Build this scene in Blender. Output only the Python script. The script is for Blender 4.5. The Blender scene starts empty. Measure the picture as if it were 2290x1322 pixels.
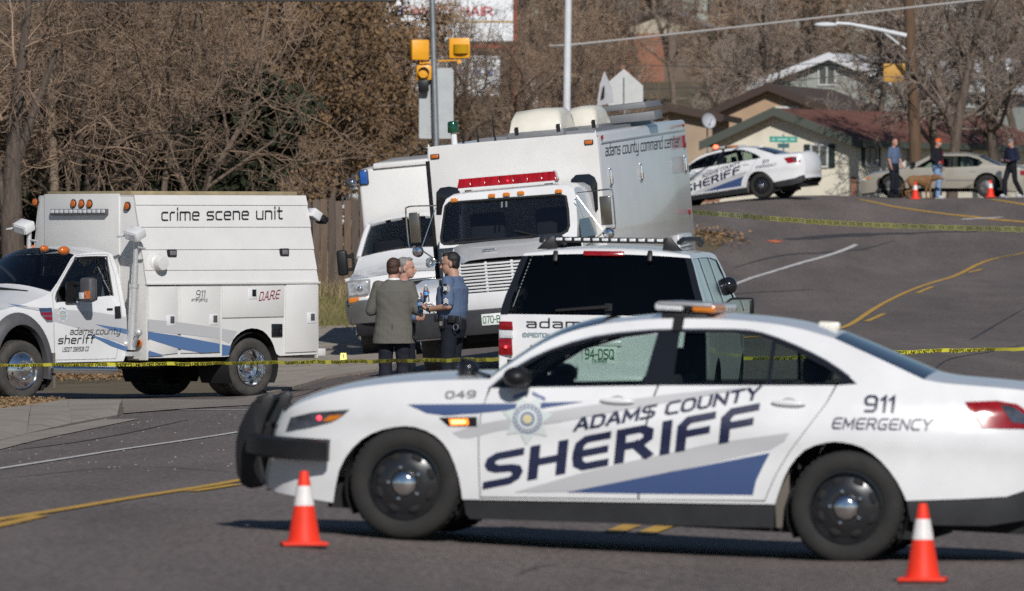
import bpy, bmesh, math, random
import numpy as np
from mathutils import Vector, Matrix, geometry, noise
R = math.radians
random.seed(7); rng = np.random.default_rng(7)
SC = bpy.context.scene
COL = SC.collection

# ------------------------------------------------------------------ camera, sky, sun, exposure
EYE = 2.0                      # camera height in metres
FP, CX, HY = 19083.0, 1145.0, 568.0   # focal length, centre column and horizon row of the photograph (2290 px wide)
cam_d = bpy.data.cameras.new('camera'); cam = bpy.data.objects.new('camera', cam_d); COL.objects.link(cam)
cam_d.sensor_width = 36.0; cam_d.lens = 300.0
cam.location = (0, 0, EYE)
cam.rotation_euler = (math.pi / 2 - math.atan((661.0 - HY) / FP), 0, 0)
cam_d.clip_start = 1.0; cam_d.clip_end = 6000.0
cam_d.dof.use_dof = True; cam_d.dof.focus_distance = 103.0; cam_d.dof.aperture_fstop = 6.2
SC.camera = cam
SUN = Vector((0.19, -1.0, 0.0)).normalized() * math.cos(R(33)) + Vector((0, 0, math.sin(R(33))))
w = bpy.data.worlds.new("World"); SC.world = w; w.use_nodes = True
sky = w.node_tree.nodes.new('ShaderNodeTexSky'); sky.sky_type = 'NISHITA'; sky.sun_disc = False
sky.altitude = 1600; sky.dust_density = 0.4; sky.ozone_density = 2.5; sky.sun_elevation = R(33); sky.sun_rotation = math.atan2(SUN.x, SUN.y)
w.node_tree.links.new(sky.outputs[0], w.node_tree.nodes['Background'].inputs[0])
w.node_tree.nodes['Background'].inputs[1].default_value = 0.05
sl = bpy.data.lights.new('sun', 'SUN'); sl.energy = 3.85; sl.angle = R(0.53); sl.color = (1.0, 0.972, 0.935)
so = bpy.data.objects.new('sun', sl); COL.objects.link(so); so.rotation_euler = SUN.to_track_quat('Z', 'Y').to_euler()
so.location = (20, -40, 60)
SC.view_settings.view_transform = 'Standard'; SC.view_settings.look = 'None'
SC.view_settings.exposure = 0.0; SC.view_settings.gamma = 1.0; SC.view_settings.use_curve_mapping = False
SC.render.engine = 'CYCLES'
SC.cycles.use_denoising = False; SC.cycles.sample_clamp_indirect = 2.5; SC.cycles.sample_clamp_direct = 12.0; SC.cycles.max_bounces = 8; SC.cycles.transparent_max_bounces = 24
# ------------------------------------------------------------------ helpers: tagging, materials, mesh builder
def tag(o, label=None, cat=None, group=None, kind=None):
    if label: o['label'] = label
    if cat: o['category'] = cat
    if group: o['group'] = group
    if kind: o['kind'] = kind
    return o
def thing(name, label=None, cat=None, M=None, group=None):
    o = bpy.data.objects.new(name, None); COL.objects.link(o); o.empty_display_size = 0.2
    if M is not None: o.matrix_world = M
    return tag(o, label, cat, group)
def copy_tree(o, parent=None):
    c = o.copy(); COL.objects.link(c)
    if parent is not None: c.parent = parent
    for ch in o.children: copy_tree(ch, c)
    return c

MATS = {}
def mat(name, col, rough=0.5, metal=0.0, coat=0.0, spec=0.5, var=0.0, scale=4.0, bump=0.0, bscale=40.0, col2=None, emit=0.0, stretch=(1, 1, 1), detail=6.0, coords='Object', dirt=0.0):
    if name in MATS: return MATS[name]
    m = bpy.data.materials.new(name); m.use_nodes = True; nt = m.node_tree; b = nt.nodes['Principled BSDF']
    b.inputs['Base Color'].default_value = (*col, 1); b.inputs['Roughness'].default_value = rough
    b.inputs['Metallic'].default_value = metal; b.inputs['Coat Weight'].default_value = coat; b.inputs['Coat Roughness'].default_value = 0.06
    b.inputs['Specular IOR Level'].default_value = spec
    if emit > 0:
        b.inputs['Emission Color'].default_value = (*col, 1); b.inputs['Emission Strength'].default_value = emit
    tc = nt.nodes.new('ShaderNodeTexCoord'); mp = nt.nodes.new('ShaderNodeMapping')
    mp.inputs['Scale'].default_value = stretch
    nt.links.new(tc.outputs[coords], mp.inputs[0])
    if var > 0 or col2 is not None:
        n = nt.nodes.new('ShaderNodeTexNoise'); n.inputs['Scale'].default_value = scale; n.inputs['Detail'].default_value = detail; n.inputs['Roughness'].default_value = 0.65
        nt.links.new(mp.outputs[0], n.inputs[0])
        cr = nt.nodes.new('ShaderNodeValToRGB'); e = cr.color_ramp.elements
        c2 = col2 if col2 is not None else tuple(min(1, c * (1 + var)) for c in col)
        c1 = col if col2 is not None else tuple(c * (1 - var) for c in col)
        e[0].position = 0.34; e[1].position = 0.66; e[0].color = (*c1, 1); e[1].color = (*c2, 1)
        nt.links.new(n.outputs[0], cr.inputs[0]); nt.links.new(cr.outputs[0], b.inputs['Base Color'])
    if bump > 0:
        n2 = nt.nodes.new('ShaderNodeTexNoise'); n2.inputs['Scale'].default_value = bscale; n2.inputs['Detail'].default_value = 5
        nt.links.new(mp.outputs[0], n2.inputs[0]); bp = nt.nodes.new('ShaderNodeBump'); bp.inputs['Strength'].default_value = bump
        bp.inputs['Distance'].default_value = 0.02
        nt.links.new(n2.outputs[0], bp.inputs['Height']); nt.links.new(bp.outputs[0], b.inputs['Normal'])
    MATS[name] = m
    return m
def glass(name, tint, gloss=1.0, ior=1.5):
    if name in MATS: return MATS[name]
    m = bpy.data.materials.new(name); m.use_nodes = True; nt = m.node_tree; nt.nodes.clear()
    o = nt.nodes.new('ShaderNodeOutputMaterial'); t = nt.nodes.new('ShaderNodeBsdfTransparent'); t.inputs[0].default_value = (*tint, 1)
    g = nt.nodes.new('ShaderNodeBsdfGlossy'); g.inputs['Roughness'].default_value = 0.01; g.inputs[0].default_value = (gloss, gloss, gloss, 1)
    f = nt.nodes.new('ShaderNodeFresnel'); f.inputs[0].default_value = ior
    mx = nt.nodes.new('ShaderNodeMixShader'); nt.links.new(f.outputs[0], mx.inputs[0]); nt.links.new(t.outputs[0], mx.inputs[1]); nt.links.new(g.outputs[0], mx.inputs[2])
    nt.links.new(mx.outputs[0], o.inputs[0]); MATS[name] = m
    return m

def paint(name, col, rough=0.28, dirt=0.06):
    """car paint: slightly uneven colour, clear coat, road film low down"""
    return mat(name, col, rough=rough, coat=0.6, var=dirt, scale=1.7, detail=8)
WHITE = paint('white_paint', (0.70, 0.70, 0.705))
WHITE_OLD = mat('aged_white_paint', (0.665, 0.655, 0.635), rough=0.42, coat=0.15, var=0.05, scale=1.3, detail=9, bump=0.02, bscale=3)
BLACK = mat('black_plastic', (0.012, 0.012, 0.014), rough=0.45, var=0.2, scale=9, spec=0.35)
GLOSSBLACK = mat('gloss_black', (0.012, 0.013, 0.016), rough=0.12, coat=0.5)
DARK = mat('dark_cavity', (0.012, 0.012, 0.013), rough=0.9)
RUBBER = mat('tyre_rubber', (0.019, 0.018, 0.017), rough=0.85, var=0.25, scale=6, bump=0.1, bscale=60)
DIRTYRUBBER = mat('dusty_tyre_rubber', (0.05, 0.046, 0.042), rough=0.9, var=0.3, scale=7, bump=0.15, bscale=50)
CHROME = mat('chrome', (0.82, 0.82, 0.82), rough=0.10, metal=1.0)
ALU = mat('brushed_aluminium', (0.62, 0.62, 0.62), rough=0.38, metal=0.45, var=0.08, scale=20)
STEELBLACK = mat('black_steel_wheel', (0.014, 0.014, 0.016), rough=0.25, coat=0.5)
GREYPLASTIC = mat('grey_plastic', (0.16, 0.16, 0.17), rough=0.5, var=0.1, scale=8)
NAVY = mat('navy_letter_film', (0.012, 0.016, 0.05), rough=0.35)
INK = mat('black_letter_film', (0.012, 0.012, 0.016), rough=0.4)
BLUE = mat('blue_stripe_film', (0.043, 0.076, 0.190), rough=0.35, coat=0.3)
STEELBLUE = mat('faded_blue_stripe', (0.085, 0.16, 0.32), rough=0.4, coat=0.2)
GREYF = mat('grey_stripe_film', (0.46, 0.46, 0.47), rough=0.35, coat=0.3)
AMBER = mat('amber_lens', (0.62, 0.19, 0.02), rough=0.2, coat=0.6)
REDL = mat('red_lens', (0.26, 0.005, 0.008), rough=0.15, coat=0.7, var=0.3, scale=30)
BLUEL = mat('blue_lens', (0.02, 0.09, 0.33), rough=0.2, coat=0.6)
CLEARL = mat('clear_lens', (0.62, 0.63, 0.64), rough=0.15, coat=0.8, var=0.2, scale=40)
PLATEC = mat('plate_face', (0.72, 0.75, 0.72), rough=0.5)
GREENINK = mat('plate_green_ink', (0.03, 0.12, 0.06), rough=0.5)
GL_TINT = glass('light_tinted_glass', (0.60, 0.70, 0.66))
GL_DARK = glass('dark_glass', (0.50, 0.52, 0.53), ior=1.75)
GL_PRIV = glass('privacy_glass', (0.34, 0.355, 0.35))

class MB:
    def __init__(s): s.v = []; s.f = []; s.n = None
    def add(s, vs, fs):
        b = len(s.v); s.v.extend([tuple(p) for p in vs]); s.f.extend([tuple(i + b for i in f) for f in fs]); return s
    def box(s, c, d, rot=None):
        x, y, z = d[0] / 2, d[1] / 2, d[2] / 2
        vs = [Vector((sx * x, sy * y, sz * z)) for sx in (-1, 1) for sy in (-1, 1) for sz in (-1, 1)]
        if rot is not None: vs = [rot @ v for v in vs]
        c = Vector(c)
        return s.add([v + c for v in vs], [(0, 1, 3, 2), (4, 6, 7, 5), (0, 4, 5, 1), (2, 3, 7, 6), (0, 2, 6, 4), (1, 5, 7, 3)])
    def hexa(s, p):   # 8 corners: bottom ring 4, top ring 4
        return s.add(p, [(3, 2, 1, 0), (4, 5, 6, 7), (0, 1, 5, 4), (1, 2, 6, 5), (2, 3, 7, 6), (3, 0, 4, 7)])
    def tube(s, pts, rad, n=8, caps=True, flat=1.0, up=None):
        pts = [Vector(p) for p in pts]; m = len(pts)
        if not hasattr(rad, '__len__'): rad = [rad] * m
        t0 = (pts[1] - pts[0]).normalized()
        a = up if up is not None else (Vector((0, 0, 1)) if abs(t0.z) < 0.9 else Vector((1, 0, 0)))
        a = (a - t0 * a.dot(t0)).normalized(); vs = []; fs = []
        for i in range(m):
            t = ((pts[min(i + 1, m - 1)] - pts[i]).normalized() + (pts[i] - pts[max(i - 1, 0)]).normalized())
            if t.length < 1e-6: t = t0
            t.normalize(); a = (a - t * a.dot(t)).normalized(); b = t.cross(a)
            for k in range(n):
                th = 2 * math.pi * (k + 0.5) / n
                vs.append(pts[i] + (a * math.cos(th) * flat + b * math.sin(th)) * rad[i])
        for i in range(m - 1):
            for k in range(n):
                k2 = (k + 1) % n
                fs.append((i * n + k, i * n + k2, (i + 1) * n + k2, (i + 1) * n + k))
        if caps: fs.append(tuple(range(n - 1, -1, -1))); fs.append(tuple((m - 1) * n + k for k in range(n)))
        return s.add(vs, fs)
    def lathe(s, prof, o=(0, 0, 0), ax=(0, 0, 1), n=24):   # prof: (radius, height along axis)
        ax = Vector(ax).normalized(); a = ax.orthogonal().normalized(); b = ax.cross(a); o = Vector(o); vs = []; fs = []; m = len(prof)
        for r, h in prof:
            for k in range(n):
                th = 2 * math.pi * k / n; vs.append(o + ax * h + (a * math.cos(th) + b * math.sin(th)) * max(r, 1e-4))
        for i in range(m - 1):
            for k in range(n):
                k2 = (k + 1) % n; fs.append((i * n + k, i * n + k2, (i + 1) * n + k2, (i + 1) * n + k))
        return s.add(vs, fs)
    def ball(s, c, r, n=12, m=8, rot=None):
        if not hasattr(r, '__len__'): r = (r, r, r)
        c = Vector(c); vs = []; fs = []
        for i in range(m + 1):
            ph = math.pi * i / m
            for k in range(n):
                th = 2 * math.pi * k / n
                v = Vector((r[0] * math.sin(ph) * math.cos(th), r[1] * math.sin(ph) * math.sin(th), r[2] * math.cos(ph)))
                if rot is not None: v = rot @ v
                vs.append(c + v)
        for i in range(m):
            for k in range(n):
                k2 = (k + 1) % n; fs.append((i * n + k, (i + 1) * n + k, (i + 1) * n + k2, i * n + k2))
        return s.add(vs, fs)
    def prism(s, pts, d):    # polygon of 3D points extruded by vector d
        d = Vector(d); m = len(pts); P = [Vector(p) for p in pts]; Q = [p + d for p in P]
        fs = [tuple(range(m - 1, -1, -1)), tuple(range(m, 2 * m))] + [(i, (i + 1) % m, m + (i + 1) % m, m + i) for i in range(m)]
        return s.add(P + Q, fs)
    def grid(s, rows):       # rows of 3D points, all of one length
        m = len(rows[0]); vs = [p for r in rows for p in r]
        return s.add(vs, [(i * m + k, i * m + k + 1, (i + 1) * m + k + 1, (i + 1) * m + k) for i in range(len(rows) - 1) for k in range(m - 1)])
    def build(s, name, material, parent=None, smooth=35, bevel=0.0, M=None, seg=2, recalc=True):
        me = bpy.data.meshes.new(name); me.from_pydata(s.v, [], s.f)
        bm = bmesh.new(); bm.from_mesh(me)
        if recalc:
            bmesh.ops.remove_doubles(bm, verts=bm.verts, dist=1e-5)
            bmesh.ops.recalc_face_normals(bm, faces=bm.faces)
        if bevel > 0:
            ed = [e for e in bm.edges if len(e.link_faces) == 2 and e.calc_face_angle(0) > R(28)]
            bmesh.ops.bevel(bm, geom=ed, offset=bevel, segments=seg, affect='EDGES', profile=0.5, clamp_overlap=True)
        bm.to_mesh(me); bm.free()
        if smooth:
            me.shade_smooth(); me.set_sharp_from_angle(angle=R(smooth))
        me.materials.append(material)
        o = bpy.data.objects.new(name, me); COL.objects.link(o)
        if parent is not None: o.parent = parent
        if M is not None: o.matrix_local = M
        return o

def spline(xs, ys):
    """smooth cubic through the knots (vectorised)"""
    xs = np.asarray(xs, float); ys = np.asarray(ys, float); d = np.diff(ys) / np.diff(xs)
    t = np.zeros(len(xs)); t[1:-1] = np.where(d[1:] * d[:-1] > 0, 2 * d[1:] * d[:-1] / (d[1:] + d[:-1] + 1e-12), 0); t[0] = d[0]; t[-1] = d[-1]
    def f(x):
        x = np.clip(x, xs[0], xs[-1]); i = np.clip(np.searchsorted(xs, x) - 1, 0, len(xs) - 2); h = xs[i + 1] - xs[i]; u = (x - xs[i]) / h
        return (2 * u**3 - 3 * u**2 + 1) * ys[i] + (u**3 - 2 * u**2 + u) * h * t[i] + (-2 * u**3 + 3 * u**2) * ys[i + 1] + (u**3 - u**2) * h * t[i + 1]
    return f
def inside(pt, poly):
    x, y = pt; c = False; j = len(poly) - 1
    for i in range(len(poly)):
        xi, yi = poly[i]; xj, yj = poly[j]
        if (yi > y) != (yj > y) and x < (xj - xi) * (y - yi) / (yj - yi) + xi: c = not c
        j = i
    return c
def densify(poly, step, closed=True):
    out = []; n = len(poly)
    for i in range(n if closed else n - 1):
        a, b = poly[i], poly[(i + 1) % n]; L = math.hypot(b[0] - a[0], b[1] - a[1]); k = max(1, int(L / step))
        for j in range(k): out.append((a[0] + (b[0] - a[0]) * j / k, a[1] + (b[1] - a[1]) * j / k))
    if not closed: out.append(tuple(poly[-1]))
    return out
def smooth_poly(pts, n=3, closed=False):
    """Catmull-Rom through the points"""
    out = []; N = len(pts); g = (lambda i: pts[i % N]) if closed else (lambda i: pts[max(0, min(N - 1, i))])
    for i in range(N if closed else N - 1):
        p0, p1, p2, p3 = [np.array(g(i + k), float) for k in (-1, 0, 1, 2)]
        for j in range(n):
            t = j / n; out.append(tuple(0.5 * (2 * p1 + (p2 - p0) * t + (2 * p0 - 5 * p1 + 4 * p2 - p3) * t * t + (3 * p1 - p0 - 3 * p2 + p3) * t**3)))
    if not closed: out.append(tuple(pts[-1]))
    return out
def region(outline, holes=(), step=0.12, edge=None):
    """triangulate a flat region with holes; inner grid points so that it can be bent"""
    rings = [densify(outline, edge or step)] + [densify(h, edge or step) for h in holes]
    vs, es = [], []
    for r in rings:
        b = len(vs); vs += [Vector(p) for p in r]; es += [(b + i, b + (i + 1) % len(r)) for i in range(len(r))]
    xs = [p[0] for p in outline]; ys = [p[1] for p in outline]
    x = min(xs) + step * 0.5; row = 0
    B = np.array([tuple(p) for p in vs])
    while x < max(xs):
        y = min(ys) + step * (0.5 if row % 2 else 0.25)
        while y < max(ys):
            if inside((x, y), outline) and not any(inside((x, y), h) for h in holes) and np.min((B[:, 0] - x)**2 + (B[:, 1] - y)**2) > (step * 0.35)**2: vs.append(Vector((x, y)))
            y += step
        x += step; row += 1
    o = geometry.delaunay_2d_cdt(vs, es, [], 0, 1e-6)
    V = [tuple(p) for p in o[0]]; F = []
    for f in o[2]:
        c = (sum(V[i][0] for i in f) / len(f), sum(V[i][1] for i in f) / len(f))
        if inside(c, outline) and not any(inside(c, h) for h in holes): F.append(tuple(f))
    return V, F

# stroke lettering --------------------------------------------------
LET = {
 'a': [[(0, .62), (.5, .62), (.6, .52), (.6, 0), (.1, 0), (0, .1), (0, .25), (.1, .35), (.6, .35)]], 'd': [[(.6, 1), (.6, 0), (.1, 0), (0, .1), (0, .52), (.1, .62), (.6, .62)]],
 'm': [[(0, 0), (0, .62), (.85, .62), (.95, .52), (.95, 0)], [(.475, .62), (.475, 0)]], 's': [[(.6, .62), (.1, .62), (0, .54), (0, .4), (.08, .32), (.52, .32), (.6, .24), (.6, .08), (.5, 0), (0, 0)]],
 'c': [[(.55, .62), (.1, .62), (0, .52), (0, .1), (.1, 0), (.55, 0)]], 'o': [[(.3, 0), (.1, 0), (0, .1), (0, .52), (.1, .62), (.5, .62), (.6, .52), (.6, .1), (.5, 0), (.3, 0)]],
 'u': [[(0, .62), (0, .1), (.1, 0), (.6, 0)], [(.6, .62), (.6, 0)]], 'n': [[(0, 0), (0, .62), (.5, .62), (.6, .52), (.6, 0)]], 't': [[(.15, .9), (.15, .1), (.25, 0), (.45, 0)], [(0, .62), (.42, .62)]],
 'y': [[(0, .62), (0, .1), (.1, 0), (.6, 0)], [(.6, .62), (.6, -.2), (.5, -.3), (.1, -.3)]], 'h': [[(0, 1), (0, 0)], [(0, .62), (.5, .62), (.6, .52), (.6, 0)]],
 'e': [[(0, .33), (.6, .33), (.6, .52), (.5, .62), (.1, .62), (0, .52), (0, .1), (.1, 0), (.55, 0)]], 'r': [[(0, 0), (0, .52), (.1, .62), (.4, .62)]], 'i': [[(.05, 0), (.05, .62)], [(.05, .84), (.05, .95)]],
 'f': [[(.15, 0), (.15, .9), (.25, 1), (.45, 1)], [(0, .62), (.4, .62)]], 'g': [[(.6, .62), (.6, -.2), (.5, -.3), (.1, -.3)], [(.6, 0), (.1, 0), (0, .1), (0, .52), (.1, .62), (.6, .62)]],
 'A': [[(0, 0), (.32, 1), (.42, 1), (.74, 0)], [(.12, .32), (.62, .32)]], 'D': [[(0, 0), (0, 1), (.5, 1), (.7, .8), (.7, .2), (.5, 0), (0, 0)]], 'M': [[(0, 0), (0, 1), (.42, .25), (.84, 1), (.84, 0)]],
 'S': [[(.74, 1), (.18, 1), (.03, .9), (0, .76), (.06, .62), (.2, .53), (.56, .47), (.7, .4), (.75, .26), (.7, .1), (.55, 0), (0, 0)]], 'C': [[(.7, 1), (.2, 1), (0, .82), (0, .18), (.2, 0), (.7, 0)]],
 'O': [[(.35, 0), (.18, 0), (0, .18), (0, .82), (.18, 1), (.56, 1), (.74, .82), (.74, .18), (.56, 0), (.35, 0)]], 'U': [[(0, 1), (0, .18), (.18, 0), (.54, 0), (.72, .18), (.72, 1)]],
 'N': [[(0, 0), (0, 1), (.72, 0), (.72, 1)]], 'T': [[(0, 1), (.72, 1)], [(.36, 1), (.36, 0)]], 'Y': [[(0, 1), (.36, .48), (.72, 1)], [(.36, .48), (.36, 0)]],
 'H': [[(0, 0), (0, 1)], [(.72, 0), (.72, 1)], [(0, .5), (.72, .5)]], 'E': [[(.7, 1), (.2, 1), (.04, .86), (0, .6), (0, .4), (.04, .14), (.2, 0), (.7, 0)], [(0, .5), (.66, .5)]],
 'R': [[(0, 0), (0, 1), (.52, 1), (.7, .86), (.7, .62), (.52, .46), (0, .46)], [(.4, .46), (.72, 0)]], 'I': [[(.05, 0), (.05, 1)]], 'F': [[(0, 0), (0, .8), (.16, 1), (.72, 1)], [(0, .5), (.6, .5)]],
 'G': [[(.7, 1), (.2, 1), (0, .82), (0, .18), (.2, 0), (.7, 0), (.7, .45), (.4, .45)]], 'L': [[(0, 1), (0, 0), (.6, 0)]], 'B': [[(0, 0), (0, 1), (.5, 1), (.64, .88), (.64, .62), (.5, .52), (0, .52)], [(.5, .52), (.7, .4), (.7, .12), (.54, 0), (0, 0)]],
 'Q': [[(.35, 0), (.18, 0), (0, .18), (0, .82), (.18, 1), (.56, 1), (.74, .82), (.74, .18), (.56, 0), (.35, 0)], [(.45, .25), (.78, -.05)]], 'K': [[(0, 0), (0, 1)], [(.66, 1), (0, .42), (.7, 0)]],
 'P': [[(0, 0), (0, 1), (.52, 1), (.7, .86), (.7, .6), (.52, .45), (0, .45)]], 'X': [[(0, 0), (.7, 1)], [(0, 1), (.7, 0)]], 'W': [[(0, 1), (.22, 0), (.45, .8), (.68, 0), (.9, 1)]], 'V': [[(0, 1), (.36, 0), (.72, 1)]],
 '0': [[(.3, 0), (.15, 0), (0, .16), (0, .84), (.15, 1), (.5, 1), (.65, .84), (.65, .16), (.5, 0), (.3, 0)]], '1': [[(0, .8), (.2, 1), (.2, 0)]], '4': [[(.5, 0), (.5, 1), (0, .32), (.68, .32)]],
 '5': [[(.62, 1), (.05, 1), (0, .56), (.5, .6), (.65, .45), (.65, .15), (.5, 0), (0, 0)]], '6': [[(.6, 1), (.15, 1), (0, .8), (0, .16), (.15, 0), (.5, 0), (.65, .15), (.65, .42), (.5, .56), (0, .56)]],
 '7': [[(0, 1), (.65, 1), (.25, 0)]], '8': [[(.32, .52), (.1, .6), (.05, .88), (.18, 1), (.47, 1), (.6, .88), (.55, .6), (.32, .52), (.05, .4), (0, .14), (.15, 0), (.5, 0), (.65, .14), (.6, .4), (.32, .52)]],
 '9': [[(.05, 0), (.5, 0), (.65, .2), (.65, .84), (.5, 1), (.15, 1), (0, .85), (0, .58), (.15, .44), (.65, .44)]], '.': [[(0, 0), (.1, 0)]], '-': [[(0, .45), (.35, .45)]], '3': [[(0, 1), (.5, 1), (.62, .85), (.55, .55), (.2, .53)], [(.55, .53), (.66, .35), (.6, .1), (.45, 0), (0, 0)]],
 '2': [[(0, 1), (.5, 1), (.65, .85), (.6, .6), (.05, .12), (0, 0), (.68, 0)]]}
def text2d(txt, gap=0.24, thick=0.13, space=0.45, shear=0.0):
    """lettering as flat ribbons; returns verts (u along the line in letter heights, v up), quads, width"""
    vs, fs = [], []; x = 0.0; h = thick / 2
    for ch in txt:
        if ch == ' ': x += space; continue
        wmax = max(p[0] for pl in LET[ch] for p in pl)
        for pl in LET[ch]:
            P = [np.array(p, float) for p in densify(pl, 0.17, False)]; n = len(P); closed = np.allclose(P[0], P[-1]) and n > 3; b = len(vs)
            for i in range(n):
                a0 = P[i] - P[i - 1] if i > 0 else (P[-1] - P[-2] if closed else P[1] - P[0]); a1 = P[i + 1] - P[i] if i < n - 1 else (P[1] - P[0] if closed else P[-1] - P[-2])
                a0 = a0 / np.linalg.norm(a0); a1 = a1 / np.linalg.norm(a1); t = a0 + a1; t = t / (np.linalg.norm(t) + 1e-9); nn = np.array([-t[1], t[0]])
                k = 1 / max(0.5, abs(np.dot(nn, np.array([-a0[1], a0[0]])))); q = P[i].copy()
                if not closed and i == 0: q = q - a1 * h * 0.98
                if not closed and i == n - 1: q = q + a0 * h * 0.98
                for sg in (1, -1):
                    r = q + nn * sg * h * k; vs.append((x + r[0] + shear * r[1], r[1]))
            fs += [(b + 2 * i, b + 2 * i + 1, b + 2 * i + 3, b + 2 * i + 2) for i in range(n - 1)]
        x += wmax + gap
    return vs, fs, x - gap
def lettering(mb, txt, f, width=None, height=1.0, **k):
    """f(u, v) -> 3D with u in 0..width and v in 0..height"""
    vs, fs, w_ = text2d(txt, **k); sx = (width / w_) if width else height
    return mb.add([f(a * sx, b * height) for a, b in vs], fs)

# surveying: world positions from picture measurements --------------------
def ray(px, py): return Vector(((px - CX) / FP, 1.0, (HY - py) / FP))
def at(px, py, s):     # point seen at (px, py) where a metre spans s pixels
    return Vector(((px - CX) / s, FP / s, EYE + (HY - py) / s))
class Frame:
    """a vehicle's own axes: x forward, y to its left, z up"""
    def __init__(self, M): self.M = M; self.I = M.inverted(); self.o = self.I @ Vector((0, 0, EYE)); self.D = self.I.to_3x3()
    def cut(self, px, py, axis, c):
        d = self.D @ ray(px, py); t = (c - self.o[axis]) / d[axis]; return self.o + d * t
    def X(self, px, py, c): return self.cut(px, py, 0, c)
    def Y(self, px, py, c): return self.cut(px, py, 1, c)
    def Z(self, px, py, c): return self.cut(px, py, 2, c)
    def surf(self, px, py, yf, sg=1):
        y = sg * 0.9; p = self.Y(px, py, y)
        for _ in range(6):
            y = sg * float(yf(p.x, p.z)); p = self.Y(px, py, y)
        return p
def axes(fwd, roll=0.0):
    f = Vector(fwd).normalized(); l = Vector((-f.y, f.x, 0)).normalized(); u = f.cross(l)
    return Matrix((f, l * math.cos(roll) + u * math.sin(roll), u * math.cos(roll) - l * math.sin(roll))).transposed()
def place(anchor_world, anchor_local, fwd, roll=0.0):
    A = axes(fwd, roll); return Matrix.Translation(Vector(anchor_world) - A @ Vector(anchor_local)) @ A.to_4x4()
# ------------------------------------------------------------------ body panels that follow a curved side
class Kit:
    def __init__(s, S, root, yf): s.S, s.root, s.yf = S, root, yf
    def T(s, px, py): return s.S.surf(px, py, s.yf)
    def L2(s, P): return [(q.x, q.z) for q in (s.T(*p) for p in P)]
    def panel(s, name, V, F, material, parent=None, off=0.0, sides=(1, -1), thick=0.0):
        out = []; yf = s.yf; V = np.array(V); x, z = V[:, 0], V[:, 1]; e = 1e-3
        y = yf(x, z); nx = -(yf(x + e, z) - y) / e; nz = -(yf(x, z + e) - y) / e; nn = np.stack([nx, np.ones_like(nx), nz], 1); nn /= np.linalg.norm(nn, axis=1)[:, None]
        P = np.stack([x, y, z], 1) + nn * off
        for sg in sides:
            mb = MB(); mb.add((P * np.array([1, sg, 1])).tolist(), F)
            o = mb.build(name, material, parent or s.root, smooth=0, recalc=False)
            if sum(p.normal.y * p.area for p in o.data.polygons) * sg < 0: o.data.flip_normals()
            o.data.shade_smooth(); o.data.normals_split_custom_set_from_vertices((nn * np.array([1, sg, 1])).tolist()); out.append(o)
        return out
    def film(s, name, P, m, off=.0035, sides=(1,), parent=None, step=.12): return s.panel(name, *region(s.L2(P), step=step, edge=step * .7), m, parent, off, sides)
    def text(s, txt, p0, p1, hpx, m, shear=.12, off=.0065, parent=None, width=1.0, **k):
        p0, p1 = np.array(p0, float), np.array(p1, float); d = p1 - p0
        def f(u, v):
            q = s.T(p0[0] + d[0] * u + hpx * v * shear, p0[1] + d[1] * u - hpx * v); return (q.x, q.y + off, q.z)
        mb = MB(); lettering(mb, txt, f, width=1.0, height=1.0, **k); return mb.build('lettering', m, parent or s.root, smooth=0)
    def loft(s, name, m, P, b0, b1, parent=None, n=13, ny=None, smooth=60, yscale=1.0):
        """sheet across the vehicle from edge curve P (x, z) to its mirror image, bulging by b along the outward normal"""
        rows = []; N = len(P)
        for i, (x, z) in enumerate(P):
            a, b = np.array(P[max(0, i - 1)]), np.array(P[min(N - 1, i + 1)]); t = (b - a) / np.linalg.norm(b - a); nr = np.array([-t[1], t[0]])
            if t[0] < 0 or (abs(t[0]) < 1e-6): nr = np.array([t[1], -t[0]])
            if ny is not None and np.dot(nr, ny) < 0: nr = -nr
            bow = b0 + (b1 - b0) * i / max(1, N - 1); ye = float(s.yf(x, z)) * yscale
            rows.append([(x + nr[0] * bow * (1 - u * u), ye * u, z + nr[1] * bow * (1 - u * u)) for u in np.linspace(-1, 1, n)])
        mb = MB(); mb.grid(rows); o = mb.build(name, m, parent or s.root, smooth=smooth); o['kind'] = ''; del o['kind']; return o
def on_plane(axis, c, S):
    return (lambda px, py: S.X(px, py, c)) if axis == 0 else (lambda px, py: S.Y(px, py, c))
def plate_text(parent, txt, f, m, **k):
    mb = MB(); lettering(mb, txt, f, **k); return mb.build('lettering', m, parent, smooth=0)
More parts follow.
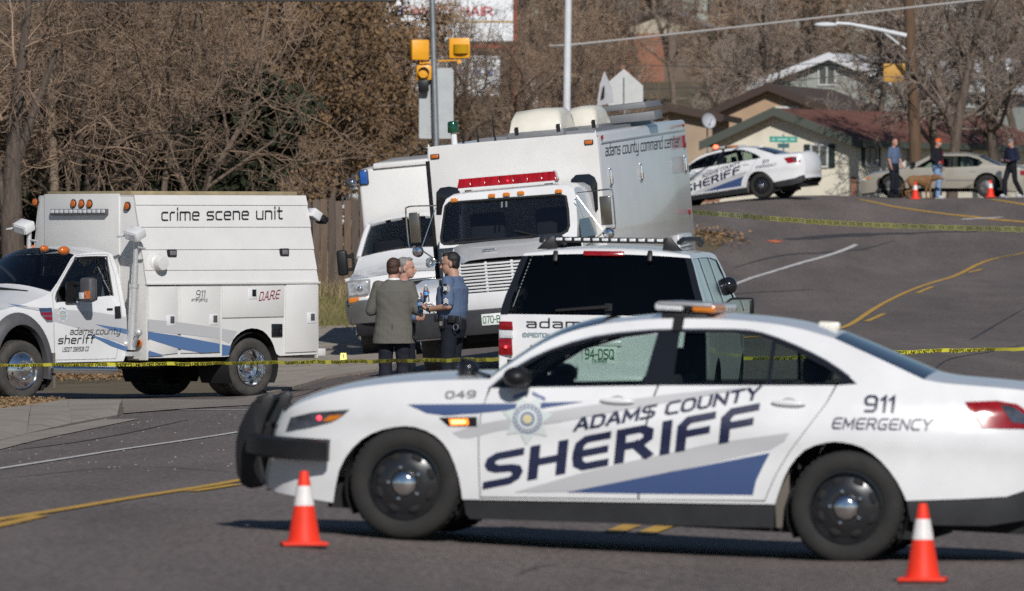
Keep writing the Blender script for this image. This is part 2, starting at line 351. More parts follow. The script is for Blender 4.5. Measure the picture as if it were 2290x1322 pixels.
# ------------------------------------------------------------------ terrain: surveyed spot heights, smooth between them
SPOTS = [(898, 1203, 347), (1885, 1258, 349.8), (680, 1222, 361), (2065, 1303, 372), (50, 897, 164), (557, 888, 161),
         (0, 1050, 250), (530, 968, 205), (735, 842, 146), (815, 797, 136), (965, 850, 160), (1290, 822, 160), (1000, 905, 186),
         (1700, 1000, 220), (1160, 990, 220), (0, 1165, 335), (530, 1075, 276), (1885, 735, 119), (1650, 635, 95), (2080, 640, 96), (2290, 570, 86), (1900, 552, 85),
         (1705, 446, 79), (2290, 446, 79), (1990, 444, 77), (740, 668, 118), (560, 668, 118), (100, 760, 122), (1600, 532, 88), (0, 1322, 460), (2290, 1322, 400), (1145, 1400, 430)]
SP = np.array([[*at(*s_)] for s_ in SPOTS])
SP = np.vstack([SP, [[2.21, 124.8, .64], [-.01, 125.3, .45], [-.66, 140.2, .47], [-.45, 144.2, .6], [-2.24, 144.3, .43], [.3, 85.04, .14], [2.25, 84.8, .11], [1.93, 81.8, .10], [-.02, 82.0, .13], [4.48, 242.7, 3.31], [5.23, 244.4, 3.34], [7.84, 243.3, 3.60], [7.09, 241.6, 3.57], [13.88, 249.6, 3.65], [14.2, 251.4, 3.65], [11.44, 251.9, 3.66], [11.13, 250.1, 3.66], [-14, 60, 0.35], [-14, 120, 0.3], [-14, 160, 1.6], [-10, 210, 2.6], [-6, 245, 3.4], [6, 290, 3.5], [14, 290, 3.5], [-6, 290, 3.5], [-14, 290, 3.5], [5, 95, 0.0], [6, 57, -0.12], [3.5, 58, 0.0], [8, 130, 0.25], [16, 100, -0.15], [18, 150, 0.5], [20, 200, 1.6], [0, 20, 0.15], [-14, 20, 0.4], [14, 20, -0.4]]])
KX = 5.0; CC = 18.0
def _phi(d2): return np.sqrt(d2 + CC * CC)
_A = np.stack([SP[:, 0] * KX, SP[:, 1]], 1)
_K = _phi(((_A[:, None] - _A[None]) ** 2).sum(-1)) ; _n = len(SP)
_P = np.concatenate([np.ones((_n, 1)), _A / 100], 1)
_S = np.block([[_K - np.eye(_n) * 0.12, _P], [_P.T, np.zeros((3, 3))]])
_W = np.linalg.solve(_S, np.concatenate([SP[:, 2], np.zeros(3)]))
def sst(a, b, x):
    t = np.clip((x - a) / (b - a), 0, 1); return t * t * (3 - 2 * t)
def H(x, y):
    x = np.asarray(x, float); y = np.asarray(y, float); sh = np.broadcast(x, y).shape
    xc = np.clip(x, -15, 19); yc = np.clip(y, 10, 288)
    q = np.stack([np.broadcast_to(xc * KX, sh).ravel(), np.broadcast_to(yc, sh).ravel()], 1)
    k = _phi(((q[:, None] - _A[None]) ** 2).sum(-1)); z = k @ _W[:_n] + np.concatenate([np.ones((len(q), 1)), q / 100], 1) @ _W[_n:]
    z = z.reshape(sh)
    return z - 0.03 + 7.0 * sst(300, 420, y) + 14 * sst(400, 900, y)
def h(x, y): return float(H(x, y))
def ground(px, py, lo=25.0, hi=270.0):
    """where the sight line through a pixel meets the ground"""
    d = ray(px, py); Y = np.arange(lo, hi, 0.25); g = EYE + d.z * Y - H(d.x * Y, Y) - 0.03; i = np.nonzero(g < 0)[0]
    if not len(i): y = hi
    else:
        i = max(1, i[0]); y = Y[i - 1] + 0.25 * g[i - 1] / (g[i - 1] - g[i])
    return Vector((d.x * y, y, h(d.x * y, y) + 0.03))
# ------------------------------------------------------------------ ground, road, markings, kerbs
EARTH = mat('dry_earth', (0.16, 0.115, 0.07), rough=0.95, col2=(0.09, 0.08, 0.04), scale=0.9, detail=10, bump=0.5, bscale=12)
def asphalt(name, lo, hi):
    m = mat(name, lo, rough=0.86, col2=hi, scale=0.35, detail=9, bump=0.25, bscale=45, stretch=(1.6, 0.35, 1), spec=0.35)
    nt = m.node_tree; b = nt.nodes['Principled BSDF']; src = b.inputs['Base Color'].links[0].from_socket
    tc = nt.nodes.new('ShaderNodeTexCoord'); v = nt.nodes.new('ShaderNodeTexNoise'); v.inputs['Scale'].default_value = 24; v.inputs['Detail'].default_value = 4
    mp = nt.nodes.new('ShaderNodeMapping'); mp.inputs['Scale'].default_value = (1, 0.16, 1); nt.links.new(tc.outputs['Object'], mp.inputs[0]); nt.links.new(mp.outputs[0], v.inputs[0])
    cr = nt.nodes.new('ShaderNodeValToRGB'); cr.color_ramp.elements[0].position = 0.3; cr.color_ramp.elements[1].position = 0.7
    cr.color_ramp.elements[0].color = (0.72, 0.72, 0.72, 1); cr.color_ramp.elements[1].color = (1.3, 1.3, 1.3, 1); nt.links.new(v.outputs[0], cr.inputs[0])
    mx = nt.nodes.new('ShaderNodeMix'); mx.data_type = 'RGBA'; mx.blend_type = 'MULTIPLY'; mx.inputs[0].default_value = 1
    nt.links.new(src, mx.inputs[6]); nt.links.new(cr.outputs[0], mx.inputs[7]); nt.links.new(mx.outputs[2], b.inputs['Base Color'])
    return m
ASPH = asphalt('road_asphalt', (0.124, 0.102, 0.092), (0.162, 0.134, 0.121))
CONC = mat('worn_concrete', (0.33, 0.285, 0.235), rough=0.9, var=0.22, scale=1.4, detail=10, bump=0.2, bscale=25)
CONC2 = mat('pale_kerb_concrete', (0.285, 0.25, 0.21), rough=0.9, var=0.18, scale=1.1, detail=10, bump=0.2, bscale=25)
YELLOW = mat('yellow_road_paint', (0.60, 0.35, 0.05), rough=0.7, col2=(.20, .14, .075), scale=6, detail=12)
WPAINT = mat('white_road_paint', (0.62, 0.60, 0.58), rough=0.7, col2=(.22, .20, .19), scale=6, detail=12)
TAR = mat('crack_tar', (0.05, 0.045, 0.046), rough=0.7, var=0.3, scale=4)

def worn(m, lo, hi):     # paint rubbed away to the asphalt in patches
    for n in m.node_tree.nodes:
        if n.type == 'VALTORGB': n.color_ramp.elements[0].position = lo; n.color_ramp.elements[1].position = hi
worn(YELLOW, .50, .72); worn(WPAINT, .50, .72)
def broad(m, amp):       # broad lighter and darker lanes of wear
    nt = m.node_tree; b = nt.nodes['Principled BSDF']; src = b.inputs['Base Color'].links[0].from_socket
    tc = nt.nodes.new('ShaderNodeTexCoord'); mp = nt.nodes.new('ShaderNodeMapping'); mp.inputs['Scale'].default_value = (.75, .035, 1); mp.inputs['Rotation'].default_value = (0, 0, -.09); v = nt.nodes.new('ShaderNodeTexNoise'); v.inputs['Scale'].default_value = 1.0; v.inputs['Detail'].default_value = 7; v.inputs['Roughness'].default_value = .6
    nt.links.new(tc.outputs['Object'], mp.inputs[0]); nt.links.new(mp.outputs[0], v.inputs[0]); mr = nt.nodes.new('ShaderNodeMapRange'); mr.inputs[1].default_value = .3; mr.inputs[2].default_value = .7; mr.inputs[3].default_value = 1 - amp; mr.inputs[4].default_value = 1 + amp; nt.links.new(v.outputs[0], mr.inputs[0])
    mx = nt.nodes.new('ShaderNodeMix'); mx.data_type = 'RGBA'; mx.blend_type = 'MULTIPLY'; mx.inputs[0].default_value = 1; nt.links.new(src, mx.inputs[6]); nt.links.new(mr.outputs[0], mx.inputs[7]); nt.links.new(mx.outputs[2], b.inputs['Base Color'])
broad(ASPH, .17)
def terrain():
    xs = np.concatenate([[-900, -500, -300, -180, -110, -70, -45, -30, -22], np.arange(-16, 20.5, 0.75), [24, 30, 45, 70, 110, 180, 300, 500, 900]])
    ys = np.concatenate([[-300, -120, -50, -10, 8], np.arange(20, 300, 1.5), np.arange(300, 440, 10), [460, 500, 560, 640, 760, 900, 1200, 1800, 2600]])
    X, Y = np.meshgrid(xs, ys); Z = np.concatenate([H(X[i:i + 40], Y[i:i + 40]) for i in range(0, len(ys), 40)])
    mb = MB(); mb.grid([[(X[i, j], Y[i, j], Z[i, j]) for j in range(len(xs))] for i in range(len(ys))])
    return tag(mb.build('ground', EARTH, smooth=180, recalc=False), 'bare earth and dry grass on rising ground behind the road', kind='structure')
terrain()
def g2(*px): return [tuple(ground(*p)[:2]) for p in px]
def sheet(name, poly, material, dz, step=2.0, skirt=0.0, kind='structure', parent=None, label=None):
    V, F = region(poly, step=step, edge=step * 0.7); z = H([v[0] for v in V], [v[1] for v in V]) + dz
    mb = MB(); mb.add([(v[0], v[1], float(zz)) for v, zz in zip(V, z)], F)
    if skirt:
        P = densify(poly, step * 0.7); zz = H([p[0] for p in P], [p[1] for p in P]) + dz; n = len(P)
        mb.add([(p[0], p[1], float(a)) for p, a in zip(P, zz)] + [(p[0], p[1], float(a) - skirt) for p, a in zip(P, zz)], [(i, (i + 1) % n, n + (i + 1) % n, n + i) for i in range(n)])
    o = mb.build(name, material, parent, smooth=40, recalc=True)
    if o.data.polygons and sum(p.normal.z * p.area for p in o.data.polygons) < 0: o.data.flip_normals()
    if parent is None: tag(o, label, kind=kind)
    return o
from mathutils.bvhtree import BVHTree
ROADTREE = [None]
def road_z(x, y):
    hit = ROADTREE[0].ray_cast(Vector((x, y, 60)), Vector((0, 0, -1)))[0] if ROADTREE[0] else None
    return hit.z if hit else h(x, y) + .03
def ribbon(name, pts, width, material, dz, label=None, smooth_n=6, parent=None, taper=False, jitter=0.0):
    P = smooth_poly([tuple(p) for p in pts], smooth_n) if len(pts) > 2 else densify([tuple(p) for p in pts], 1.0, False)
    P = densify(P, 0.8, False); mb = MB(); vs = []; n = len(P)
    for i, p in enumerate(P):
        a = np.array(P[max(0, i - 1)]); b = np.array(P[min(n - 1, i + 1)]); t = (b - a) / (np.linalg.norm(b - a) + 1e-9); nn = np.array([-t[1], t[0]])
        ww = width * (1 if not taper else 0.25 + 0.75 * math.sin(math.pi * (i + .5) / n)) * (1 + jitter * random.uniform(-1, 1))
        for sg in (1, -1):
            q = np.array(p) + nn * sg * ww / 2; vs.append((q[0], q[1], road_z(*q) + dz))
    mb.add(vs, [(2 * i, 2 * i + 1, 2 * i + 3, 2 * i + 2) for i in range(n - 1)])
    o = mb.build(name, material, parent, smooth=180)
    if o.data.polygons[0].normal.z < 0: o.data.flip_normals()
    if parent is None: tag(o, label, kind='structure')
    return o
ROAD_EDGE = [(-7.6, 22), (-6.4, 60), *g2((0, 988), (270, 930)), (-6.5, 109.5), (-9.5, 113), (-14, 118), (-14, 129), (-8, 127), (-5.4, 123.5), *g2((605, 884), (680, 863), (735, 846), (852, 829)), (-0.3, 150), (2.2, 178), (4.2, 203), *g2((1640, 531), (1605, 521)), (3, 220.5), (-14, 223)]
_rd = sheet('road', [*ROAD_EDGE, (-14, 258), (24, 258), (24, 22)], ASPH, 0.03, step=1.5, label='grey brown asphalt road climbing to the crest')
ROADTREE[0] = BVHTree.FromPolygons([v.co for v in _rd.data.vertices], [tuple(p.vertices) for p in _rd.data.polygons])
sheet('pavement', g2((600, 885), (680, 864), (735, 847), (852, 830), (930, 800), (930, 715), (800, 733), (714, 735), (640, 762), (575, 805), (560, 860)), CONC, 0.075, skirt=0.1, step=1.5, label='worn concrete pavement and apron beside the wooden fence')
sheet('driveway', g2((95, 902), (150, 895), (330, 894), (520, 896), (640, 872), (662, 868), (600, 892), (560, 908), (400, 917), (276, 927), (276, 914), (140, 914)), mat('dusty_driveway', (.21, .178, .15), rough=.95, var=.22, scale=1.3, detail=10, bump=.2, bscale=20), 0.045, step=1.2, label='dusty tan driveway mouth beside the crime scene truck')
# the kerb at the lower left: slabs with open joints
kerb = tag(thing('kerb', 'pale sloping concrete kerb slabs at the lower left'), kind='structure')
lo_px = [(-70, 1004), (60, 972), (160, 949), (262, 931)]; hi_px = [(-70, 945), (70, 926), (150, 914), (274, 914)]
for i in range(3):
    a, b = np.array(g2(lo_px[i], lo_px[i + 1])), np.array(g2(hi_px[i], hi_px[i + 1]))
    gap = lambda p, q, t: p + (q - p) * t
    quad = [gap(a[0], a[1], .0012), gap(a[0], a[1], .9988), gap(b[0], b[1], .9988), gap(b[0], b[1], .0012)]
    md = [gap(quad[0], quad[3], .45), gap(quad[1], quad[2], .45)]; mb = MB()
    top = [(*q, h(*q) + dz_) for q, dz_ in ((quad[0], .045), (quad[1], .045), (md[1], .14), (quad[2], .15), (quad[3], .15), (md[0], .14))]
    mb.prism(top, (0, 0, -0.25)); mb.build('kerb_slab', CONC2, kerb, smooth=0)
gut = [np.array(p) for p in g2((-70, 1012), (60, 981), (270, 939))]
ribbon('gutter_strip', gut, 0.45, CONC2, 0.009, 'concrete gutter strip along the pale kerb')
# painted lines
def tagm(name, px, width, m, label, dz=0.009, **k): return ribbon(name, g2(*px), width, m, dz, label, **k)
_c0 = g2((-90, 1178), (0, 1163), (265, 1120), (530, 1076)); _c1 = g2((1885, 733))[0]; ctr = _c0 + [tuple(np.array(_c0[-1]) * (1 - t) + np.array(_c1) * t) for t in (.15, .3, .45, .6, .75, .88)] + g2((1885, 733), (1960, 688), (2062, 640), (2180, 596), (2290, 567), (2420, 535))
ribbon('centre_line', ctr, 0.125, YELLOW, 0.009, 'solid yellow line curving up the road')
for a, b in (((1937, 720), (1977, 702)), ((2052, 656), (2086, 641)), ((2166, 611), (2196, 603)), ((-30, 1182), (92, 1155)), ((428, 1100), (532, 1084))):
    ribbon('centre_dash', g2(a, b), 0.12, YELLOW, 0.009, 'yellow dash beside the solid centre line')
for a, b in (((1371, 1193), (1414, 1177)), ((1439, 1197), (1494, 1177))):
    ribbon('turn_lane_dash', g2(a, b), 0.13, YELLOW, 0.009, 'short yellow dash on the road under the near sedan')
tagm('edge_line', [(-60, 1061), (0, 1050), (265, 1008), (530, 968)], 0.09, WPAINT, 'thin white edge line at the left')
tagm('edge_line', [(725, 845), (850, 829), (930, 818)], 0.09, WPAINT, 'white edge line beside the concrete apron')
tagm('edge_line', [(400, 917), (560, 919)], 0.05, WPAINT, 'faint white line across the driveway mouth')
tagm('edge_line', [(1560, 668), (1650, 635), (1780, 592), (1915, 548)], 0.12, WPAINT, 'white edge line running up to the crest')
tagm('stop_bar', [(2150, 491), (2240, 487)], 0.3, WPAINT, 'faded white bar near the crest')
tagm('side_line', [(1920, 446.5), (1990, 461), (2060, 473), (2150, 483), (2230, 492), (2310, 498)], 0.2, YELLOW, 'yellow line crossing the crest below the cream house')
tagm('side_line', [(2215, 446.5), (2260, 452), (2320, 463)], 0.18, YELLOW, 'short yellow line on the crest at the far right')
tagm('survey_mark', [(1722, 541), (1745, 539)], 0.25, mat('orange_spray', (0.6, 0.16, 0.06), rough=0.8), 'orange spray mark on the road')
for px, wd in (([(1755, 535), (1900, 527), (2080, 521), (2290, 514)], 0.45), ([(1600, 662), (1700, 655), (1820, 648)], 0.16), ([(2170, 760), (2225, 728), (2290, 690)], 0.07), ([(2080, 838), (2140, 800), (2290, 770)], 0.05), ([(10, 1010), (200, 985), (420, 940)], 0.04), ([(560, 1060), (300, 1045), (0, 1072)], 0.03), ([(560, 905), (640, 893), (720, 868)], 0.05), ([(1150, 1290), (1250, 1265), (1500, 1300)], 0.012), ([(1640, 600), (1760, 570), (1850, 566), (2000, 540)], 0.12)):
    tagm('tar_seam', px, wd, TAR, 'dark sealed crack across the asphalt', dz=0.005, jitter=0.4, taper=True)
# pale grit and scraps scattered on the near road
mb = MB()
for _ in range(130):
    p = ground(random.uniform(-40, 560), 925 + 130 * random.random() ** 1.6); p.x += random.uniform(-.1, .1); r = random.uniform(.004, .014); z = h(p.x, p.y) + 0.032
    mb.ball((p.x, p.y, z), (r, r * 2, r * 0.7), 5, 3)
tag(mb.build('grit', mat('pale_grit', (0.42, 0.38, 0.33), rough=0.9), smooth=0), 'pale grit scattered on the road at the left', kind='stuff')
# ------------------------------------------------------------------ houses beyond the crest, fence
def wallm(n, c, **k): return mat(n, c, rough=.9, var=.10, scale=1.2, detail=9, bump=.15, bscale=20, **k)
CREAMW = wallm('cream_siding', (0.74, 0.68, 0.55)); TANW = wallm('tan_wall', (0.42, 0.29, 0.19)); GREYW = wallm('grey_green_siding', (0.33, 0.35, 0.32)); WHITEW = wallm('white_wall', (0.66, 0.67, 0.68)); BRICK = wallm('brick_wall', (0.27, 0.12, 0.075)); DTAN = wallm('dull_tan_wall', (0.36, 0.27, 0.19))
def roofm(n, a, b): return mat(n, a, rough=.9, col2=b, scale=1.6, detail=10, stretch=(1, 1, 3), bump=.3, bscale=14)
REDROOF = roofm('red_shingles', (0.115, 0.045, 0.030), (0.185, 0.075, 0.052)); BROWNROOF = roofm('dark_brown_shingles', (0.055, 0.038, 0.03), (0.085, 0.06, 0.048)); PALEROOF = roofm('pale_metal_roof', (0.42, 0.44, 0.47), (0.60, 0.62, 0.65)); BUFFROOF = roofm('buff_shingles', (0.33, 0.28, 0.20), (0.44, 0.38, 0.28)); GREYROOF = roofm('grey_shingles', (0.16, 0.15, 0.15), (0.25, 0.24, 0.24))
FASCIA = mat('green_grey_fascia', (0.085, 0.095, 0.078), rough=.7); FASCB = mat('brown_fascia', (0.05, 0.03, 0.022), rough=.7); FASCW = mat('white_fascia', (0.7, 0.71, 0.73), rough=.6); SHUT = mat('dark_green_shutter', (0.015, 0.03, 0.027), rough=.6); WGLASS = mat('curtained_window', (0.10, 0.105, 0.10), rough=.15, coat=.5, var=.4, scale=6); WFRAME = mat('white_window_frame', (.6, .6, .58), rough=.6)
def house(label, px_l, px_r, px_peak, y_eave, y_peak, s, phi, length, wall, roof, fascia, windows=(), side_windows=(), over=.35, extra=None):
    """gable wall seen between two columns of the picture at distance FP/s, turned by phi; the long wall runs back from its right corner"""
    Y = FP / s; n = Vector((-math.sin(phi), -math.cos(phi), 0)); u = Vector((math.cos(phi), -math.sin(phi), 0)); d = -n
    c0 = Vector(((px_l - CX) / s, Y, 0)); W = (px_r - px_l) / s / (u.x - u.y * 0); c0.y = Y + W * .5 * math.sin(phi); z0 = h(c0.x + W / 2, Y) - .4
    ze = EYE + (HY - y_eave) / s - z0; zp = EYE + (HY - y_peak) / s - z0; tp = (px_peak - px_l) / (px_r - px_l)
    M = Matrix((u, d, Vector((0, 0, 1)))).transposed().to_4x4(); M.translation = (c0.x, c0.y, z0)
    root = thing('house', label, 'house', M)
    V = [(0, 0, 0), (W, 0, 0), (W, 0, ze), (tp * W, 0, zp), (0, 0, ze)]
    mb = MB(); mb.prism(V, (0, length, 0)); wl = mb.build('wall', wall, root, smooth=0)
    th = .14; sl = lambda x: ze + (zp - ze) * (x / (tp * W) if x < tp * W else (W - x) / (W - tp * W)); o = over
    for xa, xb in ((-o, tp * W), (tp * W, W + o)):
        za = sl(0) - (zp - ze) / (tp * W) * o if xa < 0 else zp; zb = zp if xa < 0 else sl(W) - (zp - ze) / (W - tp * W) * o
        mb = MB(); mb.hexa([(xa, -o, za + .01), (xb, -o, zb + .01), (xb, length + o, zb + .01), (xa, length + o, za + .01), (xa, -o, za + th), (xb, -o, zb + th), (xb, length + o, zb + th), (xa, length + o, za + th)]); r_ = mb.build('roof', roof, root, smooth=0)
        mb = MB(); mb.hexa([(xa, -o - .05, za - .10), (xb, -o - .05, zb - .10), (xb, -o - .003, zb - .10), (xa, -o - .003, za - .10), (xa, -o - .05, za + th + .03), (xb, -o - .05, zb + th + .03), (xb, -o - .003, zb + th + .03), (xa, -o - .003, za + th + .03)]); mb.build('barge_board', fascia, r_, smooth=0)
    mb = MB(); mb.box((W + o + .03, length / 2, sl(W) - (zp - ze) / (W - tp * W) * o + .05), (.05, length + 2 * o, .2)); mb.build('gutter', fascia, root, smooth=0)
    def window(cx, cz, w_, hh, face, shutters):
        f = (lambda a, b, e: (a, -e, b)) if face == 0 else (lambda a, b, e: (W + e, a, b))
        def bx(a0, a1, b0, b1, e0, e1, name, m, par): q = MB(); q.hexa([f(a0, b0, e0), f(a1, b0, e0), f(a1, b0, e1), f(a0, b0, e1), f(a0, b1, e0), f(a1, b1, e0), f(a1, b1, e1), f(a0, b1, e1)]); return q.build(name, m, par, smooth=0)
        wn = bx(cx - w_ / 2, cx + w_ / 2, cz - hh / 2, cz + hh / 2, .0, .03, 'window', WGLASS, root)
        for a0, a1, b0, b1 in ((cx - w_ / 2 - .06, cx - w_ / 2, cz - hh / 2 - .06, cz + hh / 2 + .06), (cx + w_ / 2, cx + w_ / 2 + .06, cz - hh / 2 - .06, cz + hh / 2 + .06), (cx - w_ / 2, cx + w_ / 2, cz + hh / 2, cz + hh / 2 + .06), (cx - w_ / 2, cx + w_ / 2, cz - hh / 2 - .06, cz - hh / 2), (cx - .02, cx + .02, cz - hh / 2, cz + hh / 2)): bx(a0, a1, b0, b1, .0, .06, 'window_frame', WFRAME, wn)
        if shutters:
            for sg in (1, -1): bx(cx + sg * (w_ / 2 + .17) - .1, cx + sg * (w_ / 2 + .17) + .1, cz - hh / 2 - .05, cz + hh / 2 + .05, .0, .05, 'shutter', SHUT, root)
    for px, py, w_, hh, sh in windows:
        a = (px - px_l) / (px_r - px_l) * W; window(a, EYE + (HY - py) / s - z0, w_, hh, 0, sh)
    for a, zz, w_, hh, sh in side_windows: window(a, zz, w_, hh, 1, sh)
    if extra: extra(root, W, ze, zp, tp, length)
    return root
def chim(root, W, ze, zp, tp, L):
    mb = MB(); mb.box((tp * W + .6, L * .4, zp + .2), (.5, .5, .9)); mb.build('chimney', BRICK, root)
def brick_base(root, W, ze, zp, tp, L):
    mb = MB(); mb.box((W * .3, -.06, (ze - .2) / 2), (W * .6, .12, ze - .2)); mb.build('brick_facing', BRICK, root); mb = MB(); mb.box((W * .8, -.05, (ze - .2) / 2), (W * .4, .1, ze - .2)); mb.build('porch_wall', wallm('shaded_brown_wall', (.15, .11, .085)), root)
house('cream house with red shingle roof and dark green shutters beyond the crest', 1600, 1910, 1742, 318, 252, 72, R(27), 15, CREAMW, REDROOF, FASCIA, windows=((1832, 349, .50, .62, True),), side_windows=((1.1, 1.9, .8, .7, True), (4.2, 1.9, 1.1, .8, False), (8.0, 1.9, 1.0, .8, True), (11.5, 1.9, 1.0, .8, False)))
house('tan gabled house with dark brown roof behind the cream house', 1585, 1875, 1722, 258, 197, 66, R(14), 10, TANW, BROWNROOF, FASCB, windows=((1760, 262, .7, .6, False),))
house('grey green house with pale metal roof on the rise at the right', 1700, 2010, 1862, 190, 128, 60.5, R(24), 16, GREYW, PALEROOF, FASCW, windows=((1850, 170, .6, .6, False),), side_windows=((3, 4.6, 1, .9, False), (7, 4.6, 1, .9, False)), extra=chim)
house('far house with pale buff gable over a brick base at the top', 1345, 1580, 1480, 66, 22, 47, R(8), 9, wallm('buff_gable_wall', (.40, .355, .27)), GREYROOF, FASCB, extra=brick_base)
house('low dull tan shed left of the tan gabled house', 1440, 1592, 1500, 262, 243, 69, R(6), 7, DTAN, BUFFROOF, FASCB)
house('pale house with grey metal roof at the far right', 2085, 2330, 2210, 205, 130, 57, R(10), 12, WHITEW, PALEROOF, FASCW, windows=((2150, 245, .9, .8, False), (2250, 245, .9, .8, False)))
house('white house behind the bare trees at the left', -120, 330, 90, 215, 150, 83, R(5), 9, WHITEW, GREYROOF, FASCW, windows=((30, 320, .9, 1.0, False), (160, 330, .9, 1.0, False), (270, 330, .9, 1.0, False)))
house('small white outbuilding behind the brown leaved trees', 560, 800, 680, 330, 290, 88, R(-6), 6, WHITEW, GREYROOF, FASCW, windows=((640, 370, .6, .6, False),))
# large trade sign boards on red posts
SIGNW = mat('white_sign_board', (0.74, 0.76, 0.78), rough=.5, var=.06); SIGNR = mat('red_sign_letter', (0.50, 0.14, 0.14), rough=.5); POSTR = mat('rust_red_post', (0.24, 0.06, 0.035), rough=.7); SIGNB = mat('blue_sign_ink', (0.10, 0.16, 0.36), rough=.5)
sg = thing('sign_board', 'tall white sign boards with red FAMILY HAIR lettering on rust red posts', 'sign', Matrix.Translation(at(1152, 300, 68)))
def brd(px0, py0, px1, py1, name='board', m=SIGNW, e=.12, d=0.0):
    a, b = at(px0, py1, 68) - sg.location, at(px1, py0, 68) - sg.location; q = MB(); q.box(((a.x + b.x) / 2, d, (a.z + b.z) / 2), (b.x - a.x, e, b.z - a.z)); return q.build(name, m, sg, smooth=0)
b1 = brd(862, -30, 1148, 92); brd(920, 125, 1118, 214); brd(1178, 178, 1202, 240); brd(862, 47, 1148, 50.5, 'trim_strip', mat('ochre_trim', (.45, .28, .06), rough=.6), .15)
brd(1148, -40, 1157, 330, 'post', POSTR, .2); brd(880, 100, 1150, 108, 'cross_beam', POSTR, .16, .1)
o_ = sg.location
def slab(px, py, d=-.075): q = at(px, py, 68) - o_; return (q.x, d, q.z)
plate_text(sg, 'FAMILY HAIR', lambda u, v: slab(900 + u, 34 - v * 17), SIGNR, width=200, height=1, thick=.22)
mb = MB(); lettering(mb, 'SALON SPA'[:0] or '8', lambda u, v: slab(885 + u, 38 - v * 24), width=16, height=1, thick=.16); mb.build('sign_logo', SIGNB, sg, smooth=0)
for px in (998, 1030, 1060, 1085): q = MB(); q.add([slab(px, 168), slab(px + 16, 168), slab(px + 16, 156), slab(px, 156)], [(0, 1, 2, 3)]); q.build('sign_block', SIGNB, sg, smooth=0)
# parked box lorry behind the trees at the left
Yv = 205.0; sv = FP / Yv; xv = (20 - CX) / sv; zv = h(xv, Yv)
vn = thing('parked_box_truck', 'white parked box truck with a thin red stripe behind the left trees', 'truck', Matrix.Translation((xv, Yv, zv)))
V_ = lambda px, py: ((px - 20) / sv, EYE + (HY - py) / sv - zv)
(x0, z1), (x1, zr_) = V_(-80, 314), V_(113, 350)
mb = MB(); mb.box(((x0 + x1) / 2, 2.2, (z1 + .5) / 2), (x1 - x0, 4.4, z1 - .5)); mb.build('box_body', WHITEW, vn, bevel=.05)
mb = MB(); mb.box(((x0 + x1) / 2, 1.2, zr_), (x1 - x0 + .02, 2.44, .055)); mb.build('stripe', mat('red_stripe', (.5, .02, .02), rough=.4), vn)
mb = MB(); mb.box(((x0 + x1) / 2 - .1, .0, zr_ + .22), (x1 - x0 - .5, .03, .24)); mb.build('rear_window', GLOSSBLACK, vn)
mb = MB(); mb.box((x1 + .01, .3, zr_ + .15), (.03, .5, .5)); mb.build('side_panel', mat('pale_blue_panel', (.25, .42, .5), rough=.4), vn)
for sx in (x0 + .3, x1 - .3):
    for yy in (.8, 3.6):
        mb = MB(); mb.lathe([(0, -.12), (.36, -.12), (.42, -.08), (.42, .08), (.36, .12), (0, .12)], (sx, yy, .42), (1, 0, 0), 24); mb.build('wheel', RUBBER, vn, smooth=40)
# brick edging by the crest
be = thing('brick_edging', 'low brick edging under the far sheriff sedan', 'edging', Matrix.Translation(at(1576, 440, 76)))
mb = MB()
for i in range(3):
    for k in range(8):
        b_ = MB(); b_.box((-.42 + k * .115 + (i % 2) * .05, 0, -.12 + i * .075), (.11, .10, .07)); b_.build('brick', BRICK, be, bevel=.004)
bc = thing('brick_pier', 'narrow brick pier at the corner of the cream house', 'pier', Matrix.Translation(at(1909, 445, 73)))
for i in range(10): b_ = MB(); b_.box((0, 0, i * .072), (.17, .17, .066)); b_.build('brick', BRICK, bc, bevel=.004)

# wooden fence, plank by plank
PLANK = [mat('fence_plank_%s' % n, c, rough=.9, var=.25, scale=3, stretch=(6, 6, .6), detail=9, bump=.3, bscale=20) for n, c in (('grey_brown', (.115, .085, .066)), ('brown', (.125, .085, .060)), ('dark', (.085, .064, .052)))]
fn = thing('wooden_fence', 'weathered brown board fence behind the trucks', 'fence', Matrix.Translation((0, 0, 0)))
pm = {}
for i in range(56):
    x = -8.6 + i * .148; y = 161.5 + (x + 4) * .25; z = h(x, y) - .05; key = (i % 4, i % 3)
    if key not in pm:
        b_ = MB(); hh = 1.93 + (i % 4) * .018; b_.box((0, 0, hh / 2), (.136, .022, hh)); o = b_.build('plank', PLANK[key[1]], fn, bevel=.004); pm[key] = o.data
    else: o = bpy.data.objects.new('plank', pm[key]); COL.objects.link(o); o.parent = fn
    o.location = (x, y + random.uniform(-.012, .012), z); o.rotation_euler = (random.uniform(-.012, .012), random.uniform(-.008, .008), .245)
for zz in (.35, 1.0, 1.65):
    a, b = (-8.6, 160.35), (-.4, 162.4); mb = MB(); mb.box(((a[0] + b[0]) / 2, (a[1] + b[1]) / 2 + .06, h(-4.5, 161.5) + zz), (8.45, .04, .09), Matrix.Rotation(.245, 3, 'Z')); mb.build('rail', PLANK[2], fn)
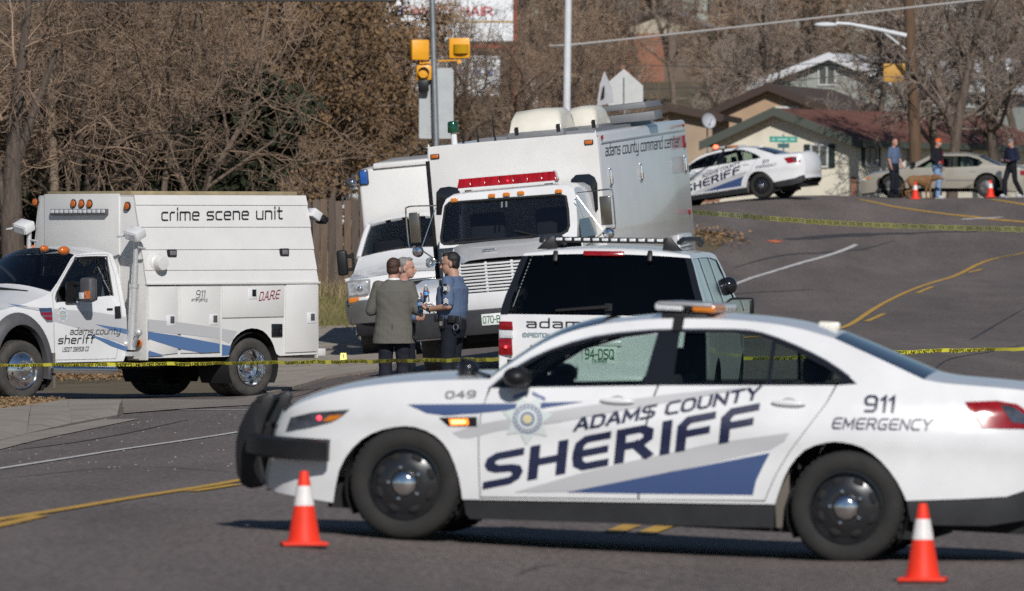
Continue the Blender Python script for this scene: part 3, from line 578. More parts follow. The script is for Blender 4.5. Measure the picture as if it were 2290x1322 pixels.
# ------------------------------------------------------------------ trees, grass, litter
BARK = mat('grey_brown_bark', (0.085, 0.062, 0.047), rough=.95, col2=(0.19, 0.145, 0.112), scale=3, stretch=(3, 3, .7), detail=9, bump=.6, bscale=18)
TWIG = mat('red_brown_twigs', (0.17, 0.112, 0.076), rough=.9, col2=(0.40, 0.285, 0.20), scale=.8, detail=6)
TWIGG = mat('pale_grey_twigs', (0.22, 0.168, 0.135), rough=.9, col2=(0.40, 0.325, 0.27), scale=.7, detail=6)
LEAFB = mat('dead_brown_leaves', (0.10, 0.060, 0.030), rough=.85, col2=(0.27, 0.165, 0.078), scale=1.1, detail=10)
LEAFG = mat('juniper_foliage', (0.022, 0.030, 0.014), rough=.9, col2=(0.060, 0.066, 0.030), scale=1.2, detail=8)
def per_tree(m, lo, hi):
    nt = m.node_tree; b = nt.nodes['Principled BSDF']; src = b.inputs['Base Color'].links[0].from_socket; oi = nt.nodes.new('ShaderNodeObjectInfo'); mr = nt.nodes.new('ShaderNodeMapRange'); mr.inputs[3].default_value = lo; mr.inputs[4].default_value = hi
    nt.links.new(oi.outputs['Random'], mr.inputs[0]); mx = nt.nodes.new('ShaderNodeMix'); mx.data_type = 'RGBA'; mx.blend_type = 'MULTIPLY'; mx.inputs[0].default_value = 1; nt.links.new(src, mx.inputs[6]); nt.links.new(mr.outputs[0], mx.inputs[7]); nt.links.new(mx.outputs[2], b.inputs['Base Color'])
for m_, a_, b_ in ((TWIG, .6, 1.3), (TWIGG, .7, 1.15), (LEAFB, .75, 1.2), (LEAFG, .6, 1.2), (BARK, .6, 1.2)): per_tree(m_, a_, b_)
def frames(d):
    a = np.where(np.abs(d[:, 2:3]) < .9, np.array([[0, 0, 1.]]), np.array([[1., 0, 0]])); u = np.cross(d, a); u /= np.linalg.norm(u, axis=1)[:, None]; return u, np.cross(d, u)
def segs_mesh(name, P0, P1, r0, r1, n, material):
    d = P1 - P0; d = d / (np.linalg.norm(d, axis=1)[:, None] + 1e-9); u, v = frames(d); m = len(P0); th = np.arange(n) * 2 * math.pi / n
    c, s = np.cos(th)[None, :, None], np.sin(th)[None, :, None]; ring = u[:, None] * c + v[:, None] * s
    A = P0[:, None] + ring * r0[:, None, None]; B = P1[:, None] + ring * r1[:, None, None]; co = np.concatenate([A, B], 1).reshape(-1, 3)
    k = np.arange(n); q = np.stack([k, (k + 1) % n, n + (k + 1) % n, n + k], 1); F = (np.arange(m)[:, None, None] * 2 * n + q[None]).reshape(-1, 4)
    return quads(name, co, F, material, True)
def quads(name, co, F, material, smooth=False):
    me = bpy.data.meshes.new(name); me.vertices.add(len(co)); me.vertices.foreach_set('co', co.astype(np.float32).ravel()); me.loops.add(F.size); me.loops.foreach_set('vertex_index', F.ravel().astype(np.int32)); me.polygons.add(len(F)); me.polygons.foreach_set('loop_start', np.arange(len(F), dtype=np.int32) * F.shape[1]); me.update(calc_edges=True); me.materials.append(material)
    if smooth: me.shade_smooth()
    return me
def unit(v): return v / (np.linalg.norm(v, axis=1)[:, None] + 1e-9)
def grow(seed, height, trunk_r, counts, ratios, angles, stems=1, droop=0.0, base_t=.15, wob=.12):
    """returns a list of levels: (P0, P1, r0, r1) segment arrays"""
    g = np.random.default_rng(seed); NS = 5; levels = []
    st = np.zeros((stems, 3)); st[:, :2] = g.normal(0, .15 * (stems > 1), (stems, 2)); d = unit(np.stack([g.normal(0, .22 if stems > 1 else .07, stems), g.normal(0, .22 if stems > 1 else .07, stems), np.ones(stems)], 1)); L = height * g.uniform(.75, 1, stems) * .75; r = np.full(stems, trunk_r) * (1 if stems == 1 else .6)
    for lv in range(len(counts) + 1):
        m = len(st); pts = [st]; dd = d.copy(); ns = NS if lv < 3 else 3
        for k in range(ns):
            dd = unit(dd + g.normal(0, wob * (1 + .5 * lv), dd.shape) + np.array([0, 0, (.06 if lv < 2 else -droop)])); pts.append(pts[-1] + dd * (L / ns)[:, None])
        Pn = np.stack(pts, 1); rad = r[:, None] * np.linspace(1, .35 if lv else .45, ns + 1)[None]
        levels.append((Pn[:, :-1].reshape(-1, 3), Pn[:, 1:].reshape(-1, 3), rad[:, :-1].ravel(), rad[:, 1:].ravel()))
        if lv == len(counts): tips = Pn; break
        c = counts[lv]; t = g.uniform(base_t if lv == 0 else .12, 1.0, (m, c)); f = t * ns; i = np.minimum(f.astype(int), ns - 1); fr_ = (f - i)[..., None]; idx = np.arange(m)[:, None]
        S = Pn[idx, i] * (1 - fr_) + Pn[idx, i + 1] * fr_; D0 = unit((Pn[idx, i + 1] - Pn[idx, i]).reshape(-1, 3)); u, v = frames(D0); az = g.uniform(0, 2 * math.pi, m * c); an = np.radians(g.normal(angles[lv], 12, m * c))
        d = unit(D0 * np.cos(an)[:, None] + (u * np.cos(az)[:, None] + v * np.sin(az)[:, None]) * np.sin(an)[:, None]); st = S.reshape(-1, 3); L = (np.repeat(L, c) * ratios[lv] * (1.15 - .6 * t.ravel()) * g.uniform(.7, 1.25, m * c)); r = np.maximum((rad[idx, i].ravel()) * .55, .0035)
    return levels, tips
TREES = {}
def tree_kind(key, seed, height, trunk_r, counts, ratios, angles, twig, rmin=.0, leaves=0, leafm=None, lsize=.05, **k):
    lv, tips = grow(seed, height, trunk_r, counts, ratios, angles, **k); cat = lambda a: [np.concatenate([x[i] for x in a]) for i in range(4)]
    tr = cat(lv[:2]); tw = cat(lv[2:]); tw[2] = np.maximum(tw[2], rmin); tw[3] = np.maximum(tw[3], rmin)
    parts = [('trunk', segs_mesh('trunk', *tr, 7, BARK)), ('crown', segs_mesh('crown', *tw, 3, twig))]
    if leaves:
        g = np.random.default_rng(seed + 99); Pt = tips.reshape(-1, 3); c = Pt[g.integers(0, len(Pt), leaves)] + g.normal(0, .10, (leaves, 3)); a = unit(g.normal(0, 1, (leaves, 3))); b = unit(np.cross(a, g.normal(0, 1, (leaves, 3)))); w = (lsize * g.uniform(.6, 1.4, leaves))[:, None]
        co = np.stack([c - a * w, c + b * w * .55, c + a * w, c - b * w * .55], 1).reshape(-1, 3); parts.append(('leaves', quads('leaves', co, np.arange(leaves * 4).reshape(-1, 4), leafm)))
    TREES[key] = parts
for i in range(3): tree_kind('limb%d' % i, 20 + i, 9.5, .125, (8, 7, 6, 5), (.70, .58, .52, .5), (44, 44, 45, 45), TWIG, rmin=.0055, stems=(1, 2, 3)[i], base_t=.10, droop=.02, wob=.15)
BR = ((9, 8, 7, 5), (.62, .55, .52, .5), (38, 42, 45, 45))
for i in range(4): tree_kind('bare%d' % i, 10 + i, 8.5, .13, *BR, TWIG, rmin=.0045, stems=(1, 3, 2, 4)[i], base_t=.08, droop=.02)
for i in range(2): tree_kind('pale%d' % i, 30 + i, 9.5, .20, (10, 8, 7, 4), (.66, .55, .5, .5), (40, 42, 45, 45), TWIGG, rmin=.008, base_t=.22, droop=.03)
for i in range(2): tree_kind('far%d' % i, 40 + i, 10, .2, (10, 9, 7), (.6, .55, .5), (40, 44, 46), TWIG, rmin=.016, base_t=.15)
for i in range(2): tree_kind('leafy%d' % i, 50 + i, 7.5, .12, (10, 9, 7), (.55, .5, .5), (40, 45, 50), TWIG, rmin=.006, leaves=15000, leafm=LEAFB, lsize=.052, stems=(2, 3)[i], base_t=.05)
tree_kind('juniper', 60, 3.6, .10, (16, 10, 7), (.42, .45, .5), (62, 55, 50), TWIG, rmin=.006, leaves=16000, leafm=LEAFG, lsize=.075, base_t=.03)
TCAT = {'bare': 'bare_tree', 'limb': 'bare_tree', 'pale': 'bare_tree', 'far': 'bare_tree', 'leafy': 'leafy_tree', 'juniper': 'juniper_bush'}
def plant(key, x, y, k, label, group, rot=None, sink=.1, lean=0.0, kz=None):
    kind = key.rstrip('0123456789'); root = thing(TCAT[kind], label, 'bush' if kind == 'juniper' else 'tree', Matrix.Translation((x, y, h(x, y) - sink)) @ Matrix.Rotation(rot if rot is not None else random.uniform(0, 6.28), 4, 'Z') @ Matrix.Rotation(lean, 4, 'Y') @ Matrix.Diagonal((k, k, kz or k, 1)), group)
    for n, me in TREES[key]: o = bpy.data.objects.new(n, me); COL.objects.link(o); o.parent = root
    return root
def pxx(px, Y): return (px - CX) / FP * Y
rnd = random.Random(5)
GB, GL, GJ, GF, GP = 'bare trees behind the fence', 'brown leaved trees behind the fence', 'junipers behind the fence', 'bare trees on the far slope', 'pale bare trees among the houses'
LB, LL, LJ, LF, LP = 'leafless brown twiggy tree behind the crime scene truck', 'tree with dead brown leaves behind the box pickup', 'dark green juniper bush under the bare trees', 'leafless tree on the far brown slope', 'pale grey leafless tree standing by the houses'
ORD = ('leftmost', 'second from the left', 'third from the left', 'fourth from the left', 'fifth from the left', 'sixth from the left', 'seventh from the left', 'eighth from the left', 'ninth from the left', 'tenth from the left', 'eleventh from the left', 'twelfth from the left')
def row(kinds, pxs, Ys, ks, group, what):
    for n, i in enumerate(sorted(range(len(pxs)), key=lambda i: pxs[i])): plant(kinds[i % len(kinds)], pxx(pxs[i], Ys[i]), Ys[i], ks[i], ORD[n] + ' of the ' + what, group)
U = lambda n, a, b: [rnd.uniform(a, b) for _ in range(n)]
for i, px in enumerate((-70, 150, 350)): plant('limb%d' % (i % 3), pxx(px, 167), 165 + rnd.uniform(-1, 3), rnd.uniform(.8, 1.05), LB, GB)
for i, px in enumerate((20, 130, 260, 380, 490)): plant('bare%d' % (i % 4), pxx(px, 174), 174 + rnd.uniform(-1, 4), rnd.uniform(.72, 1.0), LB, GB)
for i, px in enumerate((-80, 30, 120, 220, 310, 410, 480, 570)): plant('bare%d' % ((i * 3 + 1) % 4), pxx(px, 197), 197 + rnd.uniform(-4, 6), rnd.uniform(.9, 1.15), LB, GB)
pl = [545, 600, 655, 705, 735, 580, 630, 690, 720]; row(['leafy0', 'leafy1'], pl, [194, 186, 193, 191, 197, 203, 208, 205, 212], U(9, .95, 1.2), GL, 'brown leaved trees behind the fence')
pj = [-20, 130, 200, 270, 340, 400, 455, 500, 560, 80, 250, 420]; row(['juniper'], pj, [183, 172, 176, 171, 174, 177, 173, 180, 190, 188, 179, 181], U(12, 1.1, 1.75), GJ, 'dark green junipers behind the fence')
row(['bare0', 'bare2'], [893, 960, 1040, 1105, 1165, 1225, 1320], [236, 250, 240, 247, 241, 243, 246], [.7, .8, .75, .85, .8, .8, .8], 'bare trees before the sign boards', 'twiggy bare trees before the white sign boards')
for i, px in enumerate((-100, 60, 200, 340, 480, 620, 760, 900, 1040, 1180, 1280, 1620, 1700, 1800, 1900, 2010, 2120, 2230, 2330)): plant('far%d' % (i % 2), pxx(px, 345), 345 + rnd.uniform(-8, 14), rnd.uniform(.8, 1.1), LF, GF)
for i in range(46):
    Y = rnd.uniform(375, 470); px = -150 + i * 2600 / 45 + rnd.uniform(-30, 30)
    if 1310 < px < 1620: Y = rnd.uniform(425, 470)
    plant('far%d' % (i % 2), pxx(px, Y), Y, rnd.uniform(.85, 1.2), LF, GF)
for i in range(16):
    Y = rnd.uniform(285, 325); px = rnd.choice((rnd.uniform(-100, 740), rnd.uniform(1200, 1330))); plant('far%d' % (i % 2), pxx(px, Y), Y, rnd.uniform(.7, 1.0), LF, GF)
PT = ((2128, 258, .95), (2095, 262, .85), (2240, 270, .9), (1690, 318, .95), (1960, 285, .75), (2290, 290, .9), (1640, 330, .7), (1560, 330, .45), (1350, 300, .7), (1425, 372, .8), (1510, 378, .75), (2170, 305, .9))
row(['pale0', 'pale1'], [p[0] for p in PT], [p[1] for p in PT], [p[2] for p in PT], GP, 'pale grey leafless trees among the houses')
for i in range(16):
    Y = rnd.uniform(170, 420); px = CX - (14 + i * 2.2 + rnd.uniform(-1, 1)) * FP / Y; plant(('far%d' % (i % 2)) if Y > 280 else 'bare%d' % (i % 4), pxx(px, Y), Y, rnd.uniform(.9, 1.2), 'leafless brown tree far to the left of the crime scene truck', 'bare trees beyond the left edge')
# the thick old trunk at the left edge
tk = thing('old_tree', 'thick dark old trunk at the left edge behind the crime scene truck', 'tree', Matrix.Translation((pxx(28, 152), 152, h(pxx(28, 152), 152) - .2)))
mb = MB(); mb.tube([(.10, 0, 0), (.08, 0, .8), (.02, 0, 1.8), (-.02, .02, 2.6), (.0, .05, 3.6), (.12, .05, 5.0), (.3, 0, 6.5)], [.34, .25, .215, .20, .15, .10, .06], 14); mb.tube([(-.02, .02, 2.6), (-.3, .1, 3.4), (-.5, .2, 5.0)], [.15, .11, .06], 10); mb.tube([(.0, .05, 3.4), (.35, .0, 4.4), (.8, -.1, 5.6)], [.10, .08, .04], 8); mb.build('trunk', mat('dark_furrowed_bark', (.06, .045, .037), rough=.95, col2=(.13, .10, .08), scale=5, stretch=(4, 4, .6), bump=.9, bscale=14), tk)
o = bpy.data.objects.new('crown', TREES['bare0'][1][1]); COL.objects.link(o); o.parent = tk; o.location = (.1, .1, 1.6)
for px, Y in ((118, 168),): 
    t2 = thing('old_tree', 'slim pale trunk with rough bark behind the crime scene truck', 'tree', Matrix.Translation((pxx(px, Y), Y, h(pxx(px, Y), Y) - .1))); mb = MB(); mb.tube([(.03, 0, 0), (.05, 0, 1.5), (.02, 0, 3), (-.04, 0, 4.5), (-.1, 0, 6.5)], [.10, .09, .085, .07, .05], 10); mb.build('trunk', mat('pale_rough_bark', (.17, .125, .09), rough=.95, col2=(.30, .24, .18), scale=5, stretch=(4, 4, .8), bump=.8, bscale=14), t2); o = bpy.data.objects.new('crown', TREES['bare2'][1][1]); COL.objects.link(o); o.parent = t2; o.location = (0, 0, 1)
# dry grass by the fence, leaf litter
def blades(name, label, spots, n, hmin, hmax, wid, m, seed):
    g = np.random.default_rng(seed); P = np.array([spots[i] for i in g.integers(0, len(spots), n)]); x = P[:, 0] + g.normal(0, 1, n) * P[:, 2]; y = P[:, 1] + g.normal(0, 1, n) * P[:, 3]; z = H(x, y) + .01; hh = g.uniform(hmin, hmax, n); a = g.uniform(0, 2 * math.pi, n); le = g.uniform(.1, .6, n) * hh
    c, s = np.cos(a), np.sin(a); w = wid * g.uniform(.6, 1.5, n); b = np.stack([x, y, z], 1); side = np.stack([c, s, 0 * c], 1) * w[:, None]; la = g.uniform(0, 2 * math.pi, n); tip = b + np.stack([np.cos(la) * le, np.sin(la) * le, hh], 1); mid = b + np.stack([np.cos(la) * le * .35, np.sin(la) * le * .35, hh * .6], 1)
    co = np.stack([b - side, b + side, mid + side * .7, tip + side * .1, tip - side * .1, mid - side * .7], 1).reshape(-1, 3); k = np.arange(n)[:, None] * 6; F = np.concatenate([k + np.array([[0, 1, 2, 5]]), k + np.array([[5, 2, 3, 4]])])
    o = bpy.data.objects.new(name, quads(name, co, F, m)); COL.objects.link(o); return tag(o, label, kind='stuff')
DRYG = mat('dry_grass', (0.26, 0.20, 0.09), rough=.9, col2=(0.13, 0.135, 0.045), scale=.9, detail=8); STRAW = mat('straw_grass', (0.36, 0.28, 0.15), rough=.9, col2=(0.22, 0.17, 0.085), scale=1.5)
gp = [tuple(ground(px, py)[:2]) + (.25, .8) for px in range(560, 860, 20) for py in (672, 684, 696, 708, 720, 730)]
blades('dry_grass', 'dry yellow green grass between the pavement and the fence', gp, 14000, .05, .16, .007, DRYG, 1)
blades('straw_grass', 'tall straw coloured grass along the foot of the fence', [(x, 161.2 + (x + 4) * .25, .1, .25) for x in np.linspace(-8, -.5, 40)], 3500, .15, .50, .006, STRAW, 2)
blades('bank_grass', 'dead grass and weeds under the trees', [(x, y, .5, 1.5) for x in np.linspace(-11, 0, 26) for y in (164, 168, 173, 180, 190)], 16000, .1, .5, .012, STRAW, 3)
blades('verge_grass', 'dead grass tufts at the lower left beside the kerb', [tuple(ground(px, py)[:2]) + (.12, .35) for px in range(-40, 120, 12) for py in (899, 905, 911, 917)], 4500, .02, .10, .006, STRAW, 4)
LITTER = mat('fallen_leaves', (0.20, 0.10, 0.04), rough=.9, col2=(0.36, 0.24, 0.13), scale=12)
def litter(label, spots, n, size, seed):
    g = np.random.default_rng(seed); P = np.array([spots[i] for i in g.integers(0, len(spots), n)]); x = P[:, 0] + g.normal(0, 1, n) * P[:, 2]; y = P[:, 1] + g.normal(0, 1, n) * P[:, 3]; c = np.stack([x, y, H(x, y) + g.uniform(.06, .10, n)], 1); a = unit(np.stack([g.normal(0, 1, n), g.normal(0, 1, n), g.normal(0, .45, n)], 1)); b = unit(np.cross(a, np.stack([g.normal(0, .4, n), g.normal(0, .4, n), np.ones(n)], 1))); w = (size * g.uniform(.5, 1.4, n))[:, None]
    o = bpy.data.objects.new('fallen_leaves', quads('fallen_leaves', np.stack([c - a * w, c + b * w * .6, c + a * w, c - b * w * .6], 1).reshape(-1, 3), np.arange(n * 4).reshape(-1, 4), LITTER)); COL.objects.link(o); return tag(o, label, kind='stuff')
litter('brown fallen leaves beside the front wheel of the crime scene truck', [tuple(ground(px, py)[:2]) + (.12, .4) for px in range(-40, 115, 10) for py in (900, 906, 912, 918)], 2600, .022, 5)
litter('brown fallen leaves seen under the crime scene truck', [tuple(ground(px, py)[:2]) + (.2, .6) for px in range(60, 300, 10) for py in (840, 846, 852)], 1800, .03, 6)
litter('scattered leaves on the concrete apron', [tuple(ground(px, py)[:2]) + (.2, .6) for px in range(580, 860, 20) for py in (745, 790, 825, 838, 848)], 260, .02, 7)
litter('brown fallen leaves along the far road edge', [tuple(ground(px, py)[:2]) + (.3, 1.5) for px in range(1555, 1650, 12) for py in (524, 532, 540)], 500, .05, 8)
# ------------------------------------------------------------------ poles, signals, signs, wires
GALV = mat('galvanised_steel', (0.33, 0.35, 0.37), rough=.45, metal=.7, var=.12, scale=6); SIGY = mat('signal_yellow', (0.80, 0.36, 0.015), rough=.45, coat=.2, var=.08); SIGBACK = mat('sign_back_aluminium', (0.42, 0.44, 0.45), rough=.55, metal=.3, var=.08); WPOLE = mat('white_painted_pole', (0.62, 0.64, 0.66), rough=.5, var=.08); UPOLE = mat('brown_utility_pole', (0.115, 0.070, 0.042), rough=.95, var=.25, scale=4, stretch=(4, 4, .5)); WIRE = mat('dark_cable', (0.05, 0.05, 0.052), rough=.7); WIREW = mat('pale_cable', (0.40, 0.39, 0.38), rough=.6)
def pole_root(name, label, cat, px, py, s, zadd=0.0):
    p = at(px, py, s); z = h(p.x, p.y); return thing(name, label, cat, Matrix.Translation((p.x, p.y, z))), p, z
sp, p0, zg = pole_root('traffic_signal', 'traffic signal pole with yellow signal heads behind the command truck', 'traffic signal', 971, 200, 101); Lc = lambda px, py, dy=0.0: Vector((at(px, py, 101).x, p0.y + dy, at(px, py, 101).z)) - Vector((p0.x, p0.y, zg))
top = Lc(965, -60); bot = Vector((.06, 0, 0)); mb = MB(); mb.tube([bot, Lc(975, 320), top], [.085, .075, .062], 16); mb.build('pole', GALV, sp)
mb = MB(); a = Lc(937, 153, .12); mb.lathe([(.015, 0), (.015, .01)], Lc(970.5, 233, -.085), (0, -1, 0), 8); mb.build('bolt', CHROME, sp)
c = Lc(937.5, 112); mb = MB(); mb.box(c, (.40, .22, .45), Matrix.Rotation(R(18), 3, 'Z')); mb.build('pedestrian_head', SIGY, sp, bevel=.025)
c = Lc(1028, 108); ph = MB(); ph.box(c, (.46, .16, .45), Matrix.Rotation(R(-4), 3, 'Z')); ph = ph.build('pedestrian_head', SIGY, sp, bevel=.02); mb = MB(); rows = []
for t in np.linspace(-1, 1, 13): rows.append([(c.x + .03 + .17 * t, c.y - .09 - .16 * math.sqrt(max(0, 1 - t * t)) * k, c.z + .08 - .24 * (1 - k) * .4 + .0) for k in (0, .5, 1)] + [(c.x + .03 + .17 * t, c.y - .09 - .10 * math.sqrt(max(0, 1 - t * t)), c.z - .12)])
mb.grid(rows); mb.build('visor', mat('signal_deep_yellow', (.62, .33, .01), rough=.4, coat=.3), ph, smooth=70)
c = Lc(948, 163); sh_ = MB(); sh_.box(c, (.34, .16, .34)); sh_ = sh_.build('signal_head', SIGY, sp, bevel=.04); mb = MB(); mb.lathe([(.115, 0), (.105, -.02), (.0, -.05)], (c.x - .005, c.y - .085, c.z), (0, -1, 0), 24); mb.build('amber_lens', mat('unlit_amber', (.12, .038, .01), rough=.25, coat=.6), sh_)
mb = MB(); mb.lathe([(.125, -.02), (.125, .10), (.118, .10), (.118, -.02)], (c.x - .005, c.y - .08, c.z), (0, -1, 0), 24); mb.build('visor', mat('visor_dark_brown', (.05, .03, .012), rough=.5), sh_)
mb = MB(); a = Lc(947, 192); mb.box((a.x, a.y - .05, a.z), (.24, .14, .28)); mb.build('louvre_hood', BLACK, sh_, bevel=.03)
mb = MB(); mb.tube([Lc(980, 137), Lc(1030, 135), Lc(1031, 128)], .022, 8); mb.box(Lc(1027, 139), (.07, .08, .07)); mb.build('bracket', SIGY, sp); mb = MB(); mb.tube([Lc(940, 135), Lc(940, 142), Lc(965, 140)], .025, 8); mb.build('bracket', SIGY, sp)
mb = MB(); a, b = Lc(937, 310), Lc(1014, 152); mb.prism([(x, .12, z) for x, z in ((a.x, a.z + .03), (a.x + .03, a.z), (b.x - .03, a.z), (b.x, a.z + .03), (b.x, b.z - .05), (b.x - .05, b.z), (a.x + .05, b.z), (a.x, b.z - .05))], (0, .01, 0)); mb.build('sign_panel', SIGBACK, sp)
lp, p1_, zg1 = pole_root('lamp_post', 'white painted lamp post behind the command truck', 'lamp post', 1266, 240, 88); mb = MB(); t_ = at(1272, -90, 88); mb.tube([(0, 0, 0), (0, 0, 2), (t_.x - p1_.x, 0, t_.z - zg1)], [.12, .10, .085], 14); mb.build('post', WPOLE, lp); mb = MB(); mb.box((0, 0, .08), (.4, .4, .16)); mb.build('base_plate', GALV, lp, bevel=.01)
sc, p2_, zg2 = pole_root('warning_sign', 'pale pentagon shaped sign seen from behind, above the command truck roof', 'sign', 1397, 240, 89); Q = lambda px, py, dy=0.0: Vector((at(px, py, 89).x - p2_.x, dy, at(px, py, 89).z - zg2))
mb = MB(); mb.prism([Q(*q) for q in ((1360, 236), (1438, 236), (1438, 192), (1395, 154), (1360, 184))], (0, .012, 0)); mb.build('sign_panel', mat('pale_sign_back', (.50, .51, .50), rough=.6, var=.06), sc); mb = MB(); mb.tube([(0, .05, 0), (0, .05, Q(1395, 160).z)], .035, 8); mb.build('post', GALV, sc)
mb = MB(); mb.tube([Q(1395, 232, -.004), Q(1395, 174, -.004)], .02, 6); mb.build('rib', GREYPLASTIC, sc)
s2, p3_, zg3 = pole_root('warning_sign', 'narrow white sign panel turned edgeways beside the pentagon sign', 'sign', 1352, 240, 89.6); Q2 = lambda px, py, dy=0.0: Vector((at(px, py, 89.6).x - p3_.x, dy, at(px, py, 89.6).z - zg3))
mb = MB(); mb.prism([Q2(1335, 238, 0), Q2(1372, 228, .7), Q2(1368, 196, .7), Q2(1352, 160, .3), Q2(1342, 190, 0)], (.012, .0, 0)); mb.build('sign_panel', mat('white_sign_face', (.66, .66, .68), rough=.5, var=.1), s2); mb = MB(); mb.prism([Q2(1341, 222, .05) + Vector((.02, -.03, 0)), Q2(1350, 218, .2) + Vector((.02, -.03, 0)), Q2(1351, 190, .25) + Vector((.02, -.03, 0)), Q2(1346, 196, .1) + Vector((.02, -.03, 0))], (.0, .01, 0)); mb.build('sign_symbol', INK, s2); mb = MB(); mb.tube([(.1, .4, 0), (.1, .4, 3.0)], .03, 8); mb.build('post', GALV, s2)
st, p4_, zg4 = pole_root('street_sign', 'green street name sign before the cream house gable', 'sign', 1752, 330, 75); Q3 = lambda px, py, dy=0.0: Vector((at(px, py, 75).x - p4_.x, dy, at(px, py, 75).z - zg4))
GRN = mat('street_sign_green', (.03, .26, .19), rough=.5); mb = MB(); mb.prism([Q3(*q) for q in ((1721, 318), (1783, 319), (1783, 306), (1721, 305))], (0, .02, 0)); sb = mb.build('name_blade', GRN, st)
for px0, px1 in ((1726, 1733), (1738, 1762), (1767, 1777)): mb = MB(); mb.add([Q3(px0, 314.5, -.004), Q3(px1, 314.5, -.004), Q3(px1, 309.5, -.004), Q3(px0, 309.5, -.004)], [(0, 1, 2, 3)]); mb.build('name_print', mat('pale_print', (.25, .5, .45), rough=.5), sb, smooth=0)
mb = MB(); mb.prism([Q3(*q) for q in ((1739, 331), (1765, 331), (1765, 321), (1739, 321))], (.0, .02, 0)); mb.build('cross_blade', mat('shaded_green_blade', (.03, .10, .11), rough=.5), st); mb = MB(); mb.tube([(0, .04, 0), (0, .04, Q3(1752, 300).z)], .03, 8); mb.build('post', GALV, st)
up, p5_, zg5 = pole_root('utility_pole', 'brown wooden utility pole rising behind the people', 'utility pole', 2047, 340, 74.3); mb = MB(); t_ = at(2027, -120, 74.3); mb.tube([(0, 0, -.3), (0, 0, 1.5), (t_.x - p5_.x, 0, t_.z - zg5)], [.20, .185, .155], 14); mb.build('pole', UPOLE, up)
Q4 = lambda px, py, dy=0.0: Vector((at(px, py, 74.3).x - p5_.x, dy, at(px, py, 74.3).z - zg5))
mb = MB(); mb.tube([Q4(2026, 80, -.12), Q4(1960, 66, -.3), Q4(1900, 55, -.5), Q4(1868, 53, -.55)], [.07, .06, .05, .045], 10); ar = mb.build('lamp_arm', WPOLE, up); mb = MB(); mb.ball(Q4(1845, 57, -.6), (.36, .14, .085), 16, 8); mb.build('lamp_head', WPOLE, ar); mb = MB(); mb.tube([Q4(2024, 110, -.1), Q4(1972, 70, -.25)], .03, 8); mb.build('arm_brace', WPOLE, ar)
mb = MB(); a, b = Q4(1976, 184), Q4(2026, 142); mb.box(((a.x + b.x) / 2, .15, (a.z + b.z) / 2), (b.x - a.x, .1, b.z - a.z)); mb.build('cabinet', mat('ochre_panel', (.50, .27, .05), rough=.6, var=.1), up, bevel=.02)
ds, p6_, zg6 = pole_root('satellite_dish', 'grey satellite dish on the low tan shed', 'satellite dish', 1582, 272, 71.5); q = at(1582, 272, 71.5) - Vector((p6_.x, p6_.y, zg6)); mb = MB(); ax = Vector((.55, -1, .3)).normalized(); mb.lathe([(0, 0), (.12, .02), (.2, .055), (.245, .10)], q, ax, 24); mb.build('dish', mat('dish_grey', (.38, .40, .43), rough=.5), ds, smooth=60); mb = MB(); mb.tube([q + ax * -.02, q + Vector((0, .25, -.2)), (q.x, .25, 0)], .025, 8); mb.tube([q + Vector((0, 0, -.2)), q + ax * .3], .012, 6); mb.build('mount', GREYPLASTIC, ds)
def wire(label, pts, r, m=WIRE):
    P = [at(*p) for p in pts]; mb = MB(); mb.tube([p - P[0] for p in smooth_poly([tuple(p) for p in P], 6) for p in [Vector(p)]], r, 6); o = mb.build('overhead_wire', m, None); o.location = P[0]; tag(o, label, 'wire', None)
wire('thick pale overhead cable sloping up to the right', [(1230, 103, 82), (1310, 97, 82), (1600, 66, 81), (1900, 32, 80), (2330, -16, 79)], .028, WIREW)
wire('dark overhead cable along the very top edge at the left', [(-60, 3, 118), (400, 1, 119), (880, 2, 120)], .022)
wire('thin dark wire crossing before the grey green house', [(1300, 205, 72), (1700, 188, 71), (2030, 150, 70)], .014); wire('thin dark wire above the tan gabled house', [(1300, 140, 72), (1650, 150, 71), (2030, 128, 70)], .014)
wire('thin dark wire running right from the utility pole', [(2030, 178, 72), (2150, 184, 71.5), (2330, 176, 71)], .016)
# ------------------------------------------------------------------ the sheriff sedan
LAMP_RED = mat('lit_red_lamp', (1.0, 0.05, 0.08), emit=2.2)
LAMP_AMB = mat('lit_amber_lamp', (1.0, 0.22, 0.03), emit=1.6)
LAMP_HOT = mat('lit_yellow_lamp', (1.0, 0.72, 0.25), emit=2.0)
LENSDARK = mat('smoked_headlamp', (0.055, 0.062, 0.08), rough=0.12, coat=0.8, var=0.6, scale=9)
SEAT = mat('dark_seat_cloth', (0.045, 0.047, 0.052), rough=0.9)
ROCK = mat('charcoal_rocker', (0.020, 0.021, 0.024), rough=0.55, var=0.2, scale=6)
MUD = mat('mud_flap_dust', (0.13, 0.115, 0.095), rough=0.9)
BADGE = mat('pale_badge_film', (0.55, 0.60, 0.58), rough=0.4, coat=0.2)
BADGEBLUE = mat('badge_blue_ring', (0.14, 0.16, 0.30), rough=0.4)
BADGEGOLD = mat('badge_gold', (0.6, 0.52, 0.28), rough=0.4)

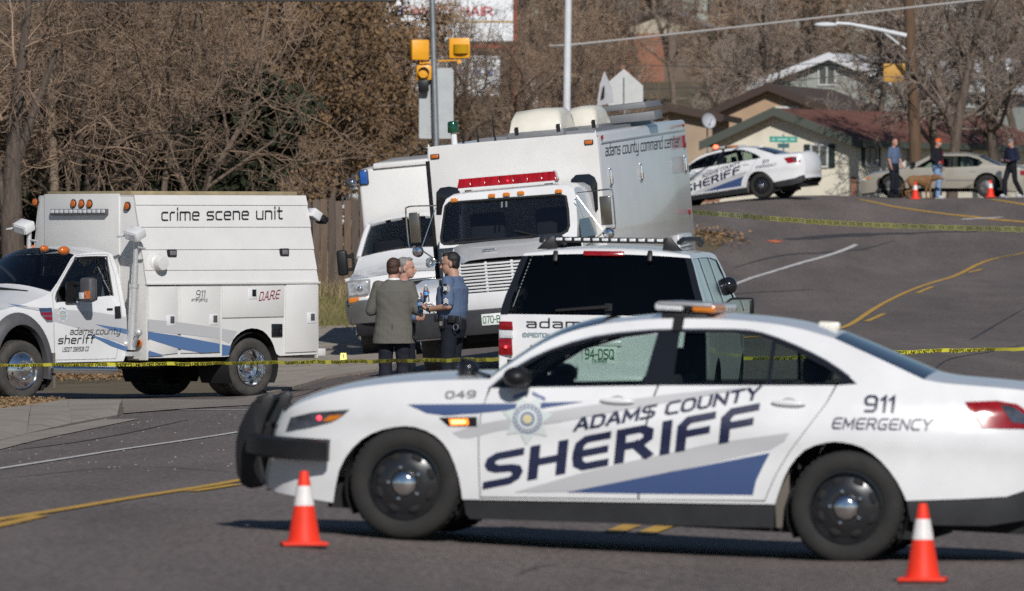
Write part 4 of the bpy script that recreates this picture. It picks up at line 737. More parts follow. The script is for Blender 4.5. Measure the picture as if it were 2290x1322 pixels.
def star_badge(parent, f, r, rr=0.0):
    """seven-point sheriff star; f(u, v) puts it on a surface"""
    mb = MB(); pts = []
    for i in range(14):
        a = -math.pi / 2 + math.pi * i / 7; q = r if i % 2 == 0 else r * 0.60; pts.append((q * math.cos(a), q * math.sin(a)))
    V, F = region(pts, step=r * 0.3); mb.add([f(u, v, 0.0) for u, v in V], F); b = mb.build('badge', BADGE, parent, smooth=60)
    def ring(r0, r1, dz, name, m, n=28):
        q = MB(); vs = [f(ra * math.cos(2 * math.pi * k / n), ra * math.sin(2 * math.pi * k / n), dz) for k in range(n) for ra in (r0, r1)]
        q.add(vs, [(2 * k, 2 * k + 1, (2 * k + 3) % (2 * n), (2 * k + 2) % (2 * n)) for k in range(n)]); q.build(name, m, b, smooth=60)
    ring(0.40 * r, 0.56 * r, .0015, 'badge_ring', BADGEBLUE); ring(0.44 * r, 0.51 * r, .003, 'badge_ring', BADGE); ring(0.0, 0.17 * r, .002, 'badge_centre', BADGEGOLD, 12); ring(0.19 * r, 0.27 * r, .002, 'badge_ring', BADGEBLUE, 20)
    q = MB()
    for k in range(20):
        a = 2 * math.pi * k / 20; q.add([f(rad * math.cos(a + da), rad * math.sin(a + da), .004) for rad, da in ((.45 * r, -.05), (.50 * r, -.05), (.50 * r, .05), (.45 * r, .05))], [(0, 1, 2, 3)])
    tag(q.build('badge_lettering', NAVY, b, smooth=0), kind='stuff')
    q = MB()
    for s_ in (-1, 1): q.add([f(s_ * u * r, v * r, .001) for u, v in ((.10, .93), (.62, .72), (.62, .84), (.10, 1.05))], [(0, 1, 2, 3)])
    q.build('badge_banner', BADGEBLUE, b, smooth=0)
    return b

def wheel(parent, c, out, r=0.36, w=0.24, rim_r=0.235, kind='steel', name='wheel', rub=None):
    """c = hub centre on the outer face plane, out = outward axis"""
    out = Vector(out); c = Vector(c); e = thing(name, None, None); e.parent = parent; e.matrix_local = Matrix.Translation(c) @ out.to_track_quat('Z', 'X').to_matrix().to_4x4()
    z = (0, 0, 0); up = (0, 0, 1)
    m = MB(); m.lathe([(rim_r, -w * .95), (r * .93, -w), (r * .985, -w * .93), (r, -w * .8), (r, -w * .25), (r * .985, -w * .1), (r * .93, -.006), (r * .84, .006), (rim_r * 1.08, -.004), (rim_r, -.02)], z, up, 48)
    m.build('tyre', rub or RUBBER, e, smooth=50)
    if kind == 'slick': return e
    tread = MB()
    for k in range(44):
        a = 2 * math.pi * k / 44
        for q in (-.72, -.4): tread.box((r * math.cos(a), r * math.sin(a), w * q + .0), (.012, .03, w * .2), Matrix.Rotation(a, 3, 'Z'))
    tag(tread.build('tread', rub or RUBBER, e, smooth=0), kind='stuff')
    if kind == 'steel':
        m = MB(); m.lathe([(rim_r, -.005), (rim_r * .965, -.004), (rim_r * .93, -.03), (rim_r * .90, -.055), (rim_r * .80, -.05), (rim_r * .56, -.018), (rim_r * .40, -.02), (.0, -.02)], z, up, 40); rim = m.build('rim', STEELBLACK, e, smooth=40)
        for k in range(8):
            a = 2 * math.pi * (k + .5) / 8; rr = rim_r * .74; m = MB(); m.ball((rr * math.cos(a), rr * math.sin(a), -.041), (rim_r * .115, rim_r * .17, .014), 10, 6, Matrix.Rotation(a, 3, 'Z'))
            m.build('vent_hole', DARK, e)
        m = MB(); m.lathe([(rim_r * .36, -.02), (rim_r * .355, .0), (rim_r * .30, .018), (rim_r * .18, .028), (.0, .031)], z, up, 28); m.build('hub_cap', CHROME, e, smooth=50)
        m = MB()
        for k in range(5):
            a = 2 * math.pi * k / 5 + .3; m.lathe([(.011, -.02), (.011, .0), (.0, .002)], (rim_r * .45 * math.cos(a), rim_r * .45 * math.sin(a), 0), up, 6)
        tag(m.build('wheel_nut', CHROME, e), kind='stuff')
    elif kind == 'cover':       # front wheel of a heavy pickup: polished dome with hub
        m = MB(); m.lathe([(rim_r, .0), (rim_r * .97, .012), (rim_r * .92, .0), (rim_r * .86, .008), (rim_r * .62, .045), (rim_r * .52, .05), (rim_r * .46, .04), (rim_r * .36, .042), (rim_r * .30, .085), (rim_r * .24, .10), (0, .102)], z, up, 40); rim = m.build('rim', CHROME, e, smooth=40)
        for k in range(4):
            m = MB(); a = 2 * math.pi * (k + .12) / 4; m.ball((rim_r * .76 * math.cos(a), rim_r * .76 * math.sin(a), .028), (.012, .021, .02), 8, 5, Matrix.Rotation(a, 3, 'Z')); m.build('vent_hole', DARK, e)
        m = MB()
        for k in range(10):
            a = 2 * math.pi * k / 10; m.lathe([(.015, .03), (.014, .066), (.0, .075)], (rim_r * .44 * math.cos(a), rim_r * .44 * math.sin(a), 0), up, 8)
        tag(m.build('wheel_nut', CHROME, e), kind='stuff')
    elif kind == 'dual':        # deep dished rear wheel
        m = MB(); m.lathe([(rim_r, .0), (rim_r * .97, .008), (rim_r * .93, -.012), (rim_r * .90, -.10), (rim_r * .84, -.15), (rim_r * .55, -.165), (rim_r * .42, -.15), (rim_r * .40, -.10), (rim_r * .34, -.06), (rim_r * .22, -.04), (0, -.038)], z, up, 40); rim = m.build('rim', CHROME, e, smooth=40)
        for k in range(4):
            m = MB(); a = 2 * math.pi * (k + .4) / 4; m.ball((rim_r * .70 * math.cos(a), rim_r * .70 * math.sin(a), -.155), (.02, .035, .02), 8, 5, Matrix.Rotation(a, 3, 'Z')); m.build('vent_hole', DARK, e)
        m = MB()
        for k in range(8):
            a = 2 * math.pi * k / 8; m.lathe([(.015, -.16), (.014, -.115), (.0, -.11)], (rim_r * .5 * math.cos(a), rim_r * .5 * math.sin(a), 0), up, 8)
        tag(m.build('wheel_nut', CHROME, e), kind='stuff')
    elif kind == 'alloy':
        m = MB(); m.lathe([(rim_r, .0), (rim_r * .95, .0), (rim_r * .90, -.04), (rim_r * .5, -.02), (rim_r * .2, .0), (0, .004)], z, up, 32); m.build('rim', mat('dull_alloy', (.15, .15, .155), rough=.5, metal=.5), e, smooth=40)
    return e

def arch_liner(parent, c, r, y0, y1, sg, n=16):
    m = MB(); rows = []
    for y in (y0, y1):
        rows.append([(c[0] + r * math.cos(a), sg * y, max(0.12, c[2] + r * math.sin(a))) for a in [math.pi * 1.18 - math.pi * 1.36 * k / n for k in range(n + 1)]])
    m.grid(rows); b = len(m.v); m.add([(c[0], sg * y1, c[2])], []); base = len(rows[0])
    m.f += [(base + k, base + k + 1, b) for k in range(n)]
    return m.build('wheel_arch', DARK, parent, smooth=60)

SED_F, SED_R = at(898, 1203, 347), at(1885, 1258, 349.8)
SED_M = place(SED_F, (1.434, 0.93, 0), SED_F - SED_R, 0.0)
def make_sedan():
    S = Frame(SED_M); root = thing('sheriff_sedan', 'white sheriff sedan with black push bar in front between the two large cones', 'police car', SED_M)
    Wp = spline([-2.75, -2.66, -2.5, -2.25, -1.9, -1.434, -.7, 0, .7, 1.434, 1.8, 2.05, 2.22, 2.33, 2.42], [.50, .66, .78, .855, .905, .935, .945, .945, .945, .935, .905, .85, .77, .67, .52])
    Fz = spline([.0, .2, .36, .52, .66, .80, .84, .95, 1.02, 1.08, 1.2, 1.35, 1.45, 1.55], [.93, .958, .985, .992, .990, 1.0, .996, .965, .94, .90, .825, .725, .65, .56])
    yf = lambda x, z: Wp(x) * Fz(z)
    K = Kit(S, root, yf); T, L2 = K.T, K.L2
    def panel(name, V, F, material, parent, off=0.0, sides=(1, -1)): return K.panel(name, V, F, material, parent, off, sides)
    segs = [('front_bumper', WHITE, [(602, 1092), (599, 1070), (604, 1045), (612, 1005), (617, 970), (627, 943), (636, 924)], .10, .10),
            ('hood', WHITE, [(636, 924), (650, 912), (690, 894), (760, 874), (850, 860), (950, 852), (1040, 849), (1096, 848)], .06, .05),
            ('windscreen', GL_DARK, [(1096, 848), (1110, 836), (1150, 808), (1200, 776), (1250, 751), (1300, 735), (1345, 725)], .07, .06),
            ('roof', WHITE, [(1345, 725), (1430, 716), (1500, 713), (1580, 713), (1660, 717), (1740, 726), (1800, 738), (1866, 757)], .035, .035),
            ('rear_window', GL_DARK, [(1866, 757), (1930, 786), (2000, 818), (2066, 849)], .035, .045),
            ('boot_lid', WHITE, [(2066, 849), (2110, 857), (2180, 863), (2250, 869), (2310, 875)], .045, .04),
            ('rear_bumper', WHITE, [(2310, 875), (2335, 890), (2352, 930), (2356, 980), (2350, 1040), (2335, 1090), (2338, 1125)], .08, .10)]
    top = []
    for name, m, P, b0, b1 in segs:
        P = smooth_poly(L2(P), 3); top += P if not top else P[1:]
        mb = MB(); rows = []; n = len(P)
        for i, (x, z) in enumerate(P):
            a, b = np.array(P[max(0, i - 1)]), np.array(P[min(n - 1, i + 1)]); t = (b - a) / np.linalg.norm(b - a); nr = np.array([t[1], -t[0]]); nr = -nr if nr[1] < 0 and name not in ('front_bumper', 'rear_bumper') else nr
            if name == 'front_bumper' and nr[0] < 0 or name == 'rear_bumper' and nr[0] > 0: nr = -nr
            bow = b0 + (b1 - b0) * i / (n - 1); ye = float(yf(x, z))
            rows.append([(x + nr[0] * bow * (1 - u * u), ye * u, z + nr[1] * bow * (1 - u * u)) for u in np.linspace(-1, 1, 13)])
        mb.grid(rows); mb.build(name, m, root, smooth=60)
        if name == 'front_bumper':
            g = MB(); g.grid([[(p[0] + .012, p[1], p[2]) for p in r[3:10]] for r in rows[4:-3]]); g.build('grille', BLACK, root, smooth=60)
    lower = [(2335, 1090), (2290, 1098), (2250, 1111), (2150, 1116)] + smooth_poly([(2027, 1120), (2007, 1078), (1971, 1032), (1929, 1001), (1883, 989), (1847, 990), (1800, 1006), (1764, 1047), (1744, 1094), (1733, 1128)], 2) + \
            smooth_poly([(1034, 1117), (1026, 1068), (1005, 1011), (974, 975), (928, 955), (882, 955), (830, 970), (789, 1001), (758, 1052), (745, 1124)], 2) + [(680, 1113), (620, 1101)]
    dlo_top = [(1093, 868), (1150, 822), (1230, 781), (1330, 752), (1430, 740), (1500, 737), (1640, 737), (1705, 745), (1780, 773), (1850, 808), (1900, 843), (1917, 859)]
    fr, rr = [(1088, 890), (1076, 925), (1071, 980), (1072, 1050), (1075, 1111)], [(1848, 900), (1810, 950), (1765, 1010), (1735, 1060), (1717, 1100), (1710, 1119)]
    shift = lambda P, d: [(x + d, y) for x, y in P]
    hole = L2(dlo_top + [(1872, 862)] + shift(rr, 2) + [(1712, 1122), (1072, 1114)] + shift(fr, -2)[::-1])
    outer = top[:-1] + L2(lower)
    V, F = region(outer, [hole], step=.085, edge=.06); panel('body', V, F, WHITE, root)
    V, F = region(L2([(1093, 866), (1917, 859), (1872, 862)] + shift(rr, 2) + [(1712, 1122), (1072, 1114)] + shift(fr, -2)[::-1]), step=.2); panel('door_gap_liner', V, F, DARK, root, -.02)
    d1 = [(1098, 868), (1470, 862), (1455, 900), (1441, 960), (1437, 1000), (1432, 1060), (1425, 1080), (1426, 1116)] + fr[::-1]
    d2 = [(1474, 862), (1868, 862)] + rr + [(1430, 1117), (1429, 1082), (1436, 1060), (1441, 1000), (1445, 960), (1459, 900)]
    fd = panel('front_door', *region(L2(d1), step=.085, edge=.06), WHITE, root); rd = panel('rear_door', *region(L2(d2), step=.085, edge=.06), WHITE, root)
    gl1 = L2([(1108, 863), (1160, 827), (1230, 788), (1330, 759), (1430, 746), (1471, 744), (1438, 858)]); gl2 = L2([(1521, 743), (1640, 744), (1700, 752), (1727, 762), (1714, 856), (1504, 857)]); gl3 = L2([(1736, 768), (1780, 786), (1850, 823), (1880, 846), (1880, 856), (1723, 856)])
    dlo = L2(dlo_top + [(1500, 861)])
    panel('window_trim', *region(dlo, [gl1, gl2, gl3], step=.1, edge=.05), GLOSSBLACK, root, -.004)
    # bright strip along the window opening
    for sg in (1, -1):
        mb = MB(); P = smooth_poly(dlo, 2)[:21]; mb.tube([(x, sg * (float(yf(x, z)) + .002), z) for x, z in P], .007, 6); mb.build('window_moulding', mat('satin_moulding', (.16, .17, .2), rough=.3, metal=.6), root)
    for g, d in ((gl1, fd), (gl2, rd), (gl3, rd)):
        V, F = region(g, step=.15)
        for k, sg in enumerate((1, -1)): panel('window', V, F, GL_TINT, d[k], -.014, (sg,))
    for k, sg in enumerate((1, -1)):
        for d, (px, py) in ((fd, (1381, 897)), (rd, (1764, 902))):
            p = T(px, py); mb = MB(); mb.ball((p.x, sg * (p.y + .018), p.z), (.115, .018, .021), 14, 8); mb.box((p.x, sg * (p.y + .004), p.z), (.05, .02, .05)); mb.build('handle', WHITE, d[k])
            mb = MB(); mb.ball((p.x + .0, sg * (p.y - .002), p.z), (.05, .006, .035), 12, 6); mb.build('handle_recess', GREYPLASTIC, d[k])
    panel('rocker_panel', *region(L2([(1036, 1119), (1733, 1129), (1731, 1181), (1640, 1180), (1050, 1161), (1041, 1150)]), step=.12), ROCK, root, -.012)
    panel('rear_valance', *region(L2([(2028, 1121), (2150, 1117), (2250, 1112), (2290, 1099), (2335, 1091), (2338, 1130), (2300, 1163), (2210, 1177), (2060, 1175), (2036, 1165)]), step=.12), ROCK, root, -.008)
    panel('mud_flap', *region(L2([(1733, 1130), (1746, 1092), (1764, 1056), (1764, 1100), (1752, 1140), (1748, 1182), (1735, 1182)]), step=.1), MUD, root, -.03)
    mb = MB(); mb.box((0, 0, .235), (3.9, 1.56, .14)); mb.box((1.9, 0, .27), (.6, 1.3, .1)); mb.box((-2.2, 0, .3), (.7, 1.3, .14)); mb.build('underbody', DARK, root)
    for sg in (1, -1):
        for xw in (1.434, -1.434):
            arch_liner(root, (xw, 0, .345), .395, .90, .55, sg); wheel(root, (xw, sg * .93, .352), (0, sg, 0), r=.362, w=.245, rim_r=.235)
        p = T(1158, 846); mb = MB(); mb.ball((p.x - .02, sg * (p.y + .15), p.z + .01), (.095, .12, .068), 16, 10); mb.box((p.x - .03, sg * (p.y + .04), p.z - .03), (.08, .12, .05)); mr = mb.build('mirror', BLACK, root)
        mb = MB(); mb.lathe([(0, 0), (.052, .002)], (p.x - .105, sg * (p.y + .15), p.z + .012), (-1, 0, 0), 16); mb.build('mirror_glass', CHROME, mr)
    # push bar
    mb_parts = []
    for sg in (1, -1):
        P = [S.Y(px, py, .30) for px, py in [(588, 882), (606, 876), (617, 888), (600, 930), (589, 965), (584, 1000), (590, 1040), (598, 1072), (588, 1088), (562, 1093), (543, 1084), (532, 1060), (529, 1020), (530, 985), (537, 955), (548, 930), (566, 900)]]
        mb = MB(); mb.prism([(p.x, sg * .32 - .03, p.z) for p in P], (0, .06, 0)); mb_parts.append(mb)
    pb = None
    for mb in mb_parts:
        o = mb.build('push_bar_upright', BLACK, root, smooth=30, bevel=.012)
    zt, zm, zl = S.Y(600, 890, 0).z, S.Y(560, 1000, 0).z, S.Y(560, 1070, 0).z; xt, xm = S.Y(602, 890, 0).x, S.Y(562, 1000, .5).x
    for z_, x_, r_ in ((zt, xt, .022), (zm, xm, .035), (zl, xm - .02, .022), ((zt + zm) / 2, xm - .08, .02)):
        mb = MB(); mb.tube([(x_, -.36, z_), (x_, .36, z_)], r_, 10); mb.build('push_bar_tube', BLACK, root)
    for sg in (1, -1):
        z0, z1 = S.Y(700, 1031, .97).z, S.Y(700, 981, .97).z; xe, xs_ = S.Y(736, 1000, .97).x, S.Y(632, 1000, .95).x
        path = smooth_poly([(xm + .01, .28), (xm - .02, .52), (xm - .14, .78), (xs_ - .02, .915), (xs_ - .16, .955), (xe, .965)], 4)
        rows = []
        for i, (x, y) in enumerate(path):
            a, b = np.array(path[max(0, i - 1)]), np.array(path[min(len(path) - 1, i + 1)]); t = (b - a) / np.linalg.norm(b - a); n_ = np.array([-t[1], t[0]]) * (1 if t[0] < 0 else 1); n_ = n_ if n_[1] > 0 or n_[0] > 0 else -n_
            c = lambda k, z: (x + n_[0] * k, sg * (y + n_[1] * k), z)
            rows.append([c(.0, z0), c(.05, z0 + .02), c(.055, z1 - .02), c(.0, z1), c(-.02, z1), c(-.02, z0), c(.0, z0)])
        mb = MB(); mb.grid(rows); mb.add(rows[-1][:-1], [tuple(range(6))]); mb.add(rows[0][:-1], [tuple(range(6))]); mb.build('push_bar_wing', BLACK, root, smooth=30)
    # lamps
    hl = panel('headlight', *region(L2([(640, 965), (651, 934), (700, 922), (782, 916), (766, 930), (742, 944), (695, 956)]), step=.06, edge=.04), LENSDARK, root, .006)
    panel('indicator', *region(L2([(722, 941), (738, 929), (768, 927), (755, 937), (739, 942)]), step=.05), AMBER, hl[0], .010, (1,))
    p = T(714, 935); mb = MB(); mb.ball((p.x, p.y + .01, p.z), (.016, .012, .016), 10, 8); mb.build('strobe', LAMP_RED, hl[0])
    fl = panel('fender_light', *region(L2([(982, 934), (1067, 932), (1067, 954), (1003, 953)]), step=.06), GLOSSBLACK, root, .005, (1,))[0]
    panel('lit_lens', *region(L2([(1004, 937), (1047, 936), (1049, 950), (1008, 951)]), step=.03), LAMP_AMB, fl, .010, (1,)); panel('lit_core', *region(L2([(1010, 940), (1040, 940), (1041, 946), (1012, 947)]), step=.03), LAMP_HOT, fl, .013, (1,))
    tl = panel('taillight', *region(L2([(2158, 900), (2230, 897), (2275, 905), (2310, 930), (2318, 960), (2195, 958), (2180, 935)]), step=.06, edge=.05), REDL, root, .006)
    panel('reversing_lens', *region(L2([(2236, 906), (2268, 912), (2290, 928), (2300, 950), (2262, 945)]), step=.05), LENSDARK, tl[0], .011, (1,))
    # spotlight on the windscreen pillar
    p = S.Y(1047, 826, .60); q = T(1100, 846); mb = MB(); mb.ball(p, (.072, .072, .068), 16, 12); mb.tube([p, (q.x + .02, q.y - .02, q.z + .01)], .014, 8); mb.lathe([(.075, 0), (.075, .02), (.0, .022)], (p.x + .03, p.y, p.z), (1, 0, 0), 18); mb.build('spotlight', GLOSSBLACK, root)
    # roof light bar with strap feet, aerial pod, roof number
    zb = S.Y(1550, 704, 0).z; x0, x1 = S.Y(1484, 688, .0).x, S.Y(1630, 688, .0).x; xc = (x0 + x1) / 2; z1 = S.Y(1550, 675, 0).z
    lb = thing('light_bar', None, None); lb.parent = root
    mb = MB(); mb.box((xc, 0, zb - .006), (.30, 1.10, .03)); mb.build('bar_base', BLACK, lb, bevel=.008)
    for k in range(6):
        for fx, m in ((.25, CLEARL), (-.29, AMBER if k > 2 else CLEARL)):
            mb = MB(); mb.box((xc + fx * .42, (k - 2.5) * .185, (zb + z1) / 2 + .008), (.19 if fx > 0 else .16, .175, (z1 - zb) * .62)); mb.build('lens', m, lb, bevel=.02)
    mb = MB(); mb.box((xc, 0, z1 - .012), (.36, 1.12, .02)); mb.build('bar_top', mat('bar_top_grey', (.32, .32, .33), rough=.35), lb, bevel=.008)
    for sg in (1, -1):
        e0, e1 = T(1519, 712), T(1519, 740); mb = MB(); mb.grid([[(e0.x + d, sg * (y), z) for d in (-.035, .035)] for y, z in ((.45, zb - .015), (e0.y * .9, e0.z + .025), (e0.y + .012, e0.z + .004), (e1.y + .012, e1.z))]); mb.build('bar_strap', BLACK, lb)
        mb = MB(); mb.box((xc + .12, sg * .5, zb - .03), (.06, .05, .03)); mb.box((xc - .12, sg * .5, zb - .03), (.06, .05, .03)); mb.build('bar_foot', CHROME, lb)
    p = S.Y(1855, 730, 0); mb = MB(); mb.box((p.x, 0, p.z + .005), (.14, .06, .05)); mb.build('aerial_pod', mat('cream_plastic', (.7, .68, .6), rough=.4), root, bevel=.015)
    p = S.Y(1707, 716, 0); mb = MB(); lettering(mb, '049', lambda u, v: (p.x + .22 - u, .25 - v * 0, p.z) if 0 else (p.x - .16 + u, -.22 + v, p.z - .001 + .012), width=.34, height=.42, thick=.2); mb.build('roof_number', NAVY, root, smooth=0)
    # film graphics on the driver's side
    def film(name, P, m, off=.0035): return panel(name, *region(L2(P), step=.09, edge=.06), m, root, off, (1,))
    film('grey_stripe', [(1012, 968), (1075, 948), (1200, 925), (1330, 905), (1480, 884), (1640, 868), (1700, 866), (1560, 888), (1400, 917), (1250, 944), (1120, 962), (1050, 980), (1030, 980)], GREYF, .003)
    film('grey_stripe', [(1150, 1101), (1300, 1058), (1440, 1025), (1600, 990), (1766, 968), (1755, 986), (1722, 1006), (1440, 1068), (1300, 1099)], GREYF, .003)
    film('blue_stripe', [(912, 905), (1150, 903), (1280, 899), (1305, 899), (1200, 915), (1119, 919), (1062, 925), (995, 929), (955, 924)], BLUE)
    film('blue_stripe', [(1268, 1101), (1440, 1067), (1722, 1013), (1705, 1045), (1691, 1075), (1684, 1107), (1440, 1104)], BLUE)
    def film_text(txt, p0, p1, hpx, m, shear=.12, **k):
        p0, p1 = np.array(p0, float), np.array(p1, float); d = p1 - p0; L = np.linalg.norm(d)
        def f(u, v):
            q = T(p0[0] + d[0] * u + hpx * v * shear, p0[1] + d[1] * u - hpx * v); return (q.x, q.y + .0065, q.z)
        mb = MB(); lettering(mb, txt, f, width=1.0, height=1.0, **k); return mb.build('lettering', m, root, smooth=0)
    film_text('SHERIFF', (1091, 1084), (1682, 972), 61, NAVY, shear=.10, thick=.26, gap=.40)
    film_text('ADAMS COUNTY', (1286, 962), (1694, 890), 25, NAVY, shear=.25, thick=.22, gap=.30, space=.5)
    film_text('049', (998, 890), (1062, 888), 14, GREYPLASTIC, shear=.1, thick=.2, gap=.3)
    film_text('911', (1934, 919), (1996, 920), 33, NAVY, shear=.12, thick=.17, gap=.3)
    film_text('EMERGENCY', (1861, 957), (2080, 961), 22, NAVY, shear=.25, thick=.16, gap=.3)
    c = T(1180, 937); star_badge(root, lambda u, v, d: (c.x - u, float(yf(c.x - u, c.z + v)) + .006 + d, c.z + v), .17)
    # cabin: seats, partition, dash, wheel
    for sx in (.18, -.78):
        for sy in (.37, -.37):
            mb = MB(); mb.box((sx - .22, sy, .82), (.16, .50, .62), Matrix.Rotation(R(-14), 3, 'Y')); mb.box((sx, sy, .52), (.5, .5, .16)); s_ = mb.build('seat', SEAT, root, bevel=.05)
            mb = MB(); mb.box((sx - .32, sy, 1.21), (.1, .26, .17)); mb.build('headrest', SEAT, s_, bevel=.04)
    mb = MB(); mb.box((-.22, 0, 1.05), (.04, 1.2, .16)); mb.box((1.05, 0, .86), (.35, 1.5, .22)); mb.box((.62, .0, .98), (.2, .34, .2)); mb.build('dashboard', SEAT, root, bevel=.03)
    mb = MB(); mb.tube([(.74 + .05 * math.sin(a), .37 + .18 * math.cos(a), .98 + .17 * math.sin(a)) for a in np.linspace(0, 6.28, 20)], .014, 6); mb.build('steering_wheel', SEAT, root)
    mb = MB(); mb.box((-.3, 0, .4), (3.0, 1.5, .1)); mb.box((-1.5, 0, .78), (.5, 1.3, .25)); mb.build('cabin_floor', DARK, root)
    return root
sedan = make_sedan()
# ------------------------------------------------------------------ the crime scene truck
AMBD = mat('dark_amber_lens', (0.55, 0.13, 0.015), rough=0.2, coat=0.7)
DGREY = mat('dark_grey_flare', (0.075, 0.075, 0.08), rough=0.6, var=0.15, scale=5)
TAN = mat('tan_roof_cover', (0.30, 0.24, 0.14), rough=0.8, var=0.2, scale=5)
DARE = mat('dark_red_film', (0.22, 0.012, 0.03), rough=0.4)
CT_F, CT_R = at(50, 895, 163.5), at(557, 886, 159.7)
CT_M = place(CT_F, (2.055, 1.08, 0), CT_F - CT_R, 0.0)
def make_crime_truck():
    S = Frame(CT_M); root = thing('crime_scene_truck', 'white crime scene unit truck with utility body and tall light mast', 'truck', CT_M)
    cf = spline([0, .5, .9, 1.2, 1.3, 1.5, 2.02, 2.2], [.97, .99, 1.0, .985, .955, .89, .73, .68]); wp = spline([-1.5, 1.0, 1.8, 2.6, 2.9, 3.05], [1.0, 1.0, .99, .97, .92, .80])
    K = Kit(S, root, lambda x, z: cf(z) * wp(x)); T = K.T
    # ---- cab
    pil = K.L2([(113, 653), (128, 632), (145, 603), (159, 578), (166, 570)]); roof = K.L2([(166, 570), (190, 566), (215, 564), (240, 564), (250, 568)]); back = K.L2([(250, 568), (259, 590), (268, 625), (278, 680), (284, 735), (284, 782), (276, 808)])
    hood = [(2.98, 1.06), (2.95, 1.15), (2.7, 1.20), (2.3, 1.235)] + K.L2([(20, 689), (60, 678), (100, 662), (113, 653)])
    front = [(2.96, .55), (3.02, .75), (3.02, .95), (2.98, 1.06)]
    K.loft('hood', WHITE, smooth_poly(hood, 2), .08, .13); K.loft('windscreen', GL_DARK, smooth_poly(pil, 3), .12, .10); K.loft('roof', WHITE, smooth_poly(roof, 3), .10, .07); K.loft('cab_back', WHITE, smooth_poly(back, 2), .05, .05, ny=(-1, 0)); K.loft('front_bumper', WHITE, smooth_poly(front, 3), .1, .1, ny=(1, 0))
    g = MB(); g.box((3.12, 0, .95), (.05, 1.2, .35)); g.build('grille', CHROME, root, bevel=.02)
    cx, cz = 2.055, .41
    arch_in = [(cx + .46 * math.cos(a), cz + .63 * math.sin(a)) for a in np.linspace(-.25, math.pi + .25, 22)]
    sill = K.L2([(276, 808), (118, 811)])
    outline = front[:1] + front[1:] + hood[1:] + pil[1:] + roof[1:] + back[1:-1] + sill + arch_in + [(2.7, .5)]
    win = K.L2([(127, 676), (127, 655), (165, 585), (174, 577), (233, 575), (239, 583), (252, 661), (219, 664), (217, 672)])
    door = K.L2([(117, 657), (119, 690), (120, 740), (122, 806), (259, 803), (271, 745), (269, 676), (258, 617), (243, 570), (236, 568), (172, 571), (160, 582)])
    V, F = region(outline, [door], step=.11, edge=.07); K.panel('body', V, F, WHITE)
    ins = lambda P, k: [(np.array(P).mean(0) + (np.array(p) - np.array(P).mean(0)) * k).tolist() for p in P]
    V, F = region(ins(door, .992), [win], step=.11, edge=.07); dd = K.panel('door', V, F, WHITE)
    K.panel('door_gap_liner', *region(door, [win], step=.2), DARK, root, -.02)
    V, F = region(win, step=.2)
    for k, sg in enumerate((1, -1)): K.panel('window', V, F, GL_DARK, dd[k], -.012, (sg,))
    mb = MB(); P = smooth_poly(K.L2([(127, 676), (127, 655), (165, 585), (174, 577), (233, 575), (239, 583), (252, 661)]), 3); mb.tube([(x, float(K.yf(x, z)) + .002, z) for x, z in P], .014, 6); mb.build('window_seal', BLACK, dd[0])
    K.film('handle_plate', [(255, 686), (268, 685), (270, 712), (256, 713)], BLACK, .012, parent=dd[0]); K.film('key_plate', [(238, 690), (251, 690), (251, 694), (238, 694)], BLACK, .012, parent=dd[0])
    # windscreen wiper and cowl
    q0, q1 = S.X(-40, 640, 1.75), S.X(62, 652, 1.55); mb = MB(); mb.tube([q0, q1], .018, 6); mb.build('wiper', BLACK, root)
    # flares, mud flap, step
    for sg in (1, -1):
        rows = []
        for a in np.linspace(-.28, math.pi + .2, 30):
            c, s_ = math.cos(a), math.sin(a); rows.append([(cx + .60 * c, sg * .985, cz + .79 * s_), (cx + .58 * c, sg * 1.04, cz + .76 * s_), (cx + .50 * c, sg * 1.085, cz + .67 * s_), (cx + .455 * c, sg * 1.085, cz + .625 * s_), (cx + .44 * c, sg * 1.0, cz + .61 * s_)])
        mb = MB(); mb.grid(rows); mb.build('wheel_flare', DGREY, root, smooth=50)
        mb = MB(); mb.box((1.48, sg * .95, .40), (.04, .24, .48)); mb.build('mud_flap', MUD, root)
        arch_liner(root, (cx, 0, cz), .55, .97, .5, sg)
        p0, p1 = S.Y(122, 826, 1.12), S.Y(258, 828, 1.12); mb = MB(); mb.tube([(p0.x + .02, sg * 1.0, p0.z), (p0.x, sg * 1.1, p0.z), (p1.x, sg * 1.1, p1.z), (p1.x - .03, sg * 1.0, p1.z)], .055, 12); mb.build('step_bar', CHROME, root)
        wheel(root, (cx, sg * 1.08, .405), (0, sg, 0), r=.41, w=.26, rim_r=.262, kind='cover', rub=DIRTYRUBBER)
        wheel(root, (-2.055, sg * 1.13, .405), (0, sg, 0), r=.41, w=.25, rim_r=.262, kind='dual', rub=DIRTYRUBBER); wheel(root, (-2.055, sg * .82, .405), (0, sg, 0), r=.41, w=.25, rim_r=.26, kind='slick', rub=DIRTYRUBBER)
        # tow mirror
        c = S.Y(197, 650, 1.24); k = sg * 1.24; mb = MB(); mb.box((c.x, k, c.z + .01), (.14, .24, .335)); m_ = mb.build('mirror', DGREY, root, bevel=.045, seg=3)
        mb = MB(); mb.tube([(c.x + .05, sg * .96, c.z + .09), (c.x + .02, sg * 1.15, c.z + .09)], .035, 8); mb.tube([(c.x + .05, sg * .96, c.z - .10), (c.x + .02, sg * 1.15, c.z - .10)], .03, 8); mb.box((c.x + .1, sg * .985, c.z - .02), (.16, .03, .30)); mb.build('mirror_arm', BLACK, m_)
        mb = MB(); mb.box((c.x + .068, k + sg * .06, c.z - .06), (.02, .11, .11)); mb.build('mirror_marker', AMBD, m_, bevel=.006); mb = MB(); mb.box((c.x + .068, k - sg * .055, c.z - .07), (.02, .10, .09)); mb.build('mirror_lamp', CLEARL, m_, bevel=.006)
